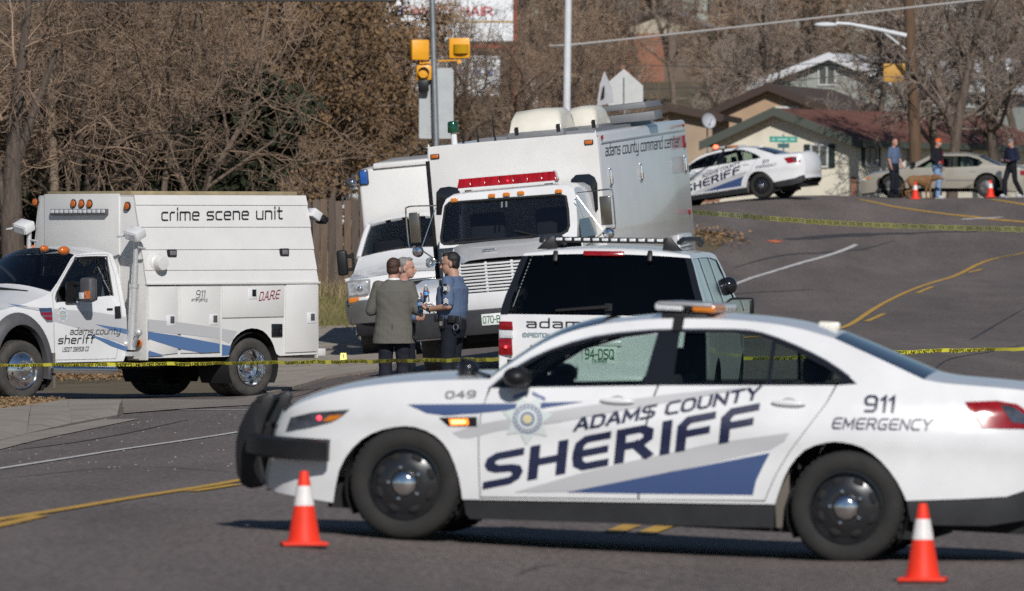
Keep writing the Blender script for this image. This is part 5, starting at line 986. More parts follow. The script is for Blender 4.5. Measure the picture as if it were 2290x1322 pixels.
        mb = MB(); mb.box((c.x - .072, k, c.z + .03), (.006, .19, .25)); mb.build('mirror_glass', CHROME, m_)
    for px, py in ((16, 549), (50, 549.5), (74, 551.5), (99, 553), (143, 557.5)):
        q = S.Z(px, py + 3, 2.075); mb = MB(); mb.ball((q.x, q.y, q.z), (.07, .045, .045), 12, 8); mb.build('roof_marker', AMBD, root)
    for sy in (.4, -.4):
        mb = MB(); mb.box((.35, sy, 1.35), (.16, .5, .7), Matrix.Rotation(R(-10), 3, 'Y')); mb.build('seat', SEAT, root, bevel=.06)
    mb = MB(); mb.box((1.25, 0, 1.2), (.5, 1.7, .25)); mb.build('dashboard', SEAT, root, bevel=.05)
    mb = MB(); mb.box((.9, 0, .62), (2.2, 1.8, .1)); mb.box((0, 0, .62), (6.2, .8, .22)); mb.box((-.2, 0, .55), (1.0, 1.5, .3)); mb.box((-2.05, 0, .42), (.25, 1.5, .25)); mb.box((2.05, 0, .42), (.2, 1.6, .2)); mb.build('chassis', DARK, root)
    # cab graphics
    K.film('grey_stripe', [(118, 690), (212, 698), (283, 709), (283, 771), (240, 757), (190, 738), (118, 718)], GREYF, .004)
    K.film('grey_stripe', [(20, 683), (116, 690), (116, 700), (60, 690)], GREYF, .004)
    K.film('blue_stripe', [(212, 725), (283, 736), (283, 748), (233, 733)], STEELBLUE, .006); K.film('blue_stripe', [(196, 747), (240, 759), (283, 776), (283, 786), (248, 774)], STEELBLUE, .006); K.film('blue_stripe', [(14, 679), (66, 686), (36, 685)], STEELBLUE, .008)
    K.text('adams county', (156, 748), (267, 747), 15, INK, shear=.2, thick=.12); K.text('sheriff', (130, 768.5), (209, 766.5), 17.5, INK, shear=.15, thick=.15, gap=.32); K.text('USDOT 0961508 CO', (139, 786.5), (197, 784.5), 9, INK, shear=.15, thick=.16)
    c = T(140, 705); star_badge(root, lambda u, v, d: (c.x - u, float(K.yf(c.x - u, c.z + v)) + .006 + d, c.z + v), .105)
    vb = K.film('fender_vent', [(86, 690), (115, 689), (117, 720), (104, 720), (90, 704)], CHROME, .012)[0]; K.film('vent_insert', [(90, 699), (114, 698), (115, 706), (93, 706)], DARE, .016, parent=vb); K.film('vent_insert', [(95, 708), (115, 708), (115, 717), (105, 717)], DARE, .016, parent=vb)
    # ---- utility body
    SY = 1.17; xf, xr = S.Y(328, 640, SY).x, S.Y(712, 633, SY).x; zb = S.Y(500, 636, SY).z
    B = Kit(S, root, lambda x, z: SY + 0 * np.asarray(x) * np.asarray(z)); yl = lambda P: B.L2(P)
    tR = S.X(300, 436, xf); zt = tR.z; yt = tR.y; bot = S.Y(500, 800, SY).z; rearx = S.Y(706, 790, SY).x
    SYR, YTR = 1.34, yt + .26
    yr = lambda z: SYR + (YTR - SYR) * (z - zb) / (zt - zb)
    yu = lambda z: SY + (yt - SY) * (z - zb) / (zt - zb)
    archp = smooth_poly([(512, 797), (513, 782), (521, 760), (539, 742), (563, 734), (588, 740), (604, 757), (612, 773), (618, 791), (626, 796)], 2)
    side = yl([(328, 640), (712, 634), (712, 792)] + archp[::-1] + [(500, 798), (330, 801)])
    cds = [[(331, 643), (395, 643), (396, 790), (332, 797)], [(402, 642), (491, 641), (491, 788), (403, 790)], [(496, 641), (634, 638), (633, 708), (496, 711)], [(638, 637), (709, 634), (707, 786), (637, 789)]]
    V, F = region(side, step=.2); B.panel('side_skin', V, F, WHITE_OLD)
    for k, P in enumerate(cds):
        p = [S.Y(*q, SY) for q in P]
        for sg in (1, -1):
            mb = MB(); mb.prism([(q.x, sg * SY, q.z) for q in p], (0, sg * .022, 0)); o = mb.build('compartment_door', WHITE_OLD, root, bevel=.007)
            if sg == 1:
                for q in [((382, 717), (478, 715), (565, 657), (696, 711))[k]]:
                    r = S.Y(*q, SY + .02); mb = MB(); mb.box((r.x, r.y + .004, r.z), (.155, .014, .15)); mb.build('latch', WHITE, o, bevel=.01); mb = MB(); mb.box((r.x - .02, r.y + .010, r.z + .01), (.075, .01, .10)); mb.build('latch_handle', DGREY if k != 2 else BLACK, o, bevel=.01)
    for sg in (1, -1):   # rails, wheel arch
        mb = MB(); a, b = S.Y(326, 637, SY), S.Y(714, 630, SY); mb.box(((a.x + b.x) / 2, sg * (SY + .012), (a.z + b.z) / 2), (a.x - b.x, .05, .035)); mb.build('belt_rail', WHITE_OLD, root, bevel=.01)
        arch_liner(root, (-2.055, 0, .43), .46, SY - .005, .5, sg)
        # upper side: lapped sheets
        nz = [zb + .02] + [S.Y(500, y_, SY - .1).z for y_ in (602, 556, 506, 457)] + [zt]
        for i in range(5):
            z0, z1 = nz[i], nz[i + 1]; mb = MB(); yu_ = yu if sg > 0 else yr
            mb.hexa([(xf, sg * (yu_(z0) + .022), z0 - .012), (xr, sg * (yu_(z0) + .022), z0 - .012), (xr, sg * (yu_(z0) - .02), z0 - .012), (xf, sg * (yu_(z0) - .02), z0 - .012), (xf, sg * (yu_(z1) + .004), z1), (xr, sg * (yu_(z1) + .004), z1), (xr, sg * (yu_(z1) - .03), z1), (xf, sg * (yu_(z1) - .03), z1)])
            mb.build('side_sheet', WHITE_OLD, root, smooth=0, bevel=.004)
    zf = lambda px, py: S.X(px, py, xf + .002)
    mb = MB(); mb.prism([(xf, sg * y, z) for sg, y, z in ((1, SY, .52), (1, SY, zb), (1, yt, zt), (-1, YTR, zt), (-1, SYR, zb), (-1, SYR, .52))], (-.03, 0, 0)); mb.build('front_bulkhead', WHITE_OLD, root, bevel=.012)
    mb = MB(); mb.prism([(xr, sg * y, z) for sg, y, z in ((1, SY, .52), (1, SY, zb), (1, yt, zt), (-1, YTR, zt), (-1, SYR, zb), (-1, SYR, .52))], (.03, 0, 0)); mb.build('rear_bulkhead', WHITE_OLD, root, bevel=.012)
    # front corner strips and middle cover plate
    a, b, c_, d_ = zf(101, 426), zf(268, 434), zf(272, 640), zf(101, 640); mb = MB(); mb.prism([(xf + .002, a.y, zt + .02), (xf + .002, b.y, zt + .02), (xf + .002, b.y, 1.0), (xf + .002, a.y, 1.0)], (.018, 0, 0)); mb.build('front_plate', WHITE_OLD, root, bevel=.006)
    mb = MB(); mb.box(((xf + xr) / 2, (yt - YTR) / 2, zt - .01), (xf - xr, yt + YTR, .02)); mb.build('body_roof', WHITE_OLD, root)
    mb = MB(); mb.box(((xf + xr) / 2, (yt - YTR) / 2, zt + .028), (xf - xr - .1, yt + YTR - .25, .055)); mb.build('roof_cover', TAN, root, bevel=.01)
    mb = MB(); mb.box(((xf + xr) / 2, 0, 1.1), (xf - xr - .1, 1.8, 1.1)); mb.build('body_core', DARK, root)
    for px, py in ((80, 452), (165, 455.5), (183, 455.5), (201, 456), (285, 461)):
        q = S.X(px, py, xf + .02); mb = MB(); mb.lathe([(.062, -.01), (.062, .012), (.05, .014)], q, (1, 0, 0), 20); l_ = mb.build('clearance_lamp', BLACK, root); mb = MB(); mb.lathe([(.05, .010), (.046, .026), (0, .032)], q, (1, 0, 0), 18); mb.build('lamp_lens', AMBD, l_)
    q0, q1 = S.X(119, 470, xf + .02), S.X(243, 475, xf + .02); mb = MB(); n = (q1 - q0); mb.box((xf + .05, (q0.y + q1.y) / 2, q0.z - .03), (.06, abs(n.y), .085)); lb = mb.build('led_bar', DGREY, root, bevel=.008)
    for k in range(12):
        y_ = q0.y + n.y * (k + .5) / 12; mb = MB(); mb.box((xf + .084, y_, q0.z - .02), (.012, abs(n.y) / 12 * .8, .05)); mb.build('led_cell', CLEARL, lb, bevel=.006)
    mb = MB(); q = S.Y(353, 588, SY - .02); mb.lathe([(.115, -.05), (.13, .02), (.115, .05), (.095, .06), (.10, .15), (.092, .172), (.0, .176)], (q.x, yu(q.z), q.z), (0, 1, -.05), 26); mb.build('round_vent', WHITE_OLD, root, smooth=40)
    for px, py in ((382.5, 566), (634, 564)):
        q = S.Y(px, py, 1.08); mb = MB(); mb.box((q.x, yu(q.z) + .02, q.z), (.155, .05, .105)); o = mb.build('scene_light', BLACK, root, bevel=.012); mb = MB(); mb.box((q.x, yu(q.z) + .046, q.z), (.11, .012, .065)); mb.build('scene_lens', GREYPLASTIC, o, bevel=.006)
    mb = MB(); q = S.Y(619.5, 739, SY + .01); mb.box((q.x, q.y, q.z), (.20, .03, .185)); mb.build('fuel_filler', GLOSSBLACK, root, bevel=.045, seg=3)
    mb = MB(); q = S.Y(716, 788, SY - .02); mb.box((q.x - .0, 0, q.z), (.22, 2.3, .11)); mb.box((q.x + .08, 0, q.z + .12), (.05, 2.3, .14)); mb.build('rear_step', WHITE_OLD, root, bevel=.015)
    # mast with flood lamp at each front corner, rear scene lamps
    for px0, py0, px1, py1, sg in ((293, 782, 300, 640, 1), (40, 640, 42, 560, -1)):
        a, b = S.X(px0, py0, xf + .16), S.X(px1, py1, xf + .16)
        if sg < 0: a = Vector((a.x, -1.26, .8)); b = Vector((a.x, -1.22, 1.65))
        top_ = b + (b - a).normalized() * .66; mb = MB(); mb.tube([a, b], .062, 16); mb.tube([b, b + (top_ - b) * .45], .047, 14); mb.tube([b + (top_ - b) * .45, top_], .034, 12); mb.lathe([(.07, -.02), (.07, .03)], b, (top_ - b), 14); ms = mb.build('light_mast', ALU, root, smooth=40)
        mb = MB(); mb.box(a + Vector((.0, 0, -.06)), (.16, .22, .06)); mb.tube([a + Vector((0, .05, .05)), a + Vector((.05, .22, .22))], .03, 8); mb.ball(a + Vector((.05, .22, .24)), .055, 10, 6); mb.ball(a + Vector((.06, -.06, .08)), .06, 8, 6); mb.build('mast_base', ALU, ms)
        hd = top_ + Vector((.06, .04 * sg, .07)); rt = Matrix.Rotation(R(25), 3, 'Y') @ Matrix.Rotation(R(-12), 3, 'X')
        mb = MB(); mb.box(hd, (.19, .25, .13), rt); mb.tube([hd + Vector((.02, -.15, -.02)), hd + Vector((.05, -.33, -.04))], .022, 6); fl = mb.build('flood_lamp', WHITE, ms, bevel=.02); mb = MB(); mb.box(hd + rt @ Vector((.099, 0, -.01)), (.01, .21, .10), rt); mb.build('flood_glass', CLEARL, fl)
        mb = MB(); mb.tube([top_ + Vector((0, .03, -.12)), top_ + Vector((-.02, .16, -.14))], .018, 6); mb.build('mast_knob', ALU, ms)
    q = S.X(700, 480, xr - .08); rt = Matrix.Rotation(R(-30), 3, 'Y'); mb = MB(); mb.box((q.x - .02, q.y, q.z), (.16, .16, .13), rt); mb.tube([(xr + .05, q.y - .05, q.z), (q.x, q.y, q.z)], .03, 8); o = mb.build('rear_flood', WHITE, root, bevel=.02); mb = MB(); mb.box((q.x - .13, q.y + .03, q.z - .07), (.10, .18, .10), rt); mb.build('flood_shroud', BLACK, o, bevel=.01)
    q = S.X(313, 768, xf + .03); mb = MB(); mb.lathe([(.05, 0), (.05, .02), (.035, .03), (0, .035)], q, (1, 0, 0), 16); mb.build('side_marker', AMBD, root)
    # graphics on the body
    D = Kit(S, root, lambda x, z: SY + .022 + 0 * np.asarray(x) * np.asarray(z))
    D.film('grey_stripe', [(331, 714), (395, 720), (490, 733), (491, 757), (400, 747), (331, 741)], GREYF, .004, step=.3); D.film('blue_stripe', [(331, 741.5), (396, 751), (491, 769), (491, 787), (449, 789), (403, 781), (331, 758)], STEELBLUE, .004, step=.3); D.film('blue_stripe', [(332, 784), (368, 795), (332, 797)], STEELBLUE, .004, step=.3)
    B.film('grey_stripe', [(496, 735), (530, 741), (520, 760), (512, 768), (496, 760)], GREYF, .004, step=.3); B.film('blue_stripe', [(496, 770), (516, 774), (511, 795), (496, 796)], STEELBLUE, .004, step=.3)
    U = Kit(S, root, lambda x, z: yu(z) + .012 + 0 * np.asarray(x))
    U.text('crime scene unit', (361, 492.5), (630, 489), 28, INK, shear=.0, off=.013, thick=.11, gap=.26, space=.55)
    D.text('911', (438, 666), (457, 665.5), 16, INK, shear=.12, off=.004, thick=.10); D.text('emergency', (428, 673.5), (463, 673), 7.5, INK, shear=.2, off=.004, thick=.13)
    D.text('D.A.R.E', (579, 672), (623, 667), 18, DARE, shear=.2, off=.004, thick=.15, gap=.16)
    # rear doors, plain
    for sy in (.5, -.5):
        mb = MB(); mb.box((xr - .012, sy, 1.3), (.025, .9, 1.4)); mb.build('rear_door', WHITE_OLD, root, bevel=.01)
    return root
crime_truck = make_crime_truck()
# ------------------------------------------------------------------ the command truck
CREAM = mat('cream_fibreglass', (0.66, 0.63, 0.54), rough=0.4, coat=0.2, var=0.05)
BOXSIDE = mat('glossy_white_box_side', (0.66, 0.66, 0.665), rough=0.2, coat=0.35, var=0.05, scale=1.0)
ROOFGREY = mat('grey_roof_gear', (0.17, 0.175, 0.185), rough=0.5, var=0.1)
DKCHROME = mat('dark_bumper', (0.05, 0.05, 0.053), rough=0.4, metal=0.3, var=0.2)
REDBAR = mat('red_light_bar_lens', (0.33, 0.006, 0.010), rough=0.12, coat=0.8, var=0.35, scale=5, stretch=(1, 4, 1))
GREENL = mat('green_beacon', (0.008, 0.06, 0.03), rough=0.15, coat=0.6)
ca, sa = math.cos(R(12)), math.sin(R(12))
CM_M = place(at(965, 850, 159), (2.2, -1.14, 0), Vector((-sa, -ca, -.044)), R(4.6))
def make_command_truck():
    S = Frame(CM_M); root = thing('command_truck', 'tall white command center truck with red roof light bar and slatted white grille', 'truck', CM_M)
    X = S.X
    yl, yr_ = X(1337, 296, 0).y, X(955, 330, 0).y; zt = (X(1337, 296, 0).z + X(955, 330, 0).z) / 2; xr = S.Y(1533, 268, yl).x; zb = .8
    mb = MB(); mb.box((xr / 2, (yl + yr_) / 2, (zt + zb) / 2), (-xr - .02, yl - yr_ - .01, zt - zb)); mb.build('box_body', BOXSIDE, root, bevel=.05, seg=3)
    mb = MB(); mb.prism([(0.0, y, z) for y, z in smooth_poly([(yl - .04, zb), (yl - .005, zb + .3), (yl - .005, zt - .12), (yl - .06, zt - .03), (yl - .15, zt + .004), (yr_ + .15, zt + .004), (yr_ + .06, zt - .03), (yr_ + .005, zt - .12), (yr_ + .005, zb + .3), (yr_ + .04, zb)], 2, True)], (.05, 0, 0)); mb.build('front_cap', WHITE_OLD, root, bevel=.02, seg=3)
    mb = MB(); mb.box((xr / 2, (yl + yr_) / 2, .62), (-xr - .6, 1.9, .3)); mb.box((1.2, 0, .62), (3.2, .9, .25)); mb.box((2.2, 0, .5), (.3, 2.0, .2)); mb.build('chassis', DARK, root)
    # cab: front wall with windscreen opening, sides, roof
    rake = lambda p: Vector((p.x + (1.9 - p.z) * .38, p.y, p.z))
    G = lambda px, py: X(px, py, 1.5)
    out = [(984, 556), (981, 500), (984, 462), (990, 447), (1001, 440), (1040, 433), (1130, 425), (1230, 416), (1262, 416), (1276, 424), (1282, 440), (1290, 500), (1291, 530)]
    out2 = [(p.y, p.z) for p in (G(*q) for q in out)]; glass2 = [(p.y, p.z) for p in (G(*q) for q in [(988, 541), (986, 530), (990, 463), (998, 455), (1120, 446), (1245, 437), (1259, 441), (1266, 470), (1271, 505), (1268, 516), (1256, 523), (1130, 535), (1007, 545), (994, 545)])]
    V, F = region(out2, [glass2], step=.25, edge=.1); f3 = lambda v, d=0: (1.5 + (1.9 - v[1]) * .38 + d, v[0], v[1])
    mb = MB(); mb.add([f3(v) for v in V], F); o = mb.build('cab_front', WHITE, root, smooth=0)
    mb = MB(); mb.grid([[f3(v) for v in out2], [(1.2, v[0], v[1]) if v[1] < 2.2 else (1.1, v[0], v[1] + .02) for v in out2], [(.12, v[0], v[1]) for v in out2]]); cab = mb.build('cab', WHITE, root, smooth=40)
    V, F = region(glass2, step=.3); mb = MB(); mb.add([f3(v, -.015) for v in V], F); wsn = mb.build('windscreen', GL_DARK, root, smooth=0)
    mb = MB(); P = [f3(v, .005) for v in glass2]; mb.tube(P + [P[0]], .022, 6); mb.build('windscreen_seal', BLACK, wsn)
    for px, py in ((1116, 459), (1126, 458)):
        q = rake(G(px, py)); mb = MB(); mb.box((q.x - .02, q.y, q.z), (.004, .025, .085), Matrix.Rotation(R(-20), 3, 'Y')); mb.build('sticker', WHITE, wsn)
    for (a, b) in (((1010, 538), (1085, 531)), ((1150, 516), (1202, 527))):
        p, q = rake(G(*a)), rake(G(*b)); mb = MB(); mb.tube([p + Vector((.03, 0, 0)), q + Vector((.03, 0, 0))], .012, 6); mb.build('wiper', BLACK, wsn)
    # sides of the cab: doors with windows
    for sg in (1, -1):
        yy = (out2[-2][0] + .01) if sg > 0 else (out2[1][0] - .01); mb = MB(); mb.hexa([(.2, yy, .9), (1.35, yy, .9), (1.35, yy + .02 * sg, .9), (.2, yy + .02 * sg, .9), (.2, yy, 1.75), (1.35, yy, 1.75), (1.35, yy + .02 * sg, 1.75), (.2, yy + .02 * sg, 1.75)]); d = mb.build('cab_door', WHITE, root, smooth=0)
        mb = MB(); yy2 = yy + .012 * sg; mb.prism([(.3, yy2, 1.8), (1.42, yy2, 1.8), (1.15, yy2 - .08 * sg, 2.38), (.3, yy2 - .08 * sg, 2.38)], (0, .012 * sg, 0)); mb.build('cab_window', GLOSSBLACK, d, smooth=0)
    mb = MB(); mb.box((.7, 0, 1.5), (1.0, 1.7, .6)); mb.build('cab_inside', DARK, root)
    for sy in (.5, -.45):
        mb = MB(); mb.box((.75, sy, 1.9), (.16, .5, .7)); mb.build('seat', SEAT, root, bevel=.06)
    # hood, grille surround, fenders
    hb = [X(1012, 552, 1.75), X(1120, 540, 1.75), X(1228, 529, 1.75)]; hf = [X(1033, 587, 3.0), X(1115, 578, 3.02), X(1200, 570, 3.0)]
    wl, wr = hb[0].y, hb[2].y; fl, fr = hf[0].y, hf[2].y; zh, zf_ = hb[1].z, hf[1].z
    rows = []
    for t in np.linspace(0, 1, 7):
        y0, y1 = wl + (fl - wl) * t, wr + (fr - wr) * t; x_ = 1.72 + (3.0 - 1.72) * t; z_ = zh + (zf_ - zh) * (t ** 1.3)
        rows.append([(x_ - .02, y0 - .10, z_ - .32 + .1 * t), (x_, y0 - .05, z_ - .12), (x_, y0 + .02, z_ - .03)] + [(x_ + .04 * (1 - u * u) * t, y0 + .1 + (y1 - y0 - .2) * (u + 1) / 2, z_ + .015 * (1 - u * u)) for u in np.linspace(-1, 1, 7)] + [(x_, y1 - .02, z_ - .03), (x_, y1 + .05, z_ - .12), (x_ - .02, y1 + .10, z_ - .32 + .1 * t)])
    mb = MB(); mb.grid(rows); mb.build('hood', WHITE, root, smooth=45)
    q = X(1095, 562, 2.6); mb = MB(); mb.box((q.x, q.y, q.z + .02), (.05, .2, .03)); mb.build('hood_trim', CHROME, root, bevel=.01)
    gz1, gz0 = zf_ - .03, X(1120, 651, 3.05).z; gy0, gy1 = fl - .03, fr + .03
    mb = MB(); mb.box((2.98, (gy0 + gy1) / 2, (gz0 + gz1) / 2), (.04, gy1 - gy0, gz1 - gz0)); mb.build('grille_back', DARK, root)
    for k in range(9):
        z_ = gz1 - .03 - (gz1 - gz0 - .06) * k / 8; mb = MB(); mb.box((3.04, (gy0 + gy1) / 2, z_), (.06, gy1 - gy0, .028)); mb.build('grille_slat', WHITE, root, bevel=.006)
    for t in (0, .33, .66, 1):
        mb = MB(); mb.box((3.035, gy0 + (gy1 - gy0) * t, (gz0 + gz1) / 2), (.05, .035, gz1 - gz0)); mb.build('grille_bar', WHITE, root, bevel=.006)
    mb = MB(); mb.box((3.0, (gy0 + gy1) / 2, gz0 - .13), (.12, gy1 - gy0 + .25, .27)); mb.build('grille_apron', WHITE, root, bevel=.03)
    bz1 = X(975, 700, 3.2).z; bz0 = X(975, 757, 3.2).z
    for sg in (1, -1):
        ye = gy1 if sg > 0 else gy0; prof = smooth_poly([(3.05, .72), (3.08, 1.0), (2.98, 1.22), (2.6, 1.34), (2.0, 1.40), (1.5, 1.38)], 3) + [(1.45, .7), (1.65, .7)] + [(2.2 + .58 * math.cos(a), .52 + .58 * math.sin(a)) for a in np.linspace(math.pi * .9, .1, 12)] + [(2.85, .72)]
        yo = sg * 1.17; mb = MB(); mb.prism([(x, ye - sg * .02, z) for x, z in prof], (0, yo - ye + sg * .02, 0)); mb.build('fender', WHITE, root, bevel=.05, seg=3)
        mb = MB(); mb.box((3.07, sg * .93, 1.02), (.05, .26, .17)); hl_ = mb.build('headlight', CHROME, root, bevel=.02); mb = MB(); mb.box((3.1, sg * .93, 1.02), (.02, .21, .13)); mb.build('headlight_lens', CLEARL, hl_, bevel=.02)
        mb = MB(); mb.box((3.02, sg * 1.12, 1.05), (.08, .08, .15)); mb.build('turn_signal', AMBD, root, bevel=.02)
        wheel(root, (2.2, sg * 1.14, .5), (0, sg, 0), r=.505, w=.27, rim_r=.29, kind='cover', rub=DIRTYRUBBER); wheel(root, (-3.2, sg * 1.16, .5), (0, sg, 0), r=.505, w=.27, rim_r=.29, kind='dual', rub=DIRTYRUBBER)
    mb = MB(); mb.box((3.2, 0, (bz0 + bz1) / 2), (.12, 2.36, bz1 - bz0)); bp = mb.build('bumper', DKCHROME, root, bevel=.03)
    q = X(1101, 714, 3.27); mb = MB(); mb.box((3.27, q.y, q.z), (.012, .305, .16)); pl = mb.build('licence_plate', PLATEC, root, bevel=.004)
    plate_text(pl, '070-B', lambda u, v: (3.279, q.y - .13 + u, q.z - .045 + v * .09), GREENINK, width=.24, height=1, thick=.16)
    for y_ in (.5, -.5): mb = MB(); mb.box((3.28, y_, bz1 - .01), (.05, .08, .04)); mb.build('tow_hook', BLACK, root, bevel=.01)
    q = X(963, 588, 2.3); mb = MB(); mb.lathe([(.02, -.45), (.025, -.15), (.04, -.06), (.078, .0), (.07, .004), (.03, -.05), (0, -.06)], q, (1, 0, 0), 20); mb.build('air_horn', CHROME, root, smooth=40)
    # roof markers, light bar
    for px, py in ((1009, 449), (1093, 439), (1126, 436), (1158, 433), (1243, 429)):
        q = rake(G(px, py)); mb = MB(); mb.box((q.x + .015, q.y, q.z), (.05, .10, .055)); mb.build('roof_marker', AMBER, root, bevel=.012)
    a, b = X(1024, 411, 1.05), X(1247, 393, 1.05); zc = (a.z + b.z) / 2; y0, y1 = a.y, b.y
    lb = thing('light_bar'); lb.parent = root; n = 7
    for k in range(n):
        ya, yb = y0 + (y1 - y0) * k / n, y0 + (y1 - y0) * (k + 1) / n; sl_ = .03
        mb = MB(); mb.hexa([(1.16, ya + .002, zc - .068), (1.16, yb - .002, zc - .068), (.9, yb - .002, zc - .068), (.9, ya + .002, zc - .068), (1.11, ya + .002 + (sl_ if k == 0 else 0), zc + .068), (1.11, yb - .002 - (sl_ if k == n - 1 else 0), zc + .068), (.94, yb - .002 - (sl_ if k == n - 1 else 0), zc + .068), (.94, ya + .002 + (sl_ if k == 0 else 0), zc + .068)])
        mb.build('bar_lens', REDBAR, lb, bevel=.008)
    mb = MB(); mb.box((1.03, (y0 + y1) / 2, zc - .08), (.27, y1 - y0 - .05, .03)); mb.box((1.03, (y0 + y1) / 2, zc + .073), (.16, y1 - y0 - .1, .015)); mb.build('bar_base', WHITE, lb)
    mb = MB(); mb.ball(X(1135, 404, 1.15), .012, 8, 6); mb.build('lit_lamp', LAMP_RED, lb)
    for t in (.1, .9): mb = MB(); mb.box((1.03, y0 + (y1 - y0) * t, zc - .12), (.1, .1, .07)); mb.build('bar_foot', CHROME, lb)
    # windows in the front of the box, marker lamps
    for P in ([(976, 480), (976, 430), (985, 420), (1005, 417), (1024, 420), (1031, 435), (1031, 480)], [(1279, 440), (1277, 402), (1288, 391), (1318, 389), (1330, 396), (1336, 410), (1338, 468), (1330, 480), (1305, 483), (1290, 478)]):
        mb = MB(); mb.prism([X(px, py, .052) for px, py in P], (.012, 0, 0)); mb.build('box_window', GLOSSBLACK, root, bevel=.004)
    for px, py in ((973, 350), (1317, 318)):
        q = X(px, py, .05); mb = MB(); mb.box((q.x + .01, q.y, q.z), (.03, .13, .07)); o = mb.build('clearance_lamp', BLACK, root, bevel=.01); mb = MB(); mb.box((q.x + .03, q.y, q.z), (.02, .105, .05)); mb.build('lamp_lens', AMBD, o, bevel=.008)
    # box side: lamps, grille, lettering
    D = Kit(S, root, lambda x, z: yl - .004 + 0 * np.asarray(x) * np.asarray(z))
    for px, py, hh, m in ((1364, 396, .26, CHROME), (1432, 385, .26, CHROME), (1531, 367, .26, CHROME), (1529, 316, .20, REDL), (1541, 473, .09, REDL), (1527, 280, .05, REDL), (1345, 307, .07, REDL)):
        q = S.Y(px, py, yl); mb = MB(); mb.box((q.x, q.y + .01, q.z), (.13 if hh > .1 else .07, .03, hh)); o = mb.build('side_lamp', m, root, bevel=.025)
        if hh > .2: mb = MB(); mb.box((q.x, q.y + .032, q.z), (.11, .012, hh * .75)); mb.build('side_lamp_lens', CLEARL if m is CHROME else REDL, o, bevel=.012)
    D.text('adams county command center', (1354, 348), (1520, 326), 27, INK, shear=.0, off=.005, thick=.10, gap=.22, space=.5)
    a = S.Y(1520, 530, yl); mb = MB(); mb.box((a.x - .35, yl + .005, a.z - .22), (1.0, .03, .5)); vg = mb.build('generator_door', WHITE, root, bevel=.01)
    for k in range(7): mb = MB(); mb.box((a.x - .35, yl + .024, a.z - .04 - k * .06), (.92, .016, .025)); mb.build('louvre', GREYPLASTIC, vg)
    # awning seam lines on the side
    for z_ in (zt - .15, 1.25): mb = MB(); mb.box((xr / 2, yl + .004, z_), (-xr - .3, .012, .02)); mb.build('side_trim', ALU, root)
    # mirrors on tube frames
    for P, sg in (([(914, 478), (937, 474), (943, 540), (920, 546)], -1), ([(1341, 440), (1365, 437), (1369, 502), (1345, 505)], 1)):
        q = [X(px, py, 1.55) for px, py in P]; c = sum(q, Vector()) / 4; wd = abs(q[1].y - q[0].y); hh = q[0].z - q[3].z
        mb = MB(); mb.box((1.55, c.y, c.z), (.06, wd, hh)); m_ = mb.build('mirror', mat('mirror_back_steel', (.22, .20, .17), rough=.25, metal=.8), root, bevel=.015)
        yc = 1.02 * sg; ytop = c.z + hh / 2 + .09; ylo = c.z - hh / 2 - .06; yo = c.y + sg * (wd / 2 + .04)
        mb = MB(); mb.tube(smooth_poly([(1.45, yc, ytop - .02), (1.55, c.y, ytop), (1.55, yo - sg * .03, ytop - .01), (1.55, yo, ytop - .06), (1.55, yo, ylo + .06), (1.55, yo - sg * .04, ylo), (1.55, c.y, ylo), (1.45, yc + sg * .02, ylo - .25)], 4), .011, 8); mb.tube([(1.5, yc, ytop - .05), (1.55, c.y - sg * wd * .5, ylo)], .007, 6); mb.build('mirror_frame', CHROME, m_)
        mb = MB(); mb.lathe([(0, .05), (.06, .035), (.085, .0), (.08, -.004), (0, -.005)], (1.55, c.y + .01, ylo - .06), (1, 0, 0), 18); mb.build('round_mirror', CHROME, m_)
    # roof gear
    for (x0, p0, p1, top_) in ((-.8, (1139, 303), (1258, 294), 246), (-2.1, (1262, 293), (1337, 284), 238)):
        a, b = X(*p0, x0), X(*p1, x0); ht = X(p0[0], top_, x0).z; zb_ = zt + .0; y0, y1 = a.y, b.y; rows = []
        for x_, k in ((x0 + .02, .0), (x0 - .03, .75), (x0 - .2, 1.0), (x0 - .8, 1.0), (x0 - .95, .8), (x0 - 1.0, 0)):
            zz = zb_ + .09 + (ht - zb_ - .12) * k; i_ = .0 if k < .5 else .03
            rows.append([(x_, y0 + i_, zb_ + .09), (x_, y0 + .01 + i_, zb_ + .09 + (zz - zb_ - .09) * .75), (x_, y0 + .06 + i_, zz - .01), (x_, (y0 + y1) / 2, zz + .01 * (k > 0)), (x_, y1 - .06 - i_, zz - .01), (x_, y1 - .01 - i_, zb_ + .09 + (zz - zb_ - .09) * .75), (x_, y1 - i_, zb_ + .09)])
        mb = MB(); mb.grid(rows); ac = mb.build('air_conditioner', CREAM, root, smooth=70)
        mb = MB(); mb.box((x0 - .5, (y0 + y1) / 2, zb_ + .045), (1.06, y1 - y0 + .04, .09)); mb.build('unit_base', ROOFGREY, ac, bevel=.015)
        for y_ in (y0 + .12, y1 - .05): mb = MB(); mb.box((x0 + .03, y_, zb_ + .11), (.03, .05, .11)); mb.build('latch', BLACK, ac)
    for P, th in (([(1340, 262), (1462, 248), (1466, 268), (1345, 280)], .6), ([(1336, 240), (1440, 228), (1446, 241), (1338, 253)], 1.2)):
        q = [X(px, py, -3.6) for px, py in P]; mb = MB(); mb.prism(q, (-th, 0, 0)); mb.build('roof_gear', ROOFGREY, root, bevel=.015)
    mb = MB(); mb.box((-3.2, 0, zt + .02), (4.5, 1.7, .05)); mb.build('roof_walkway', ROOFGREY, root)
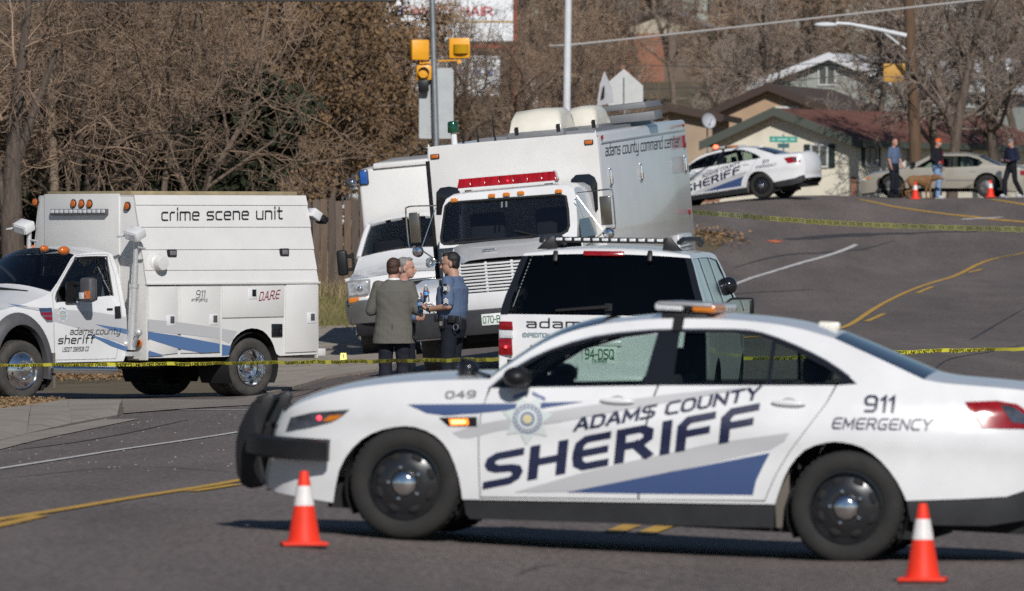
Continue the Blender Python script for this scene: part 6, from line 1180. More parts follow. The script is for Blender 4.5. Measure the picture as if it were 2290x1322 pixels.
    q = X(1016, 318, -.3); mb = MB(); mb.tube([(q.x, q.y, zt - .02), (q.x, q.y, zt + .17)], .045, 10); bc = mb.build('beacon_post', WHITE, root); mb = MB(); zz = zt + .17; mb.lathe([(.075, 0), (.082, .02), (.075, .14), (.06, .165), (0, .17)], (q.x, q.y, zz), (0, 0, 1), 18); mb.build('beacon', GREENL, bc)
    for px, py0, xp, hh in ((1036, 316, -.6, .16), (1069, 313, -.6, .2), (1107, 308, -.6, .08), (1182, 300, -1.9, .5), (1222, 296, -2.0, .42), (1105, 305, -1.5, .35)):
        q = X(px, py0, xp); mb = MB(); mb.tube([(q.x, q.y, zt), (q.x, q.y, zt + .05), (q.x, q.y, zt + hh)], [.02, .012, .006], 6); mb.build('aerial', BLACK, root)
    mb = MB(); mb.tube([(.07, yr_ + .005, zt - .2), (.07, yr_ + .005, .9)], .03, 8); mb.build('front_conduit', BLACK, root)
    return root
command_truck = make_command_truck()

# ------------------------------------------------------------------ the white box pickup behind
BUMPERGREY = mat('grey_bumper', (0.20, 0.20, 0.20), rough=0.35, metal=0.5, var=0.12)
ca, sa = math.cos(R(3)), math.sin(R(3))
PK_M = place(at(815, 797, 136), (0, -.88, 0), Vector((-sa, -ca, -.03)), R(5.2))
def make_box_pickup():
    S = Frame(PK_M); X = S.X; root = thing('box_pickup', 'white pickup with tall square rear box parked beside the wooden fence', 'truck', PK_M)
    cf = spline([0, .6, 1.0, 1.28, 1.4, 1.95, 2.1], [.97, 1.0, 1.0, .97, .93, .76, .70]); wp = spline([-3, .5, .9, 1.02], [1.0, 1.0, .97, .93])
    K = Kit(S, root, lambda x, z: cf(z) * wp(x))
    zbelt, zroof = X(815, 575, -.7).z, X(836, 504, -1.25).z; zho = X(790, 628, .75).z
    K.loft('front_panel', WHITE, [(.92, .75), (.93, 1.0), (.9, zho - .05), (.84, zho)], .08, .08, ny=(1, 0)); K.loft('hood', WHITE, smooth_poly([(.84, zho), (.4, zho + .06), (-.1, zho + .10), (-.55, zbelt)], 3), .07, .10)
    pil = smooth_poly([(-.55, zbelt), (-.85, (zbelt + zroof) / 2), (-1.15, zroof)], 4); K.loft('windscreen', GL_DARK, pil, .16, .12); K.loft('roof', WHITE, smooth_poly([(-1.15, zroof), (-1.35, zroof + .05), (-1.9, zroof + .06)], 3), .10, .08)
    o2 = [(.84, zho), (.4, zho + .06), (-.1, zho + .10), (-.55, zbelt), (-1.15, zroof), (-1.35, zroof + .05), (-1.9, zroof + .06), (-1.95, 1.0), (-1.95, .5), (-.75, .5)] + [(.0 + .52 * math.cos(a), .42 + .52 * math.sin(a)) for a in np.linspace(math.pi * .95, .05, 12)] + [(.9, .5), (.93, 1.0)]
    win = [(-.75, zbelt), (-1.12, zroof - .07), (-1.75, zroof - .04), (-1.78, zbelt)]
    V, F = region(o2, [win], step=.15, edge=.08); K.panel('body', V, F, WHITE); K.panel('window', *region(win, step=.2), GL_DARK, root, -.01)
    # pillars beside the windscreen
    for sg in (1, -1):
        mb = MB(); mb.tube([(x + .03, sg * float(K.yf(x, z)), z) for x, z in pil], .045, 8); mb.build('pillar', WHITE, root)
        y0 = sg * .74; mb = MB(); mb.box((.93, sg * .80, zho - .19), (.08, .40, .40)); hl = mb.build('headlight', GREYPLASTIC, root, bevel=.03); mb = MB(); mb.box((.965, sg * .80, zho - .13), (.04, .35, .22)); mb.build('headlight_lens', mat('headlamp_glass', (.30, .31, .32), rough=.12, coat=.9, var=.5, scale=12), hl, bevel=.03)
        mb = MB(); mb.ball((.985, sg * .78, zho - .14), (.02, .05, .05), 10, 8); mb.build('headlight_bulb', CHROME, hl)
        mb = MB(); mb.box((.965, sg * .80, zho - .31), (.05, .36, .085)); mb.build('parking_lamp', AMBER if sg < 0 else AMBER, hl, bevel=.015); mb = MB(); mb.box((.968, sg * .73, zho - .31), (.05, .18, .08)); mb.build('indicator_lens', CLEARL, hl, bevel=.015)
        wheel(root, (0, sg * .88, .41), (0, sg, 0), r=.415, w=.26, rim_r=.25, kind='cover', rub=DIRTYRUBBER); wheel(root, (-4.0, sg * .95, .41), (0, sg, 0), r=.415, w=.26, rim_r=.25, kind='dual', rub=DIRTYRUBBER)
        q = X(766, 588, -.5); hh = .42; c = Vector((-.5, sg * -q.y if sg > 0 else q.y, q.z)); mb = MB(); mb.box(c, (.16, .17, hh)); m_ = mb.build('mirror', BLACK, root, bevel=.04, seg=3); mb = MB(); mb.tube([(-.5, sg * .98, c.z + .1), c + Vector((0, 0, .1))], .035, 8); mb.tube([(-.5, sg * .98, c.z - .12), c + Vector((0, 0, -.12))], .03, 8); mb.box((-.62, sg * .97, c.z), (.25, .03, .3)); mb.build('mirror_arm', BLACK, m_)
        mb = MB(); mb.tube([(-.5, sg * 1.0, c.z - .28), (-.5, c.y * .98, c.z - .3)], .035, 8); mb.build('step_plate', WHITE, m_)
    bz1, bz0 = X(790, 672, 1.05).z, X(800, 727, 1.05).z
    rows = [[(1.12 - .28 * abs(u) ** 4, 1.04 * u, z) for u in np.linspace(-1, 1, 15)] for z in (bz1 - .02, bz1, )]
    mb = MB(); mb.grid([[(1.02 - .28 * abs(u) ** 4, 1.03 * u, bz1) for u in np.linspace(-1, 1, 15)], [(1.12 - .28 * abs(u) ** 4, 1.05 * u, bz1 - .015) for u in np.linspace(-1, 1, 15)], [(1.14 - .28 * abs(u) ** 4, 1.05 * u, (bz0 + bz1) / 2) for u in np.linspace(-1, 1, 15)], [(1.09 - .28 * abs(u) ** 4, 1.02 * u, bz0 + .02) for u in np.linspace(-1, 1, 15)], [(.95 - .28 * abs(u) ** 4, 1.0 * u, bz0) for u in np.linspace(-1, 1, 15)]]); mb.build('bumper', BUMPERGREY, root, smooth=60)
    mb = MB(); mb.box((.9, 0, bz0 - .08), (.1, 1.8, .22)); mb.build('air_dam', BLACK, root, bevel=.03)
    mb = MB(); mb.box((.97, 0, zho - .2), (.06, 1.1, .3)); gr = mb.build('grille', DARK, root); 
    for k in range(4): mb = MB(); mb.box((1.0, 0, zho - .08 - k * .08), (.04, 1.1, .03)); mb.build('grille_slat', CHROME, gr, bevel=.008)
    for px, py in ((868, 492), (945, 484), (905, 487)):
        q = X(px, py, -1.3); mb = MB(); mb.ball((q.x, q.y, q.z - .01), (.07, .05, .045), 10, 8); mb.build('roof_marker', AMBD, root)
    for sy in (.42, -.42): mb = MB(); mb.box((-1.5, sy, 1.45), (.16, .5, .75)); mb.build('seat', SEAT, root, bevel=.06)
    mb = MB(); mb.tube([(-.95 + .06 * math.sin(a), .42 + .19 * math.cos(a), 1.38 + .18 * math.sin(a)) for a in np.linspace(0, 6.28, 20)], .016, 6); mb.box((-.75, 0, 1.25), (.4, 1.7, .2)); mb.build('dashboard', SEAT, root)
    mb = MB(); mb.box((-2, 0, .6), (6, .9, .25)); mb.box((-1.2, 0, .6), (1.6, 1.7, .15)); mb.box((-4, 0, .42), (.3, 1.7, .25)); mb.box((0, 0, .42), (.25, 1.6, .2)); mb.build('chassis', DARK, root)
    xb = -2.05; a = X(800, 380, xb); zt = a.z; yR = a.y; yL = -yR
    mb = MB(); mb.box((xb - 2.1, 0, (zt + .75) / 2), (4.2, 2 * yL, zt - .75)); mb.build('box_body', WHITE_OLD, root, bevel=.05, seg=3)
    b = X(828, 366, xb); mb = MB(); mb.box((xb - 2.05, .1, zt + .035), (4.2, 2 * abs(b.y) + .1, .085)); mb.build('roof_rail', WHITE_OLD, root, bevel=.01); mb = MB(); mb.box((xb - 2.1, .1, zt + .082), (4.0, 2 * abs(b.y) - .05, .02)); mb.build('roof_sheet', mat('weathered_grey_roof', (.30, .30, .30), rough=.8), root)
    q = X(813.5, 396.5, xb + .01); mb = MB(); mb.box((q.x + .01, q.y, q.z), (.05, .16, .26)); bl = mb.build('blue_lamp', BLACK, root, bevel=.025); mb = MB(); mb.box((q.x + .035, q.y, q.z), (.03, .125, .225)); mb.build('lamp_lens', BLUEL, bl, bevel=.015)
    q = X(787, 409, xb + .1); mb = MB(); mb.ball(q, (.09, .09, .085), 14, 10); mb.tube([q + Vector((0, 0, .08)), q + Vector((0, .02, .12)), (xb, yR + .03, q.z + .13)], .013, 6); mb.build('spotlight', mat('smoky_chrome', (.25, .26, .3), rough=.15, metal=.8), root)
    mb = MB(); mb.tube([(xb + .03, yL - .02, zt - .1), (xb + .03, yL - .02, .9)], .04, 8); mb.build('corner_trim', BLACK, root)
    return root
box_pickup = make_box_pickup()
# ------------------------------------------------------------------ the sheriff SUV seen from behind
ca, sa = math.cos(R(6)), math.sin(R(6))
SV_M = place(at(1344, 1012, 236), (0.1, 0, 0), Vector((sa, ca, .004)), R(.8))
def make_suv():
    S = Frame(SV_M); X = S.X; root = thing('sheriff_suv', 'white sheriff SUV seen from behind with a light strip on its roof', 'SUV', SV_M)
    cf = spline([.2, .45, .8, 1.2, 1.31, 1.6, 1.86, 1.93, 2.0], [.93, .97, 1.0, 1.0, .985, .885, .79, .74, .64]); wp = spline([-.05, .05, .2, 1, 4, 4.8, 5.15, 5.3], [.955, .975, 1.0, 1.02, 1.02, .98, .88, .75])
    K = Kit(S, root, lambda x, z: cf(z) * wp(x))
    zb = X(1300, 705, .1).z; zg = X(1300, 574, .42).z; zr = X(1300, 549, .7).z - .06
    segs = [('rear_bumper', WHITE, [(.05, .42), (-.06, .50), (-.08, .62), (-.05, .74), (.06, .78)], .10, .08), ('tailgate', WHITE, [(.06, .78), (.06, 1.0), (.08, zb)], .03, .03), ('rear_window', GL_PRIV, [(.08, zb), (.24, (zb + zg) / 2), (.42, zg)], .04, .05),
            ('tailgate_top', WHITE, [(.42, zg), (.46, zg + .03), (.62, zr - .01)], .05, .06), ('roof', WHITE, [(.62, zr - .01), (1.2, zr), (2.8, zr), (3.3, zr - .03)], .06, .06), ('windscreen', GL_DARK, [(3.3, zr - .03), (3.7, 1.62), (4.15, 1.25)], .06, .12), ('hood', WHITE, [(4.15, 1.25), (4.7, 1.15), (5.15, 1.06)], .06, .04), ('front_bumper', WHITE, [(5.15, 1.06), (5.25, .8), (5.2, .42)], .06, .08)]
    top = []
    for n, m, P, b0, b1 in segs:
        P = smooth_poly(P, 3); top += P if not top else P[1:]; K.loft(n, m, P, b0, b1, ny=(-1, 0) if n in ('rear_bumper', 'tailgate', 'rear_window') else ((1, 0) if n in ('windscreen', 'front_bumper') else None), n=15)
    arches = lambda cx: [(cx + .50 * math.cos(a), .40 + .50 * math.sin(a)) for a in np.linspace(0, math.pi, 12)]
    out = top + arches(4.2) + arches(1.15)
    w1 = [(.32, zb + .03), (.56, zg - .01), (1.25, zg + .0), (1.25, zb + .02)]; w2 = [(1.33, zb + .02), (1.33, zg), (2.35, zg), (2.35, zb + .01)]; w3 = [(2.43, zb + .01), (2.43, zg), (3.2, zg - .03), (3.72, zb + .14), (3.75, zb)]
    V, F = region(out, [w1, w2, w3], step=.14, edge=.08); K.panel('body', V, F, WHITE)
    for w_ in (w1, w2, w3): K.panel('side_window', *region(w_, step=.2), GLOSSBLACK if w_ is not w1 else mat('reflective_quarter_glass', (.05, .06, .08), rough=.05, coat=1), root, -.008)
    for w_ in (w2, w3): K.panel('window_trim', *region([(x + (-.03 if i in (0, 1) else .03), z) for i, (x, z) in enumerate([w_[0], w_[1], w_[-2], w_[-1]])], [], step=.3), GLOSSBLACK, root, -.02)
    for sg in (1, -1):
        for cx in (1.15, 4.2):
            arch_liner(root, (cx, 0, .40), .48, .98, .5, sg); wheel(root, (cx, sg * .98, .39), (0, sg, 0), r=.395, w=.26, rim_r=.23, kind='alloy')
        # tail lamps
        for z0, z1, m, nm in ((X(1122, 795, 0).z, X(1122, 757, 0).z, REDL, 'taillight'), (X(1122, 757, 0).z, X(1122, 738, 0).z, CLEARL, 'reversing_lens'), (X(1122, 738, 0).z, X(1122, 718, 0).z, REDL, 'taillight_top')):
            y1 = float(K.yf(.03, (z0 + z1) / 2)) + .012; mb = MB(); mb.hexa([(-.005, sg * (y1 - .14), z0 + .003), (.05, sg * y1, z0 + .003), (.28, sg * (y1 + .01), z0 + .003), (.28, sg * (y1 - .12), z0 + .003), (.0, sg * (y1 - .13), z1 - .003), (.05, sg * (y1 - .0), z1 - .003), (.26, sg * (y1 + .01), z1 - .003), (.26, sg * (y1 - .12), z1 - .003)]); mb.build(nm, m, root, bevel=.008)
        mb = MB(); mb.ball((.0, sg * (float(K.yf(.03, 1.0)) - .06), X(1120, 776, 0).z), (.012, .014, .014), 8, 6); mb.build('brake_lamp', LAMP_RED, root)
        q = X(1660, 687, 3.55); mb = MB(); mb.box((3.55, sg * abs(q.y), q.z), (.16, .23, .19)); m_ = mb.build('mirror', BLACK, root, bevel=.03, seg=3); mb = MB(); mb.box((3.47, sg * (abs(q.y) - .01), q.z), (.012, .18, .14)); mb.build('mirror_glass', mat('mirror_glass', (.5, .55, .6), rough=.03, metal=1), m_); mb = MB(); mb.box((3.6, sg * (abs(q.y) - .16), q.z - .03), (.1, .2, .07)); mb.build('mirror_arm', BLACK, m_)
        mb = MB(); mb.tube([(.75, sg * .66, zr + .10), (1.0, sg * .68, zr + .13), (2.8, sg * .68, zr + .13), (3.1, sg * .67, zr + .07)], .025, 8); mb.build('roof_rail', BLACK, root)
    # glass frame, hinges, wiper
    mb = MB(); Pl = [(.08, zb), (.24, (zb + zg) / 2), (.42, zg)]
    for sg in (1, -1):
        mb = MB(); mb.grid([[(x - .012, sg * float(K.yf(x, z)) * k, z) for k in (1.005, .93)] for x, z in smooth_poly(Pl, 3)]); mb.build('glass_border', GLOSSBLACK, root)
        q = X(1243 if sg > 0 else 1454, 574, .38); mb = MB(); mb.box((q.x - .03, q.y, q.z + .0), (.05, .045, .115), Matrix.Rotation(R(25), 3, 'Y')); mb.build('hinge', BLACK, root, bevel=.012)
    mb = MB(); mb.box((.40, 0, zb * 0 + zg + .035), (.02, .39, .05), Matrix.Rotation(R(20), 3, 'Y')); o = mb.build('high_brake_lamp', REDL, root, bevel=.012); q = X(1350, 567, .36); o.location = Vector((q.x - .40, q.y, q.z - zg - .035))
    a, b = X(1243, 694, .08), X(1362, 686, .12); mb = MB(); mb.tube([(a.x - .03, a.y, a.z), (b.x - .06, b.y, b.z)], [.012, .022], 8); mb.box((b.x - .03, b.y, b.z - .02), (.06, .07, .1)); mb.build('rear_wiper', BLACK, root)
    # light strip across the roof
    a, b = X(1240, 536, .75), X(1486, 539, .75); lb = thing('light_strip'); lb.parent = root; zz = (a.z + b.z) / 2
    mb = MB(); mb.box((.80, (a.y + b.y) / 2, zz), (.08, abs(a.y - b.y) + .05, .055)); mb.hexa([(.85, a.y + .17, zr + .02), (.75, a.y + .17, zr + .02), (.75, a.y - .02, zr + .02), (.85, a.y - .02, zr + .02), (.85, a.y + .05, zz + .03), (.75, a.y + .05, zz + .03), (.75, a.y, zz + .03), (.85, a.y, zz + .03)]); mb.hexa([(.85, b.y + .02, zr + .02), (.75, b.y + .02, zr + .02), (.75, b.y - .17, zr + .02), (.85, b.y - .17, zr + .02), (.85, b.y, zz + .03), (.75, b.y, zz + .03), (.75, b.y - .05, zz + .03), (.85, b.y - .05, zz + .03)]); mb.build('strip_housing', BLACK, lb, bevel=.006)
    for k in range(12):
        y_ = a.y + (b.y - a.y) * (k + .5) / 12; mb = MB(); mb.box((.757, y_, zz + .005), (.012, .062, .026)); mb.build('led_cell', CLEARL, lb, bevel=.008)
    # tailgate lettering, plate, badge
    D = lambda px, py: X(px, py, .02)
    def T(txt, p0, p1, hp, m, parent=root, **k):
        def f(u, v):
            q = X(p0[0] + (p1[0] - p0[0]) * u, p0[1] + (p1[1] - p0[1]) * u - hp * v, .05); x_ = np.interp(q.z, [.78, zb], [.06, .08]) - .03 * (1 - (q.y / 1.02) ** 2) - .012; return (x_, q.y, q.z)
        mb = MB(); lettering(mb, txt, f, width=1.0, height=1.0, **k); return mb.build('lettering', m, parent, smooth=0)
    T('adams county', (1179, 732), (1512, 734), 20, INK, thick=.12, gap=.3); T('EXPEDITION', (1169, 753), (1228, 753.5), 8, CHROME, thick=.3); T('ADAMS COUNTY', (1183, 783), (1320, 784), 11, GREYPLASTIC, thick=.12)
    q = D(1341, 794); mb = MB(); mb.box((.018, q.y, q.z), (.012, .33, .165)); pl = mb.build('licence_plate', PLATEC, root, bevel=.004); plate_text(pl, '94-DSQ', lambda u, v: (.009, q.y + .135 - u, q.z - .035 + v * .085), GREENINK, width=.27, height=1, thick=.17); plate_text(pl, 'COLORADO', lambda u, v: (.009, q.y + .07 - u, q.z - .068 + v * .022), GREENINK, width=.14, height=1, thick=.2)
    mb = MB(); mb.box((.03, q.y, q.z + .11), (.05, .42, .05)); mb.build('plate_handle', WHITE, root, bevel=.012)
    # cargo cage with a wire window, seats
    V, F = region([(.92, .9), (.92, 1.3), (.70, 1.88), (-.70, 1.88), (-.92, 1.3), (-.92, .9)], [[(q2.y, q2.z) for q2 in (X(px, py, 1.5) for px, py in ((1322, 664), (1322, 605), (1343, 605), (1343, 613), (1366, 613), (1366, 664)))]], step=.4); mb = MB(); mb.add([(1.5, y, z) for y, z in V], F); cg = mb.build('cargo_partition', mat('dim_partition', (.055, .055, .055), rough=.9), root, smooth=0)
    for px in range(1326, 1366, 9): mb = MB(); p, q2 = X(px, 604, 1.48), X(px, 665, 1.48); mb.tube([p, q2], .006, 4); mb.build('cage_bar', DARK, cg)
    for py in range(612, 664, 12): mb = MB(); p, q2 = X(1320, py, 1.48), X(1368, py, 1.48); mb.tube([p, q2], .006, 4); mb.build('cage_bar', DARK, cg)
    for sy in (.42, -.42): mb = MB(); mb.box((2.6, sy, 1.25), (.16, .5, .75)); mb.box((2.62, sy, 1.68), (.1, .28, .18)); mb.build('seat', SEAT, root, bevel=.05)
    mb = MB(); mb.box((2.6, 0, .5), (5.0, 1.7, .3)); mb.box((1.0, 0, .82), (1.9, 1.8, .1)); mb.build('underbody', DARK, root)
    q = X(1629, 639, 3.4); mb = MB(); mb.ball(q, (.09, .088, .088), 18, 14); sp = mb.build('spotlight', GLOSSBLACK, root); mb = MB(); mb.tube([q + Vector((0, 0, -.09)), q + Vector((0, .02, -.13)), (3.5, -float(K.yf(3.5, 1.45)), 1.42)], .013, 6); mb.build('spotlight_arm', BLACK, sp)
    mb = MB(); mb.box((3.2, -.66, zr + .1), (.12, .06, .06)); mb.build('side_lamp', BLACK, root, bevel=.01)
    return root
suv = make_suv()

# ------------------------------------------------------------------ sheriff sedan and beige sedan on the crest
far = copy_tree(sedan); far['label'] = 'white sheriff sedan with lit red roof lamp on the crest before the cream house'; sedan['group'] = far['group'] = 'sheriff sedans'
a_ = R(24); pitch = R(5.5); f_ = Vector((-math.cos(a_) * math.cos(pitch), math.sin(a_) * math.cos(pitch), -math.sin(pitch)))
far.matrix_world = place(at(1705, 443, 79), (-1.434, .93, 0), f_, R(-1.0))
mb = MB(); mb.ball((.05, .42, 1.60), (.08, .09, .06), 12, 8); mb.build('lit_beacon', mat('lit_beacon_red', (1.0, .16, .08), emit=2.5), far)
mb = MB(); mb.ball((-2.36, .74, .93), (.06, .05, .05), 10, 8); mb.build('lit_blue_lamp', mat('lit_blue_lamp', (.15, .25, 1.0), emit=1.5), far)

BEIGE = mat('champagne_metallic', (0.46, 0.42, 0.345), rough=0.22, metal=0.35, coat=0.7, var=0.04)
BG_F, BG_R = at(1994, 441.5, 76.3), at(2207, 441.5, 76.45)
BG_M = place(BG_F, (1.4, .9, 0), BG_F - BG_R)
def make_beige_sedan():
    S = Frame(BG_M); root = thing('beige_sedan', 'beige civilian sedan parked across the crest behind the standing people', 'car', BG_M)
    cf = spline([.1, .3, .55, .8, .95, 1.05, 1.3, 1.5], [.93, .97, 1.0, .985, .95, .88, .70, .55]); wp = spline([-2.6, -2.4, -1.9, 0, 1.5, 2.1, 2.4, 2.5], [.55, .74, .86, .92, .91, .83, .66, .5])
    K = Kit(S, root, lambda x, z: cf(z) * wp(x)); L2 = K.L2
    segs = [('front_bumper', BEIGE, [(1926, 434), (1922, 424), (1925, 408), (1935, 396)]), ('hood', BEIGE, [(1935, 396), (1951, 389), (1989, 383), (2026, 376)]), ('windscreen', GL_DARK, [(2026, 376), (2048, 364), (2072, 352)]), ('roof', BEIGE, [(2072, 352), (2104, 346), (2155, 344.5), (2189, 351)]), ('rear_window', GL_DARK, [(2189, 351), (2211, 361), (2234, 371)]), ('boot_lid', BEIGE, [(2234, 371), (2270, 374), (2298, 378)]), ('rear_bumper', BEIGE, [(2298, 378), (2306, 395), (2305, 415), (2298, 430)])]
    top = []
    for n, m, P in segs:
        P = smooth_poly(L2(P), 3); top += P if not top else P[1:]; K.loft(n, m, P, .07, .06, ny=(1, 0) if n == 'front_bumper' else ((-1, 0) if n == 'rear_bumper' else None))
    ar = lambda cx: [(cx + .40 * math.cos(a), .33 + .40 * math.sin(a)) for a in np.linspace(-.15, math.pi + .15, 14)]
    out = top + ar(-1.4)[::1][::-1][::-1] + ar(1.4)
    win = L2([(2046, 375), (2079, 353), (2109, 349), (2166, 349), (2189, 356), (2198, 364), (2188, 372), (2109, 375)])
    V, F = region(out, [win], step=.12, edge=.07); K.panel('body', V, F, BEIGE)
    post = L2([(2128, 348), (2133, 348), (2131, 376), (2126, 376)])
    K.panel('window', *region(win, step=.2), GL_TINT, root, -.012); K.panel('window_post', *region(post, step=.2), GLOSSBLACK, root, .0)
    K.film('handle', [(2169, 381), (2182, 381), (2182, 384), (2169, 384)], BEIGE, .02); K.film('headlight', [(1926, 403), (1938, 396), (1942, 398), (1936, 405)], CLEARL, .01); K.film('indicator', [(1936, 398), (1944, 395), (1945, 400), (1937, 402)], AMBER, .014); K.film('side_moulding', [(2115, 402), (2180, 402), (2180, 404), (2115, 404)], GREYPLASTIC, .01); K.film('taillight', [(2280, 382), (2292, 382), (2292, 392), (2282, 392)], REDL, .012)
    mb = MB(); P = L2([(2040, 377), (2083, 352)]); mb.tube([(x, float(K.yf(x, z)), z) for x, z in P], .03, 6); mb.build('pillar', BEIGE, root)
    for sg in (1, -1):
        for cx in (1.4, -1.4): arch_liner(root, (cx, 0, .33), .39, .87, .5, sg); wheel(root, (cx, sg * .88, .325), (0, sg, 0), r=.33, w=.2, rim_r=.2, kind='alloy')
        mb = MB(); mb.ball((.75, sg * 1.0, .98), (.08, .1, .06), 10, 6); mb.build('mirror', BLACK, root)
    for sx in (.2, -.7):
        for sy in (.36, -.36): mb = MB(); mb.box((sx - .2, sy, .85), (.14, .48, .6)); mb.build('seat', SEAT, root, bevel=.05)
    mb = MB(); mb.box((0, 0, .25), (4.2, 1.5, .16)); mb.box((0, 0, .45), (2.6, 1.4, .1)); mb.build('underbody', DARK, root)
    return root
beige = make_beige_sedan()
# ------------------------------------------------------------------ people
SKIN = mat('skin', (0.42, 0.24, 0.17), rough=0.5, var=0.12, scale=14, spec=0.3)
SKIN2 = mat('ruddy_skin', (0.46, 0.25, 0.185), rough=0.5, var=0.12, scale=14, spec=0.3)
HAIRB = mat('black_hair', (0.012, 0.010, 0.009), rough=0.55, bump=0.5, bscale=90)
HAIRR = mat('brown_hair', (0.055, 0.026, 0.016), rough=0.55, bump=0.5, bscale=90)
HAIRG = mat('grey_hair', (0.20, 0.19, 0.18), rough=0.6, var=0.4, scale=40, bump=0.5, bscale=90)
def cloth(name, col, var=0.12, scale=60, bump=0.35, bscale=14, rough=0.85): return mat(name, col, rough=rough, var=var, scale=scale, bump=bump, bscale=bscale, spec=0.2)
SHIRTB = cloth('blue_uniform_cloth', (0.092, 0.130, 0.215)); NAVYT = cloth('navy_trouser_cloth', (0.012, 0.014, 0.022)); SUITG = cloth('grey_green_tweed', (0.118, 0.114, 0.098), var=0.25, scale=220); NAVYS = cloth('dark_navy_suit_trouser', (0.016, 0.017, 0.026))
JACKB = cloth('black_jacket_cloth', (0.012, 0.013, 0.018)); NAVJ = cloth('navy_jacket_cloth', (0.014, 0.018, 0.04)); JEAN = cloth('pale_denim', (0.20, 0.30, 0.45)); REDS = cloth('red_shirt_cloth', (0.42, 0.02, 0.03)); ORANGE = cloth('orange_cap_cloth', (0.75, 0.13, 0.03)); WHITEC = cloth('white_cloth', (0.75, 0.75, 0.74)); LEATHER = mat('black_leather', (0.012, 0.012, 0.013), rough=0.35, coat=0.3); SHOEW = mat('pale_sneaker', (0.5, 0.52, 0.55), rough=0.6, var=0.3, scale=20)

def cone_(mb, p0, p1, r0, r1, n=14, flat=1.0, up=None):
    """limb segment with round ends"""
    p0, p1 = Vector(p0), Vector(p1); d = (p1 - p0).normalized(); L = (p1 - p0).length; pts, rad = [], []
    for a in (-80, -55, -25): pts.append(p0 + d * r0 * math.sin(R(a))); rad.append(r0 * math.cos(R(a)))
    for t in (0, .25, .5, .75, 1): pts.append(p0 + d * L * t); rad.append(r0 + (r1 - r0) * t)
    for a in (25, 55, 80): pts.append(p1 + d * r1 * math.sin(R(a))); rad.append(r1 * math.cos(R(a)))
    mb.tube(pts, rad, n, True, flat, up)
def rings(mb, rs, n=22):   # (cx, cy, cz, rx, ry)
    rows = [[(cx + rx * math.cos(2 * math.pi * k / n), cy + ry * math.copysign(abs(math.sin(2 * math.pi * k / n)) ** .85, math.sin(2 * math.pi * k / n)), cz) for k in range(n)] for cx, cy, cz, rx, ry in rs]
    b = len(mb.v); m = len(rs); mb.v += [tuple(p) for r in rows for p in r]
    mb.f += [(b + i * n + k, b + i * n + (k + 1) % n, b + (i + 1) * n + (k + 1) % n, b + (i + 1) * n + k) for i in range(m - 1) for k in range(n)]
    mb.f += [tuple(b + k for k in range(n - 1, -1, -1)), tuple(b + (m - 1) * n + k for k in range(n))]
def fuse(mb, name, material, parent, voxel=.01, it=4, fold=0.0, fr=(9, 9, 22), seed=0):
    """one continuous skin round all the overlapping volumes, with optional cloth folds"""
    me = bpy.data.meshes.new(name); me.from_pydata(mb.v, [], mb.f); bm = bmesh.new(); bm.from_mesh(me); bmesh.ops.recalc_face_normals(bm, faces=bm.faces); bm.to_mesh(me); bm.free()
    o = bpy.data.objects.new(name, me); COL.objects.link(o)
    m = o.modifiers.new('r', 'REMESH'); m.mode = 'VOXEL'; m.voxel_size = voxel; s = o.modifiers.new('s', 'SMOOTH'); s.factor = .5; s.iterations = it
    dg = bpy.context.evaluated_depsgraph_get(); e = o.evaluated_get(dg); me2 = bpy.data.meshes.new_from_object(e); o.modifiers.clear(); o.data = me2; bpy.data.meshes.remove(me); me2.name = name
    if fold > 0:
        n = len(me2.vertices); co = np.empty(n * 3); no = np.empty(n * 3); me2.vertices.foreach_get('co', co); me2.vertex_normals.foreach_get('vector', no); co = co.reshape(-1, 3); no = no.reshape(-1, 3)
        a = np.array([noise.noise(Vector((p[0] * fr[0] + seed, p[1] * fr[1], p[2] * fr[2] + p[0] * 6))) + .3 * noise.noise(Vector((p[0] * 18, p[1] * 18 + seed, p[2] * 22))) for p in co]); co += no * (a * fold)[:, None]; me2.vertices.foreach_set('co', co.ravel())
    me2.materials.clear(); me2.materials.append(material); me2.shade_smooth(); o.parent = parent; return o
def hand(mb, w, d, n, side, curl=.6, k=1.0):
    """palm, four unequal bent fingers and a thumb; w wrist, d along the hand, n out of the palm"""
    d = Vector(d).normalized(); n = Vector(n); n = (n - d * n.dot(d)).normalized(); a = d.cross(n) * side; w = Vector(w); rot = Matrix((a, d, n)).transposed()
    mb.ball(w + d * .048 * k, (.041 * k, .055 * k, .018 * k), 12, 8, rot)
    for i, L in enumerate((.066, .076, .070, .054)):
        b = w + d * (.09 - abs(i - 1.3) * .006) * k + a * (.031 - .0205 * i) * k; d1 = (d * math.cos(curl * .7) + n * math.sin(curl * .7)); d2 = (d * math.cos(curl * 1.9) + n * math.sin(curl * 1.9)); m = b + d1 * L * .52 * k
        cone_(mb, b, m, .0095 * k, .0088 * k, 8); cone_(mb, m, m + d2 * L * .48 * k, .0088 * k, .0075 * k, 8)
    b = w + d * .028 * k + a * .034 * k; t1 = (d * .62 + a * .62 + n * .35).normalized(); m = b + t1 * .036 * k; t2 = (d * .75 + a * .1 + n * .65).normalized(); cone_(mb, b, m, .0125 * k, .0105 * k, 8); cone_(mb, m, m + t2 * .03 * k, .0105 * k, .009 * k, 8)

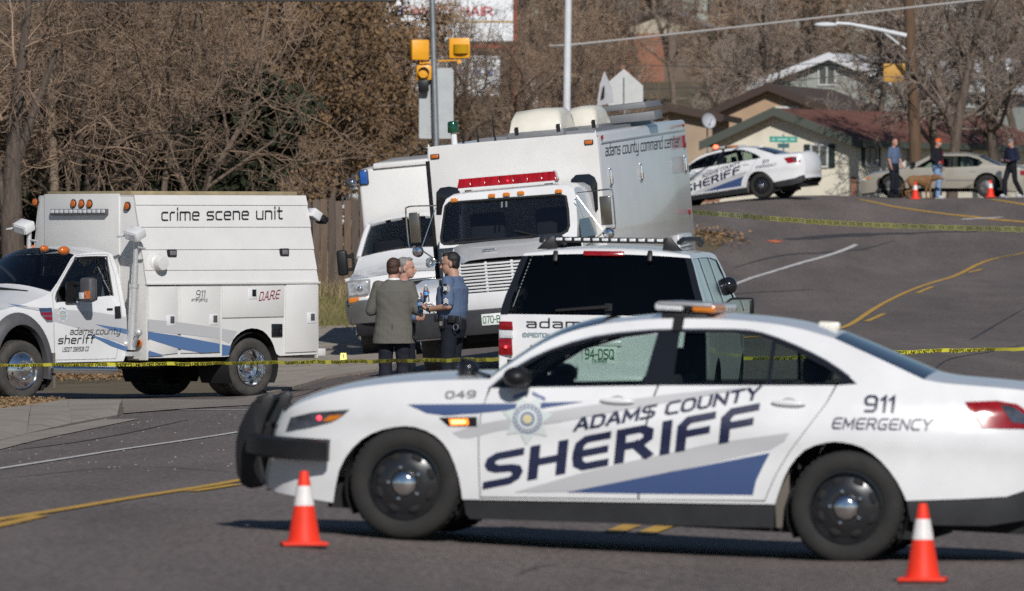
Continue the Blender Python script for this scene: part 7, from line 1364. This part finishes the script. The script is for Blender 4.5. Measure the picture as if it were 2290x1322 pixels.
def person(name, label, loc, face, group=None, hgt=1.80, girth=1.0, armL=None, armR=None, legs=((.11, .0), (-.11, .0)), head_turn=0.0, head_tilt=0.0, skin=SKIN, hair=HAIRB, top=SHIRTB, bottom=NAVYT, sleeve='short', shoe=LEATHER, coat=None, fine=True, fold=.006, lean=0.0):
    """local axes: x to the person's right, y forwards, z up. arms: (elbow, wrist, hand direction, palm normal)"""
    f = Vector((face[0], face[1], 0)).normalized(); r = Vector((f.y, -f.x, 0)); k = hgt / 1.80
    M = Matrix.Translation(Vector(loc)) @ Matrix((r, f, Vector((0, 0, 1)))).transposed().to_4x4() @ Matrix.Scale(k, 4)
    root = thing(name, label, 'person', M, group); g = girth; vx = .0085 if fine else .016
    armR = armR or ((.245, -.02, 1.19), (.255, .06, .95), (0, .15, -1), (-1, .2, 0)); armL = armL or ((-.245, -.02, 1.19), (-.255, .06, .95), (0, .15, -1), (1, .2, 0))
    shR, shL = (.185 * (.9 + .1 * g), 0, 1.455), (-.185 * (.9 + .1 * g), 0, 1.455); hips = ((.095, 0, .93), (-.095, 0, .93)); knees, ank = [], []
    for (hx, hy, hz), (fx, fy) in zip(hips, legs): ank.append(Vector((fx, fy - .02, .085))); knees.append(Vector(((hx + fx) / 2 + .005 * np.sign(fx), fy * .5 + .035 + abs(fy) * .25, .50)))
    # --- body: one skin
    hc = Vector((0, .035 + lean, 1.655)); hr = (Matrix.Rotation(head_turn, 3, 'Z') @ Matrix.Rotation(head_tilt, 3, 'X')) * 1.07; P = lambda x, y, z: hc + hr @ Vector((x, y, z))
    b = MB(); rings(b, [(0, 0, .86, .155, .115), (0, 0, .96, .165, .12), (0, .005, 1.10, .145 * g, .105 * g), (0, .01, 1.25, .155 * g, .115 * g), (0, .0, 1.38, .175 * g, .115 * g), (0, -.01, 1.46, .15, .085), (0, -.005, 1.51, .07, .065)])
    cone_(b, (0, -.015, 1.47), P(0, -.02, -.06), .067, .061)
    b.ball(P(0, -.012, .035), (.074, .094, .09), 18, 12, hr); b.ball(P(0, .022, -.035), (.062, .068, .078), 16, 10, hr); b.ball(P(0, .05, -.075), (.040, .035, .035), 12, 8, hr)
    cone_(b, P(0, .088, .012), P(0, .108, -.022), .009, .014, 8); b.ball(P(0, .075, -.058), (.026, .018, .014), 10, 6, hr); b.ball(P(0, .074, .026), (.05, .016, .012), 10, 6, hr)
    for s_ in (1, -1): b.ball(P(.076 * s_, -.012, -.005), (.012, .020, .031), 10, 8, hr)
    for sh, arm, sd in ((shR, armR, 1), (shL, armL, -1)):
        cone_(b, (sh[0] * .6, 0, 1.44), sh, .06, .055); cone_(b, sh, arm[0], .050 * (.7 + .3 * g), .042); cone_(b, arm[0], arm[1], .043, .029); hand(b, Vector(arm[1]), arm[2], arm[3], sd, .75)
    for hp, kn, an in zip(hips, knees, ank): cone_(b, hp, kn, .085, .058); cone_(b, kn, an, .055, .040); cone_(b, an + Vector((0, -.03, -.045)), an + Vector((0, .14, -.055)), .036, .030)
    body = fuse(b, 'body', skin, root, vx * .8, 3)
    # --- hair
    if hair is not None:
        h_ = MB(); h_.ball(P(0, -.034, .052), (.079, .088, .082), 18, 12, hr); h_.ball(P(0, -.045, .0), (.076, .062, .075), 16, 10, hr); h_.ball(P(0, .025, .108), (.052, .050, .022), 12, 8, hr); fuse(h_, 'hair', hair, root, .009, 2, .004, (40, 40, 40))
    for s_ in (1, -1):
        e = MB(); e.ball(P(.031 * s_, .080, .008), (.009, .006, .005), 8, 6, hr); e.build('eye', DARK, root)
    e = MB(); e.ball(P(0, .090, -.060), (.024, .008, .0035), 8, 6, hr); e.build('mouth', mat('lips', (.25, .09, .08)), root)
    # --- trousers
    t = MB(); rings(t, [(0, 0, .80, .17, .125), (0, 0, .92, .18 * (.6 + .4 * g), .135 * (.6 + .4 * g)), (0, .005, 1.03, .168 * (.4 + .6 * g), .128 * (.4 + .6 * g)), (0, .005, 1.06, .165 * (.4 + .6 * g), .126 * (.4 + .6 * g))])
    for hp, kn, an in zip(hips, knees, ank): cone_(t, hp, kn, .105, .082); t.tube([kn + Vector((0, 0, .03)), kn, (kn + an) / 2, an + Vector((0, 0, .0)), an + Vector((0, .015, -.045))], [.082, .082, .078, .076, .078], 16)
    trousers = fuse(t, 'trousers', bottom, root, vx, 3, fold, (7, 7, 18), 3)
    for an in ank:
        s_ = MB(); s_.ball(an + Vector((0, .065, -.045)), (.047, .135, .045), 14, 8); s_.box(an + Vector((0, .06, -.077)), (.088, .26, .018)); s_.build('shoe', shoe, root)
    # --- top
    t = MB(); c_ = 1.0 if coat is None else 1.10
    low = 1.03 if coat is None else .78
    if coat is None: rings(t, [(0, .005, 1.02, .165 * (.35 + .65 * g), .128 * (.35 + .65 * g)), (0, .01, 1.10, .17 * g, .132 * g), (0, .012, 1.25, .176 * g, .138 * g), (0, .0, 1.38, .19 * g, .130 * g), (0, -.01, 1.46, .16, .095), (0, -.005, 1.515, .078, .074)])
    else: rings(t, [(0, .0, .77, .245 * g, .175 * g), (0, .0, .88, .235 * g, .165 * g), (0, .0, 1.0, .215 * g, .15 * g), (0, .005, 1.12, .205 * g, .145 * g), (0, .005, 1.28, .215 * g, .15 * g), (0, -.005, 1.40, .215 * g, .135 * g), (0, -.012, 1.47, .175, .105), (0, -.008, 1.535, .085, .080)])
    for sh, arm in ((shR, armR), (shL, armL)):
        cone_(t, (sh[0] * .55, -.005, 1.425), (sh[0], sh[1], sh[2]), .075 * c_, .070 * c_); el, wr = Vector(arm[0]), Vector(arm[1]); sv = Vector(sh)
        if sleeve == 'short': e2 = sv + (el - sv) * .86; cone_(t, sv, e2, .070, .068)
        else: cone_(t, sv, el, .068 * c_, .062 * c_); cone_(t, el, el + (wr - el) * .93, .061 * c_, .046 * c_)
    fuse(t, 'jacket' if coat is not None else 'shirt', top, root, vx, 3, fold, (7, 7, 12), 11)
    root['_p'] = 0; del root['_p']
    return root, M, dict(head=P, hr=hr, shL=Vector(shL), shR=Vector(shR), k=k)

def stand(px, Y): X = (px - CX) / FP * Y; return Vector((X, Y, h(X, Y) + .034))
# man in the suit, back to the camera
suit, MS, S_ = person('person', 'man in grey green suit jacket and dark trousers seen from behind', stand(881, 102.0), (.12, 1), hgt=1.80, girth=1.05, armR=((.28, .01, 1.17), (.12, .22, 1.20), (-1, .3, .1), (0, -1, .2)), armL=((-.28, .01, 1.17), (-.12, .22, 1.19), (1, .3, .1), (0, -1, .2)), head_turn=R(-14), head_tilt=R(-6), hair=HAIRR, skin=SKIN2, top=SUITG, bottom=NAVYS, sleeve='long', coat=1, fold=.0065)
mb = MB(); rings(mb, [(0, -.004, 1.515, .082, .076), (0, -.006, 1.555, .067, .066)]); mb.build('collar', WHITEC, suit)
mb = MB(); mb.grid([[(x, -.155 - .01 * (1 - abs(x) * 30), z) for x in (-.004, .004)] for z in np.linspace(.77, 1.0, 6)]); mb.build('back_vent', DARK, suit)
# man with the moustache, behind the suit
mous, MM_, S_ = person('person', 'grey haired man with moustache facing right, holding a water bottle', stand(903, 103.0), (1, -.28), hgt=1.80, girth=1.1, armL=((-.28, .03, 1.17), (-.20, .19, 1.29), (.15, .45, 1), (.8, .5, .1)), armR=((.26, -.02, 1.18), (.22, .20, 1.06), (-.3, 1, .1), (-1, 0, .3)), hair=HAIRG, skin=SKIN2, sleeve='long', head_turn=R(8))
mb = MB(); P = S_['head']; mb.ball(P(0, .094, -.043), (.034, .014, .010), 10, 6, S_['hr']); mb.build('moustache', mat('white_moustache', (.55, .53, .5), rough=.8), mous)
mb = MB(); rings(mb, [(0, .005, 1.0, .20, .155), (0, .005, 1.055, .20, .155)]); mb.box((-.2, .02, .95), (.06, .1, .18)); mb.box((-.19, -.08, 1.02), (.05, .08, .1)); mb.build('duty_belt', LEATHER, mous)
# sergeant
offi, MO, S_ = person('person', 'dark haired officer in blue short sleeved shirt with chevrons, holding bottles', stand(1013, 101.5), (-.94, .34), hgt=1.85, girth=1.30, armL=((-.285, -.05, 1.17), (-.17, .245, 1.13), (.5, 1, .25), (.5, .1, 1)), armR=((.27, .0, 1.18), (.10, .25, 1.13), (-.4, 1, .2), (-.5, .2, 1)), hair=HAIRB, skin=SKIN, head_turn=R(14), head_tilt=R(-8), fold=.006)
mb = MB(); rings(mb, [(0, .005, 1.005, .196, .155), (0, .005, 1.06, .196, .155)]); mb.build('duty_belt', LEATHER, offi)
for (x, y, z, a, b_, c_) in ((-.205, .06, .985, .05, .07, .15), (-.205, -.06, 1.02, .05, .09, .09), (-.16, .14, 1.03, .07, .05, .09), (-.17, -.13, .98, .06, .06, .16), (.20, -.02, .93, .07, .09, .22), (-.1, .165, 1.03, .07, .04, .07)):
    mb = MB(); mb.box((x, y, z), (a, b_, c_)); mb.build('belt_pouch', LEATHER, offi, bevel=.012)
mb = MB(); mb.box((-.235, .06, .97), (.01, .035, .05)); mb.build('pouch_clip', CHROME, offi)
mb = MB(); mb.tube([(-.235 + .0 * math.sin(a), -.12 + .03 * math.cos(a), .93 + .035 * math.sin(a)) for a in np.linspace(0, 6.3, 14)], .006, 5); mb.build('handcuff', CHROME, offi)
mb = MB(); mb.box((-.10, .10, 1.43), (.06, .05, .085)); mb.tube([(-.10, .12, 1.40), (-.12, .16, 1.25), (-.15, .14, 1.08)], .007, 6); mb.build('shoulder_radio', BLACK, offi, bevel=.01)
sh, el = S_['shL'], Vector((-.285, -.05, 1.17)); 
def arm_pt(u, v, d=0.0):    # on the outer face of the left sleeve: u forwards, v up
    return (-(.287 + (1.40 - v) * .34) + 6.5 * u * u - d, u + (v - 1.455) * .175, v)
V, F = region([(-.06, 1.405), (-.048, 1.345), (0, 1.30), (.048, 1.345), (.06, 1.405), (.0, 1.435)], step=.02); mb = MB(); mb.add([arm_pt(u, v) for u, v in V], F); pt_ = mb.build('shoulder_patch', INK, offi)
for r0, r1, m in ((.013, .022, WHITEC), (0, .007, WHITEC)):
    mb = MB(); mb.add([arm_pt(r * math.cos(a), 1.375 + r * math.sin(a), .003) for a in np.linspace(0, 2 * math.pi, 15)[:-1] for r in (max(r0, 1e-4), r1)], [(2 * i, 2 * i + 1, (2 * i + 3) % 28, (2 * i + 2) % 28) for i in range(14)]); mb.build('patch_ring', m, pt_)
mb = MB(); mb.add([arm_pt(u, v, .003) for u, v in ((-.028, 1.352), (.028, 1.352), (.028, 1.346), (-.028, 1.346), (-.03, 1.404), (.03, 1.404), (.03, 1.398), (-.03, 1.398))], [(0, 1, 2, 3), (4, 5, 6, 7)]); mb.build('patch_lettering', WHITEC, pt_)
for i in range(3):
    v = 1.268 - i * .02; mb = MB()
    for s_ in (1, -1): mb.add([arm_pt(0, v, .004), arm_pt(s_ * .03, v - .026, .004), arm_pt(s_ * .03, v - .036, .004), arm_pt(0, v - .010, .004)], [(0, 1, 2, 3)])
    mb.build('chevron', WHITEC, offi)
mb = MB(); mb.tube([Vector((-.17, .245, 1.13)) + Vector((.028 * math.cos(a) * .9, -.02 + .01 * math.cos(a), .034 * math.sin(a))) for a in np.linspace(0, 6.3, 16)], .011, 6); mb.box((-.205, .235, 1.13), (.015, .035, .04)); mb.build('watch', LEATHER, offi)
for y_, z_ in ((.145, 1.33), (.148, 1.29)): mb = MB(); mb.box((-.085, y_, z_), (.05, .01, .022)); mb.build('name_bar', CHROME, offi)
mb = MB(); mb.tube([(-.075, .05, 1.50), (-.04, .10, 1.485), (0, .115, 1.46)], [.016, .02, .012], 6); mb.tube([(.075, .05, 1.50), (.04, .10, 1.485), (0, .115, 1.46)], [.016, .02, .012], 6); mb.build('shirt_collar', SHIRTB, offi)
# people on the crest
FG = 'people standing on the crest'
p1, _, _ = person('person', 'officer in blue shirt and black trousers standing before the beige car', stand(1999, 248.4), (.75, -.55), FG, 1.76, 1.05, hair=HAIRR, skin=SKIN2, head_turn=R(-15), fine=False, armL=((-.25, .02, 1.19), (-.2, .16, .98), (0, .6, -1), (1, .2, 0)))
p2, _, S_ = person('person', 'man in orange cap, open black jacket, red shirt and jeans beside the dog', stand(2096, 248.2), (.85, -.5), FG, 1.76, 1.15, hair=None, skin=SKIN2, top=JACKB, bottom=JEAN, sleeve='long', shoe=SHOEW, fine=False, legs=((.12, .10), (-.12, -.10)), armR=((.28, -.04, 1.19), (.24, .14, 1.05), (-.2, 1, -.2), (-1, 0, 0)))
mb = MB(); mb.ball(S_['head'](0, -.01, .055), (.086, .102, .075), 14, 8); mb.ball(S_['head'](0, .11, .05), (.07, .07, .012), 12, 6); mb.build('cap', ORANGE, p2)
mb = MB(); mb.grid([[(x, .15 + .02 * math.cos(x * 20), z) for x in (-.13, -.06, .0)] for z in (1.02, 1.2, 1.4)]); mb.build('red_shirt_front', REDS, p2)
mb = MB(); mb.box((.05, .165, 1.06), (.16, .03, .1)); mb.build('shirt_hem', REDS, p2, bevel=.02)
p3, _, S_ = person('person', 'person in dark navy jacket and black trousers walking, at the right edge', stand(2262, 248.2), (-.7, -.6), FG, 1.70, 1.1, hair=None, skin=SKIN2, top=NAVJ, bottom=JACKB, sleeve='long', shoe=SHOEW, fine=False, legs=((.1, .20), (-.12, -.30)), head_tilt=R(-14), armR=((.27, -.03, 1.19), (.15, .22, 1.10), (-.6, 1, 0), (0, 0, 1)), armL=((-.27, -.03, 1.19), (-.15, .22, 1.10), (.6, 1, 0), (0, 0, 1)))
mb = MB(); mb.ball(S_['head'](0, -.01, .055), (.085, .10, .07), 14, 8); mb.ball(S_['head'](0, .09, .045), (.065, .06, .012), 12, 6); mb.build('cap', mat('grey_cap', (.16, .17, .18), rough=.9), p3)
# dog
DOGC = mat('tan_brown_coat', (0.20, 0.10, 0.038), rough=0.8, var=0.3, scale=6, bump=0.5, bscale=60)
loc = stand(2056, 247.6); root = thing('dog', 'large brown dog standing between the cone and the man in jeans', 'dog', Matrix.Translation(loc) @ Matrix.Rotation(R(-8), 4, 'Z'))
b = MB(); rings_ = [(-.34, .53, .06, .05), (-.30, .545, .105, .115), (-.18, .54, .115, .135), (0, .525, .12, .15), (.16, .51, .135, .18), (.28, .53, .12, .165), (.36, .57, .08, .10)]
rows = [[(x, ry * math.cos(2 * math.pi * k / 16), z + rz * math.sin(2 * math.pi * k / 16)) for k in range(16)] for x, z, ry, rz in rings_]
bb = len(b.v); b.v += [p for r in rows for p in r]; b.f += [(bb + i * 16 + k, bb + i * 16 + (k + 1) % 16, bb + (i + 1) * 16 + (k + 1) % 16, bb + (i + 1) * 16 + k) for i in range(6) for k in range(16)] + [tuple(range(bb + 15, bb - 1, -1)), tuple(bb + 96 + k for k in range(16))]
cone_(b, (.32, 0, .58), (.46, 0, .62), .10, .085); b.ball((.52, 0, .635), (.105, .082, .085)); cone_(b, (.56, 0, .615), (.68, 0, .585), .052, .040); b.ball((.705, 0, .59), (.018, .022, .018), 8, 6)
for s_ in (1, -1):
    b.ball((.47, .075 * s_, .645), (.035, .018, .06)); dx = .05 * s_
    cone_(b, (.27, .085 * s_, .45), (.25 + dx, .085 * s_, .27), .065, .042); cone_(b, (.25 + dx, .085 * s_, .27), (.26 + dx, .085 * s_, .06), .036, .028); cone_(b, (.26 + dx, .085 * s_, .035), (.31 + dx, .085 * s_, .03), .032, .028)
    cone_(b, (-.26, .085 * s_, .50), (-.19 - dx, .09 * s_, .30), .095, .055); cone_(b, (-.19 - dx, .09 * s_, .30), (-.36 - dx, .09 * s_, .20), .045, .032); cone_(b, (-.36 - dx, .09 * s_, .20), (-.32 - dx, .09 * s_, .05), .030, .026); cone_(b, (-.32 - dx, .09 * s_, .032), (-.26 - dx, .09 * s_, .03), .032, .028)
for i in range(6):
    t = i / 5; q = lambda t: Vector((-.34 - .16 * math.sin(t * 2.0) - .02, 0, .56 - .42 * t)); cone_(b, q(t), q(t + .2), .026 - .012 * t, .024 - .012 * t, 8)
fuse(b, 'body', DOGC, root, .016, 3, .006, (20, 20, 20))
for s_ in (1, -1): e = MB(); e.ball((.585, .045 * s_, .66), (.012, .01, .012), 8, 6); e.build('eye', DARK, root)
mb = MB(); mb.tube([(.40 + .0, .088 * math.cos(a), .60 + .088 * math.sin(a)) for a in np.linspace(0, 6.3, 18)], .012, 6); mb.build('collar', LEATHER, root)
# ------------------------------------------------------------------ cones, tape, marker, bottles
CONEO = mat('orange_cone_plastic', (0.80, 0.038, 0.014), rough=0.55, spec=0.3, var=0.08, scale=8)
CONEW = mat('white_reflective_collar', (0.74, 0.70, 0.68), rough=0.35, var=0.1, scale=10, stretch=(6, 6, 1))
TAPEY = mat('yellow_tape', (0.98, 0.86, 0.09), rough=0.35, coat=0.2, var=0.12, scale=6)
def cone_thing(loc, label, k=1.0, group='traffic cones', yaw=0):
    c = thing('traffic_cone', label, 'traffic cone', Matrix.Translation(loc) @ Matrix.Rotation(yaw, 4, 'Z') @ Matrix.Scale(k, 4), group); H_ = .457; r0, r1 = .105, .027; rr = lambda t: r0 + (r1 - r0) * t
    mb = MB(); mb.lathe([(0.09, .028), (rr(0) + .004, .03), (rr(.08), .05), (rr(.53), .53 * H_ + .012), (rr(.53) - .002, .53 * H_ + .012)], n=28); mb.build('cone_lower', CONEO, c, smooth=40)
    mb = MB(); mb.lathe([(rr(.53) - .002, .53 * H_ + .012), (rr(.53) + .0015, .53 * H_ + .014), (rr(.80) + .0015, .80 * H_ + .012), (rr(.80) - .002, .80 * H_ + .012)], n=28); mb.build('collar', CONEW, c, smooth=40)
    mb = MB(); mb.lathe([(rr(.80) - .002, .80 * H_ + .012), (rr(.80), .80 * H_ + .014), (rr(1), H_ + .004), (rr(1) - .004, H_ + .012), (.014, H_ + .012), (.012, H_ - .03), (0, H_ - .03)], n=28); mb.build('cone_tip', CONEO, c, smooth=40)
    mb = MB(); mb.box((0, 0, .021), (.285, .285, .022)); mb.build('base', CONEO, c, bevel=.009)
    mb = MB(); mb.box((0, 0, .005), (.275, .275, .011)); mb.build('base_pad', BLACK, c)
    return c
def on_road(px, py, lo=25): q = ground(px, py, lo); return Vector((q.x, q.y, q.z + .002))
cone_thing(on_road(680, 1224), 'orange cone with white collar in front of the near sedan push bar', yaw=.1)
cone_thing(on_road(2064, 1304), 'orange cone with white collar beside the near sedan rear wheel', yaw=-.12)
for px, lb in ((2047, 'small distant orange cone in front of the brown dog'), (2215, 'small distant orange cone before the beige sedan rear wheel')):
    X_ = (px - CX) / FP * 246.7; cone_thing(Vector((X_, 246.7, h(X_, 246.7) + .032)), lb, k=1.08)

def tape(label, pts, wid, texts=True, period=.95, msg='SHERIFFS LINE DO NOT CROSS', tilt=0.0, ripple=.004, thick=.2, th_=.74, fill=.86):
    P = densify([tuple(p) for p in smooth_poly([tuple(p) for p in pts], 10)], 1e9, False) if False else [Vector(p) for p in smooth_poly([tuple(p) for p in pts], 14)]
    L = [0]
    for a, b in zip(P[:-1], P[1:]): L.append(L[-1] + (b - a).length)
    L = np.array(L); A = np.array([tuple(p) for p in P])
    def at_(s): return Vector([np.interp(s, L, A[:, i]) for i in range(3)])
    def fr(s, v):
        c = at_(s); t = (at_(s + .05) - at_(s - .05)).normalized(); tw = tilt + .22 * math.sin(s * 1.9) + .12 * math.sin(s * 5.3); up = Vector((0, -math.sin(tw), math.cos(tw))); up = (up - t * up.dot(t)).normalized(); nn = t.cross(up)
        return c + up * (v * wid + ripple * math.sin(s * 7.1) + ripple * .6 * math.sin(s * 17.3)), nn
    S_ = np.arange(0, L[-1], .06); root = thing('barrier_tape', label, 'barrier tape', Matrix.Translation(P[0])); o = -Vector(P[0])
    mb = MB(); mb.grid([[fr(s, v)[0] + o for v in (-.5, -.17, .17, .5)] for s in S_]); mb.build('tape_strip', TAPEY, root, smooth=70)
    mb = MB(); s = .2
    vs, fs, w_ = text2d(msg, thick=thick, gap=.2, space=.45); k = (period * fill) / w_
    while s + period < L[-1]:
        pts_ = []
        for u, v in vs:
            q, nn = fr(s + u * k, (v - .5) * th_); nn = nn if nn.y < 0 else -nn; pts_.append(q + nn * .004 + o)
        mb.add(pts_, fs); s += period
    tag(mb.build('tape_lettering', mat('tape_print', (.05, .045, .01), rough=.5), root, smooth=0), kind='stuff')
    return root
def seg(px, py, s): return at(px, py, s)
tape('yellow barrier tape stretched across the left in front of the crime scene truck', [seg(-60, 817.5, 197), seg(300, 815, 200), seg(700, 810, 205), seg(1122, 803.5, 214)], .040, tilt=.45)
tape('yellow barrier tape running low behind the near sedan rear window to the right', [seg(1652, 803, 216), seg(1850, 797, 214), seg(2060, 786, 212), seg(2340, 779, 208)], .042, tilt=.6)
tape('wide yellow barrier tape crossing the road below the crest', [seg(1541, 474, 143), seg(1640, 481.5, 146), seg(1760, 491.5, 150), seg(1900, 500.5, 155), seg(2100, 508.5, 161), seg(2330, 514, 168)], .076, period=.47, msg='DO NOT CROSS', tilt=.1, thick=.09, th_=.5, fill=.62)
# numbered evidence tent
q = ground(768, 812); mk = thing('evidence_marker', 'small yellow evidence tent numbered 1 on the pavement', 'marker', Matrix.Translation(Vector((q.x, q.y, q.z + .047))))
for s_ in (1, -1): mb = MB(); mb.hexa([(-.055, s_ * .045, 0), (.055, s_ * .045, 0), (.055, s_ * .042, 0), (-.055, s_ * .042, 0), (-.045, s_ * .002, .115), (.045, s_ * .002, .115), (.045, 0, .115), (-.045, 0, .115)]); mb.build('tent_face', TAPEY, mk, smooth=0)
mb = MB(); lettering(mb, '1', lambda u, v: (-.012 + u, -.036 + v * .65 * .5 * .1 * 0 + (v * .075 + .025) * .37 * .95 - .0105 - .003, .025 + v * .075), height=.11, thick=.22) if 0 else mb.add([(-.010, -.0345, .028), (.010, -.0345, .028), (.010, -.010, .095), (-.010, -.010, .095)], [(0, 1, 2, 3)]); mb.build('numeral', INK, mk, smooth=0)
# water bottles
WATER = glass('clear_plastic', (.86, .90, .93)); LABELB = mat('blue_bottle_label', (.10, .28, .60), rough=.4, var=.4, scale=30)
def bottle(M, label):
    b = thing('water_bottle', label, 'bottle', M, 'water bottles')
    mb = MB(); mb.lathe([(0, 0), (.028, .0), (.032, .008), (.032, .06), (.029, .07), (.032, .08), (.032, .135), (.024, .165), (.013, .185), (.013, .195)], n=18); mb.build('bottle_body', WATER, b, smooth=50)
    mb = MB(); mb.lathe([(.0328, .078), (.0328, .128)], n=18); mb.build('label_band', LABELB, b)
    mb = MB(); mb.lathe([(.015, .19), (.015, .208), (0, .209)], n=12); mb.build('cap', WHITEC, b)
    return b
def in_hand(Mp, local, axis, label):
    w_ = Mp @ Vector(local); a = (Mp.to_3x3() @ Vector(axis)).normalized(); bottle(Matrix.Translation(w_) @ a.to_track_quat('Z', 'X').to_matrix().to_4x4(), label)
in_hand(MM_, (-.160, .245, 1.255), (-.10, -.12, 1), 'water bottle held upright by the man with the moustache')
in_hand(MO, (-.10, .36, 1.10), (.55, .30, .8), 'upper water bottle in the officer hands with cap raised')
in_hand(MO, (-.14, .345, 1.07), (.9, .45, .28), 'lower water bottle lying across the officer hands')
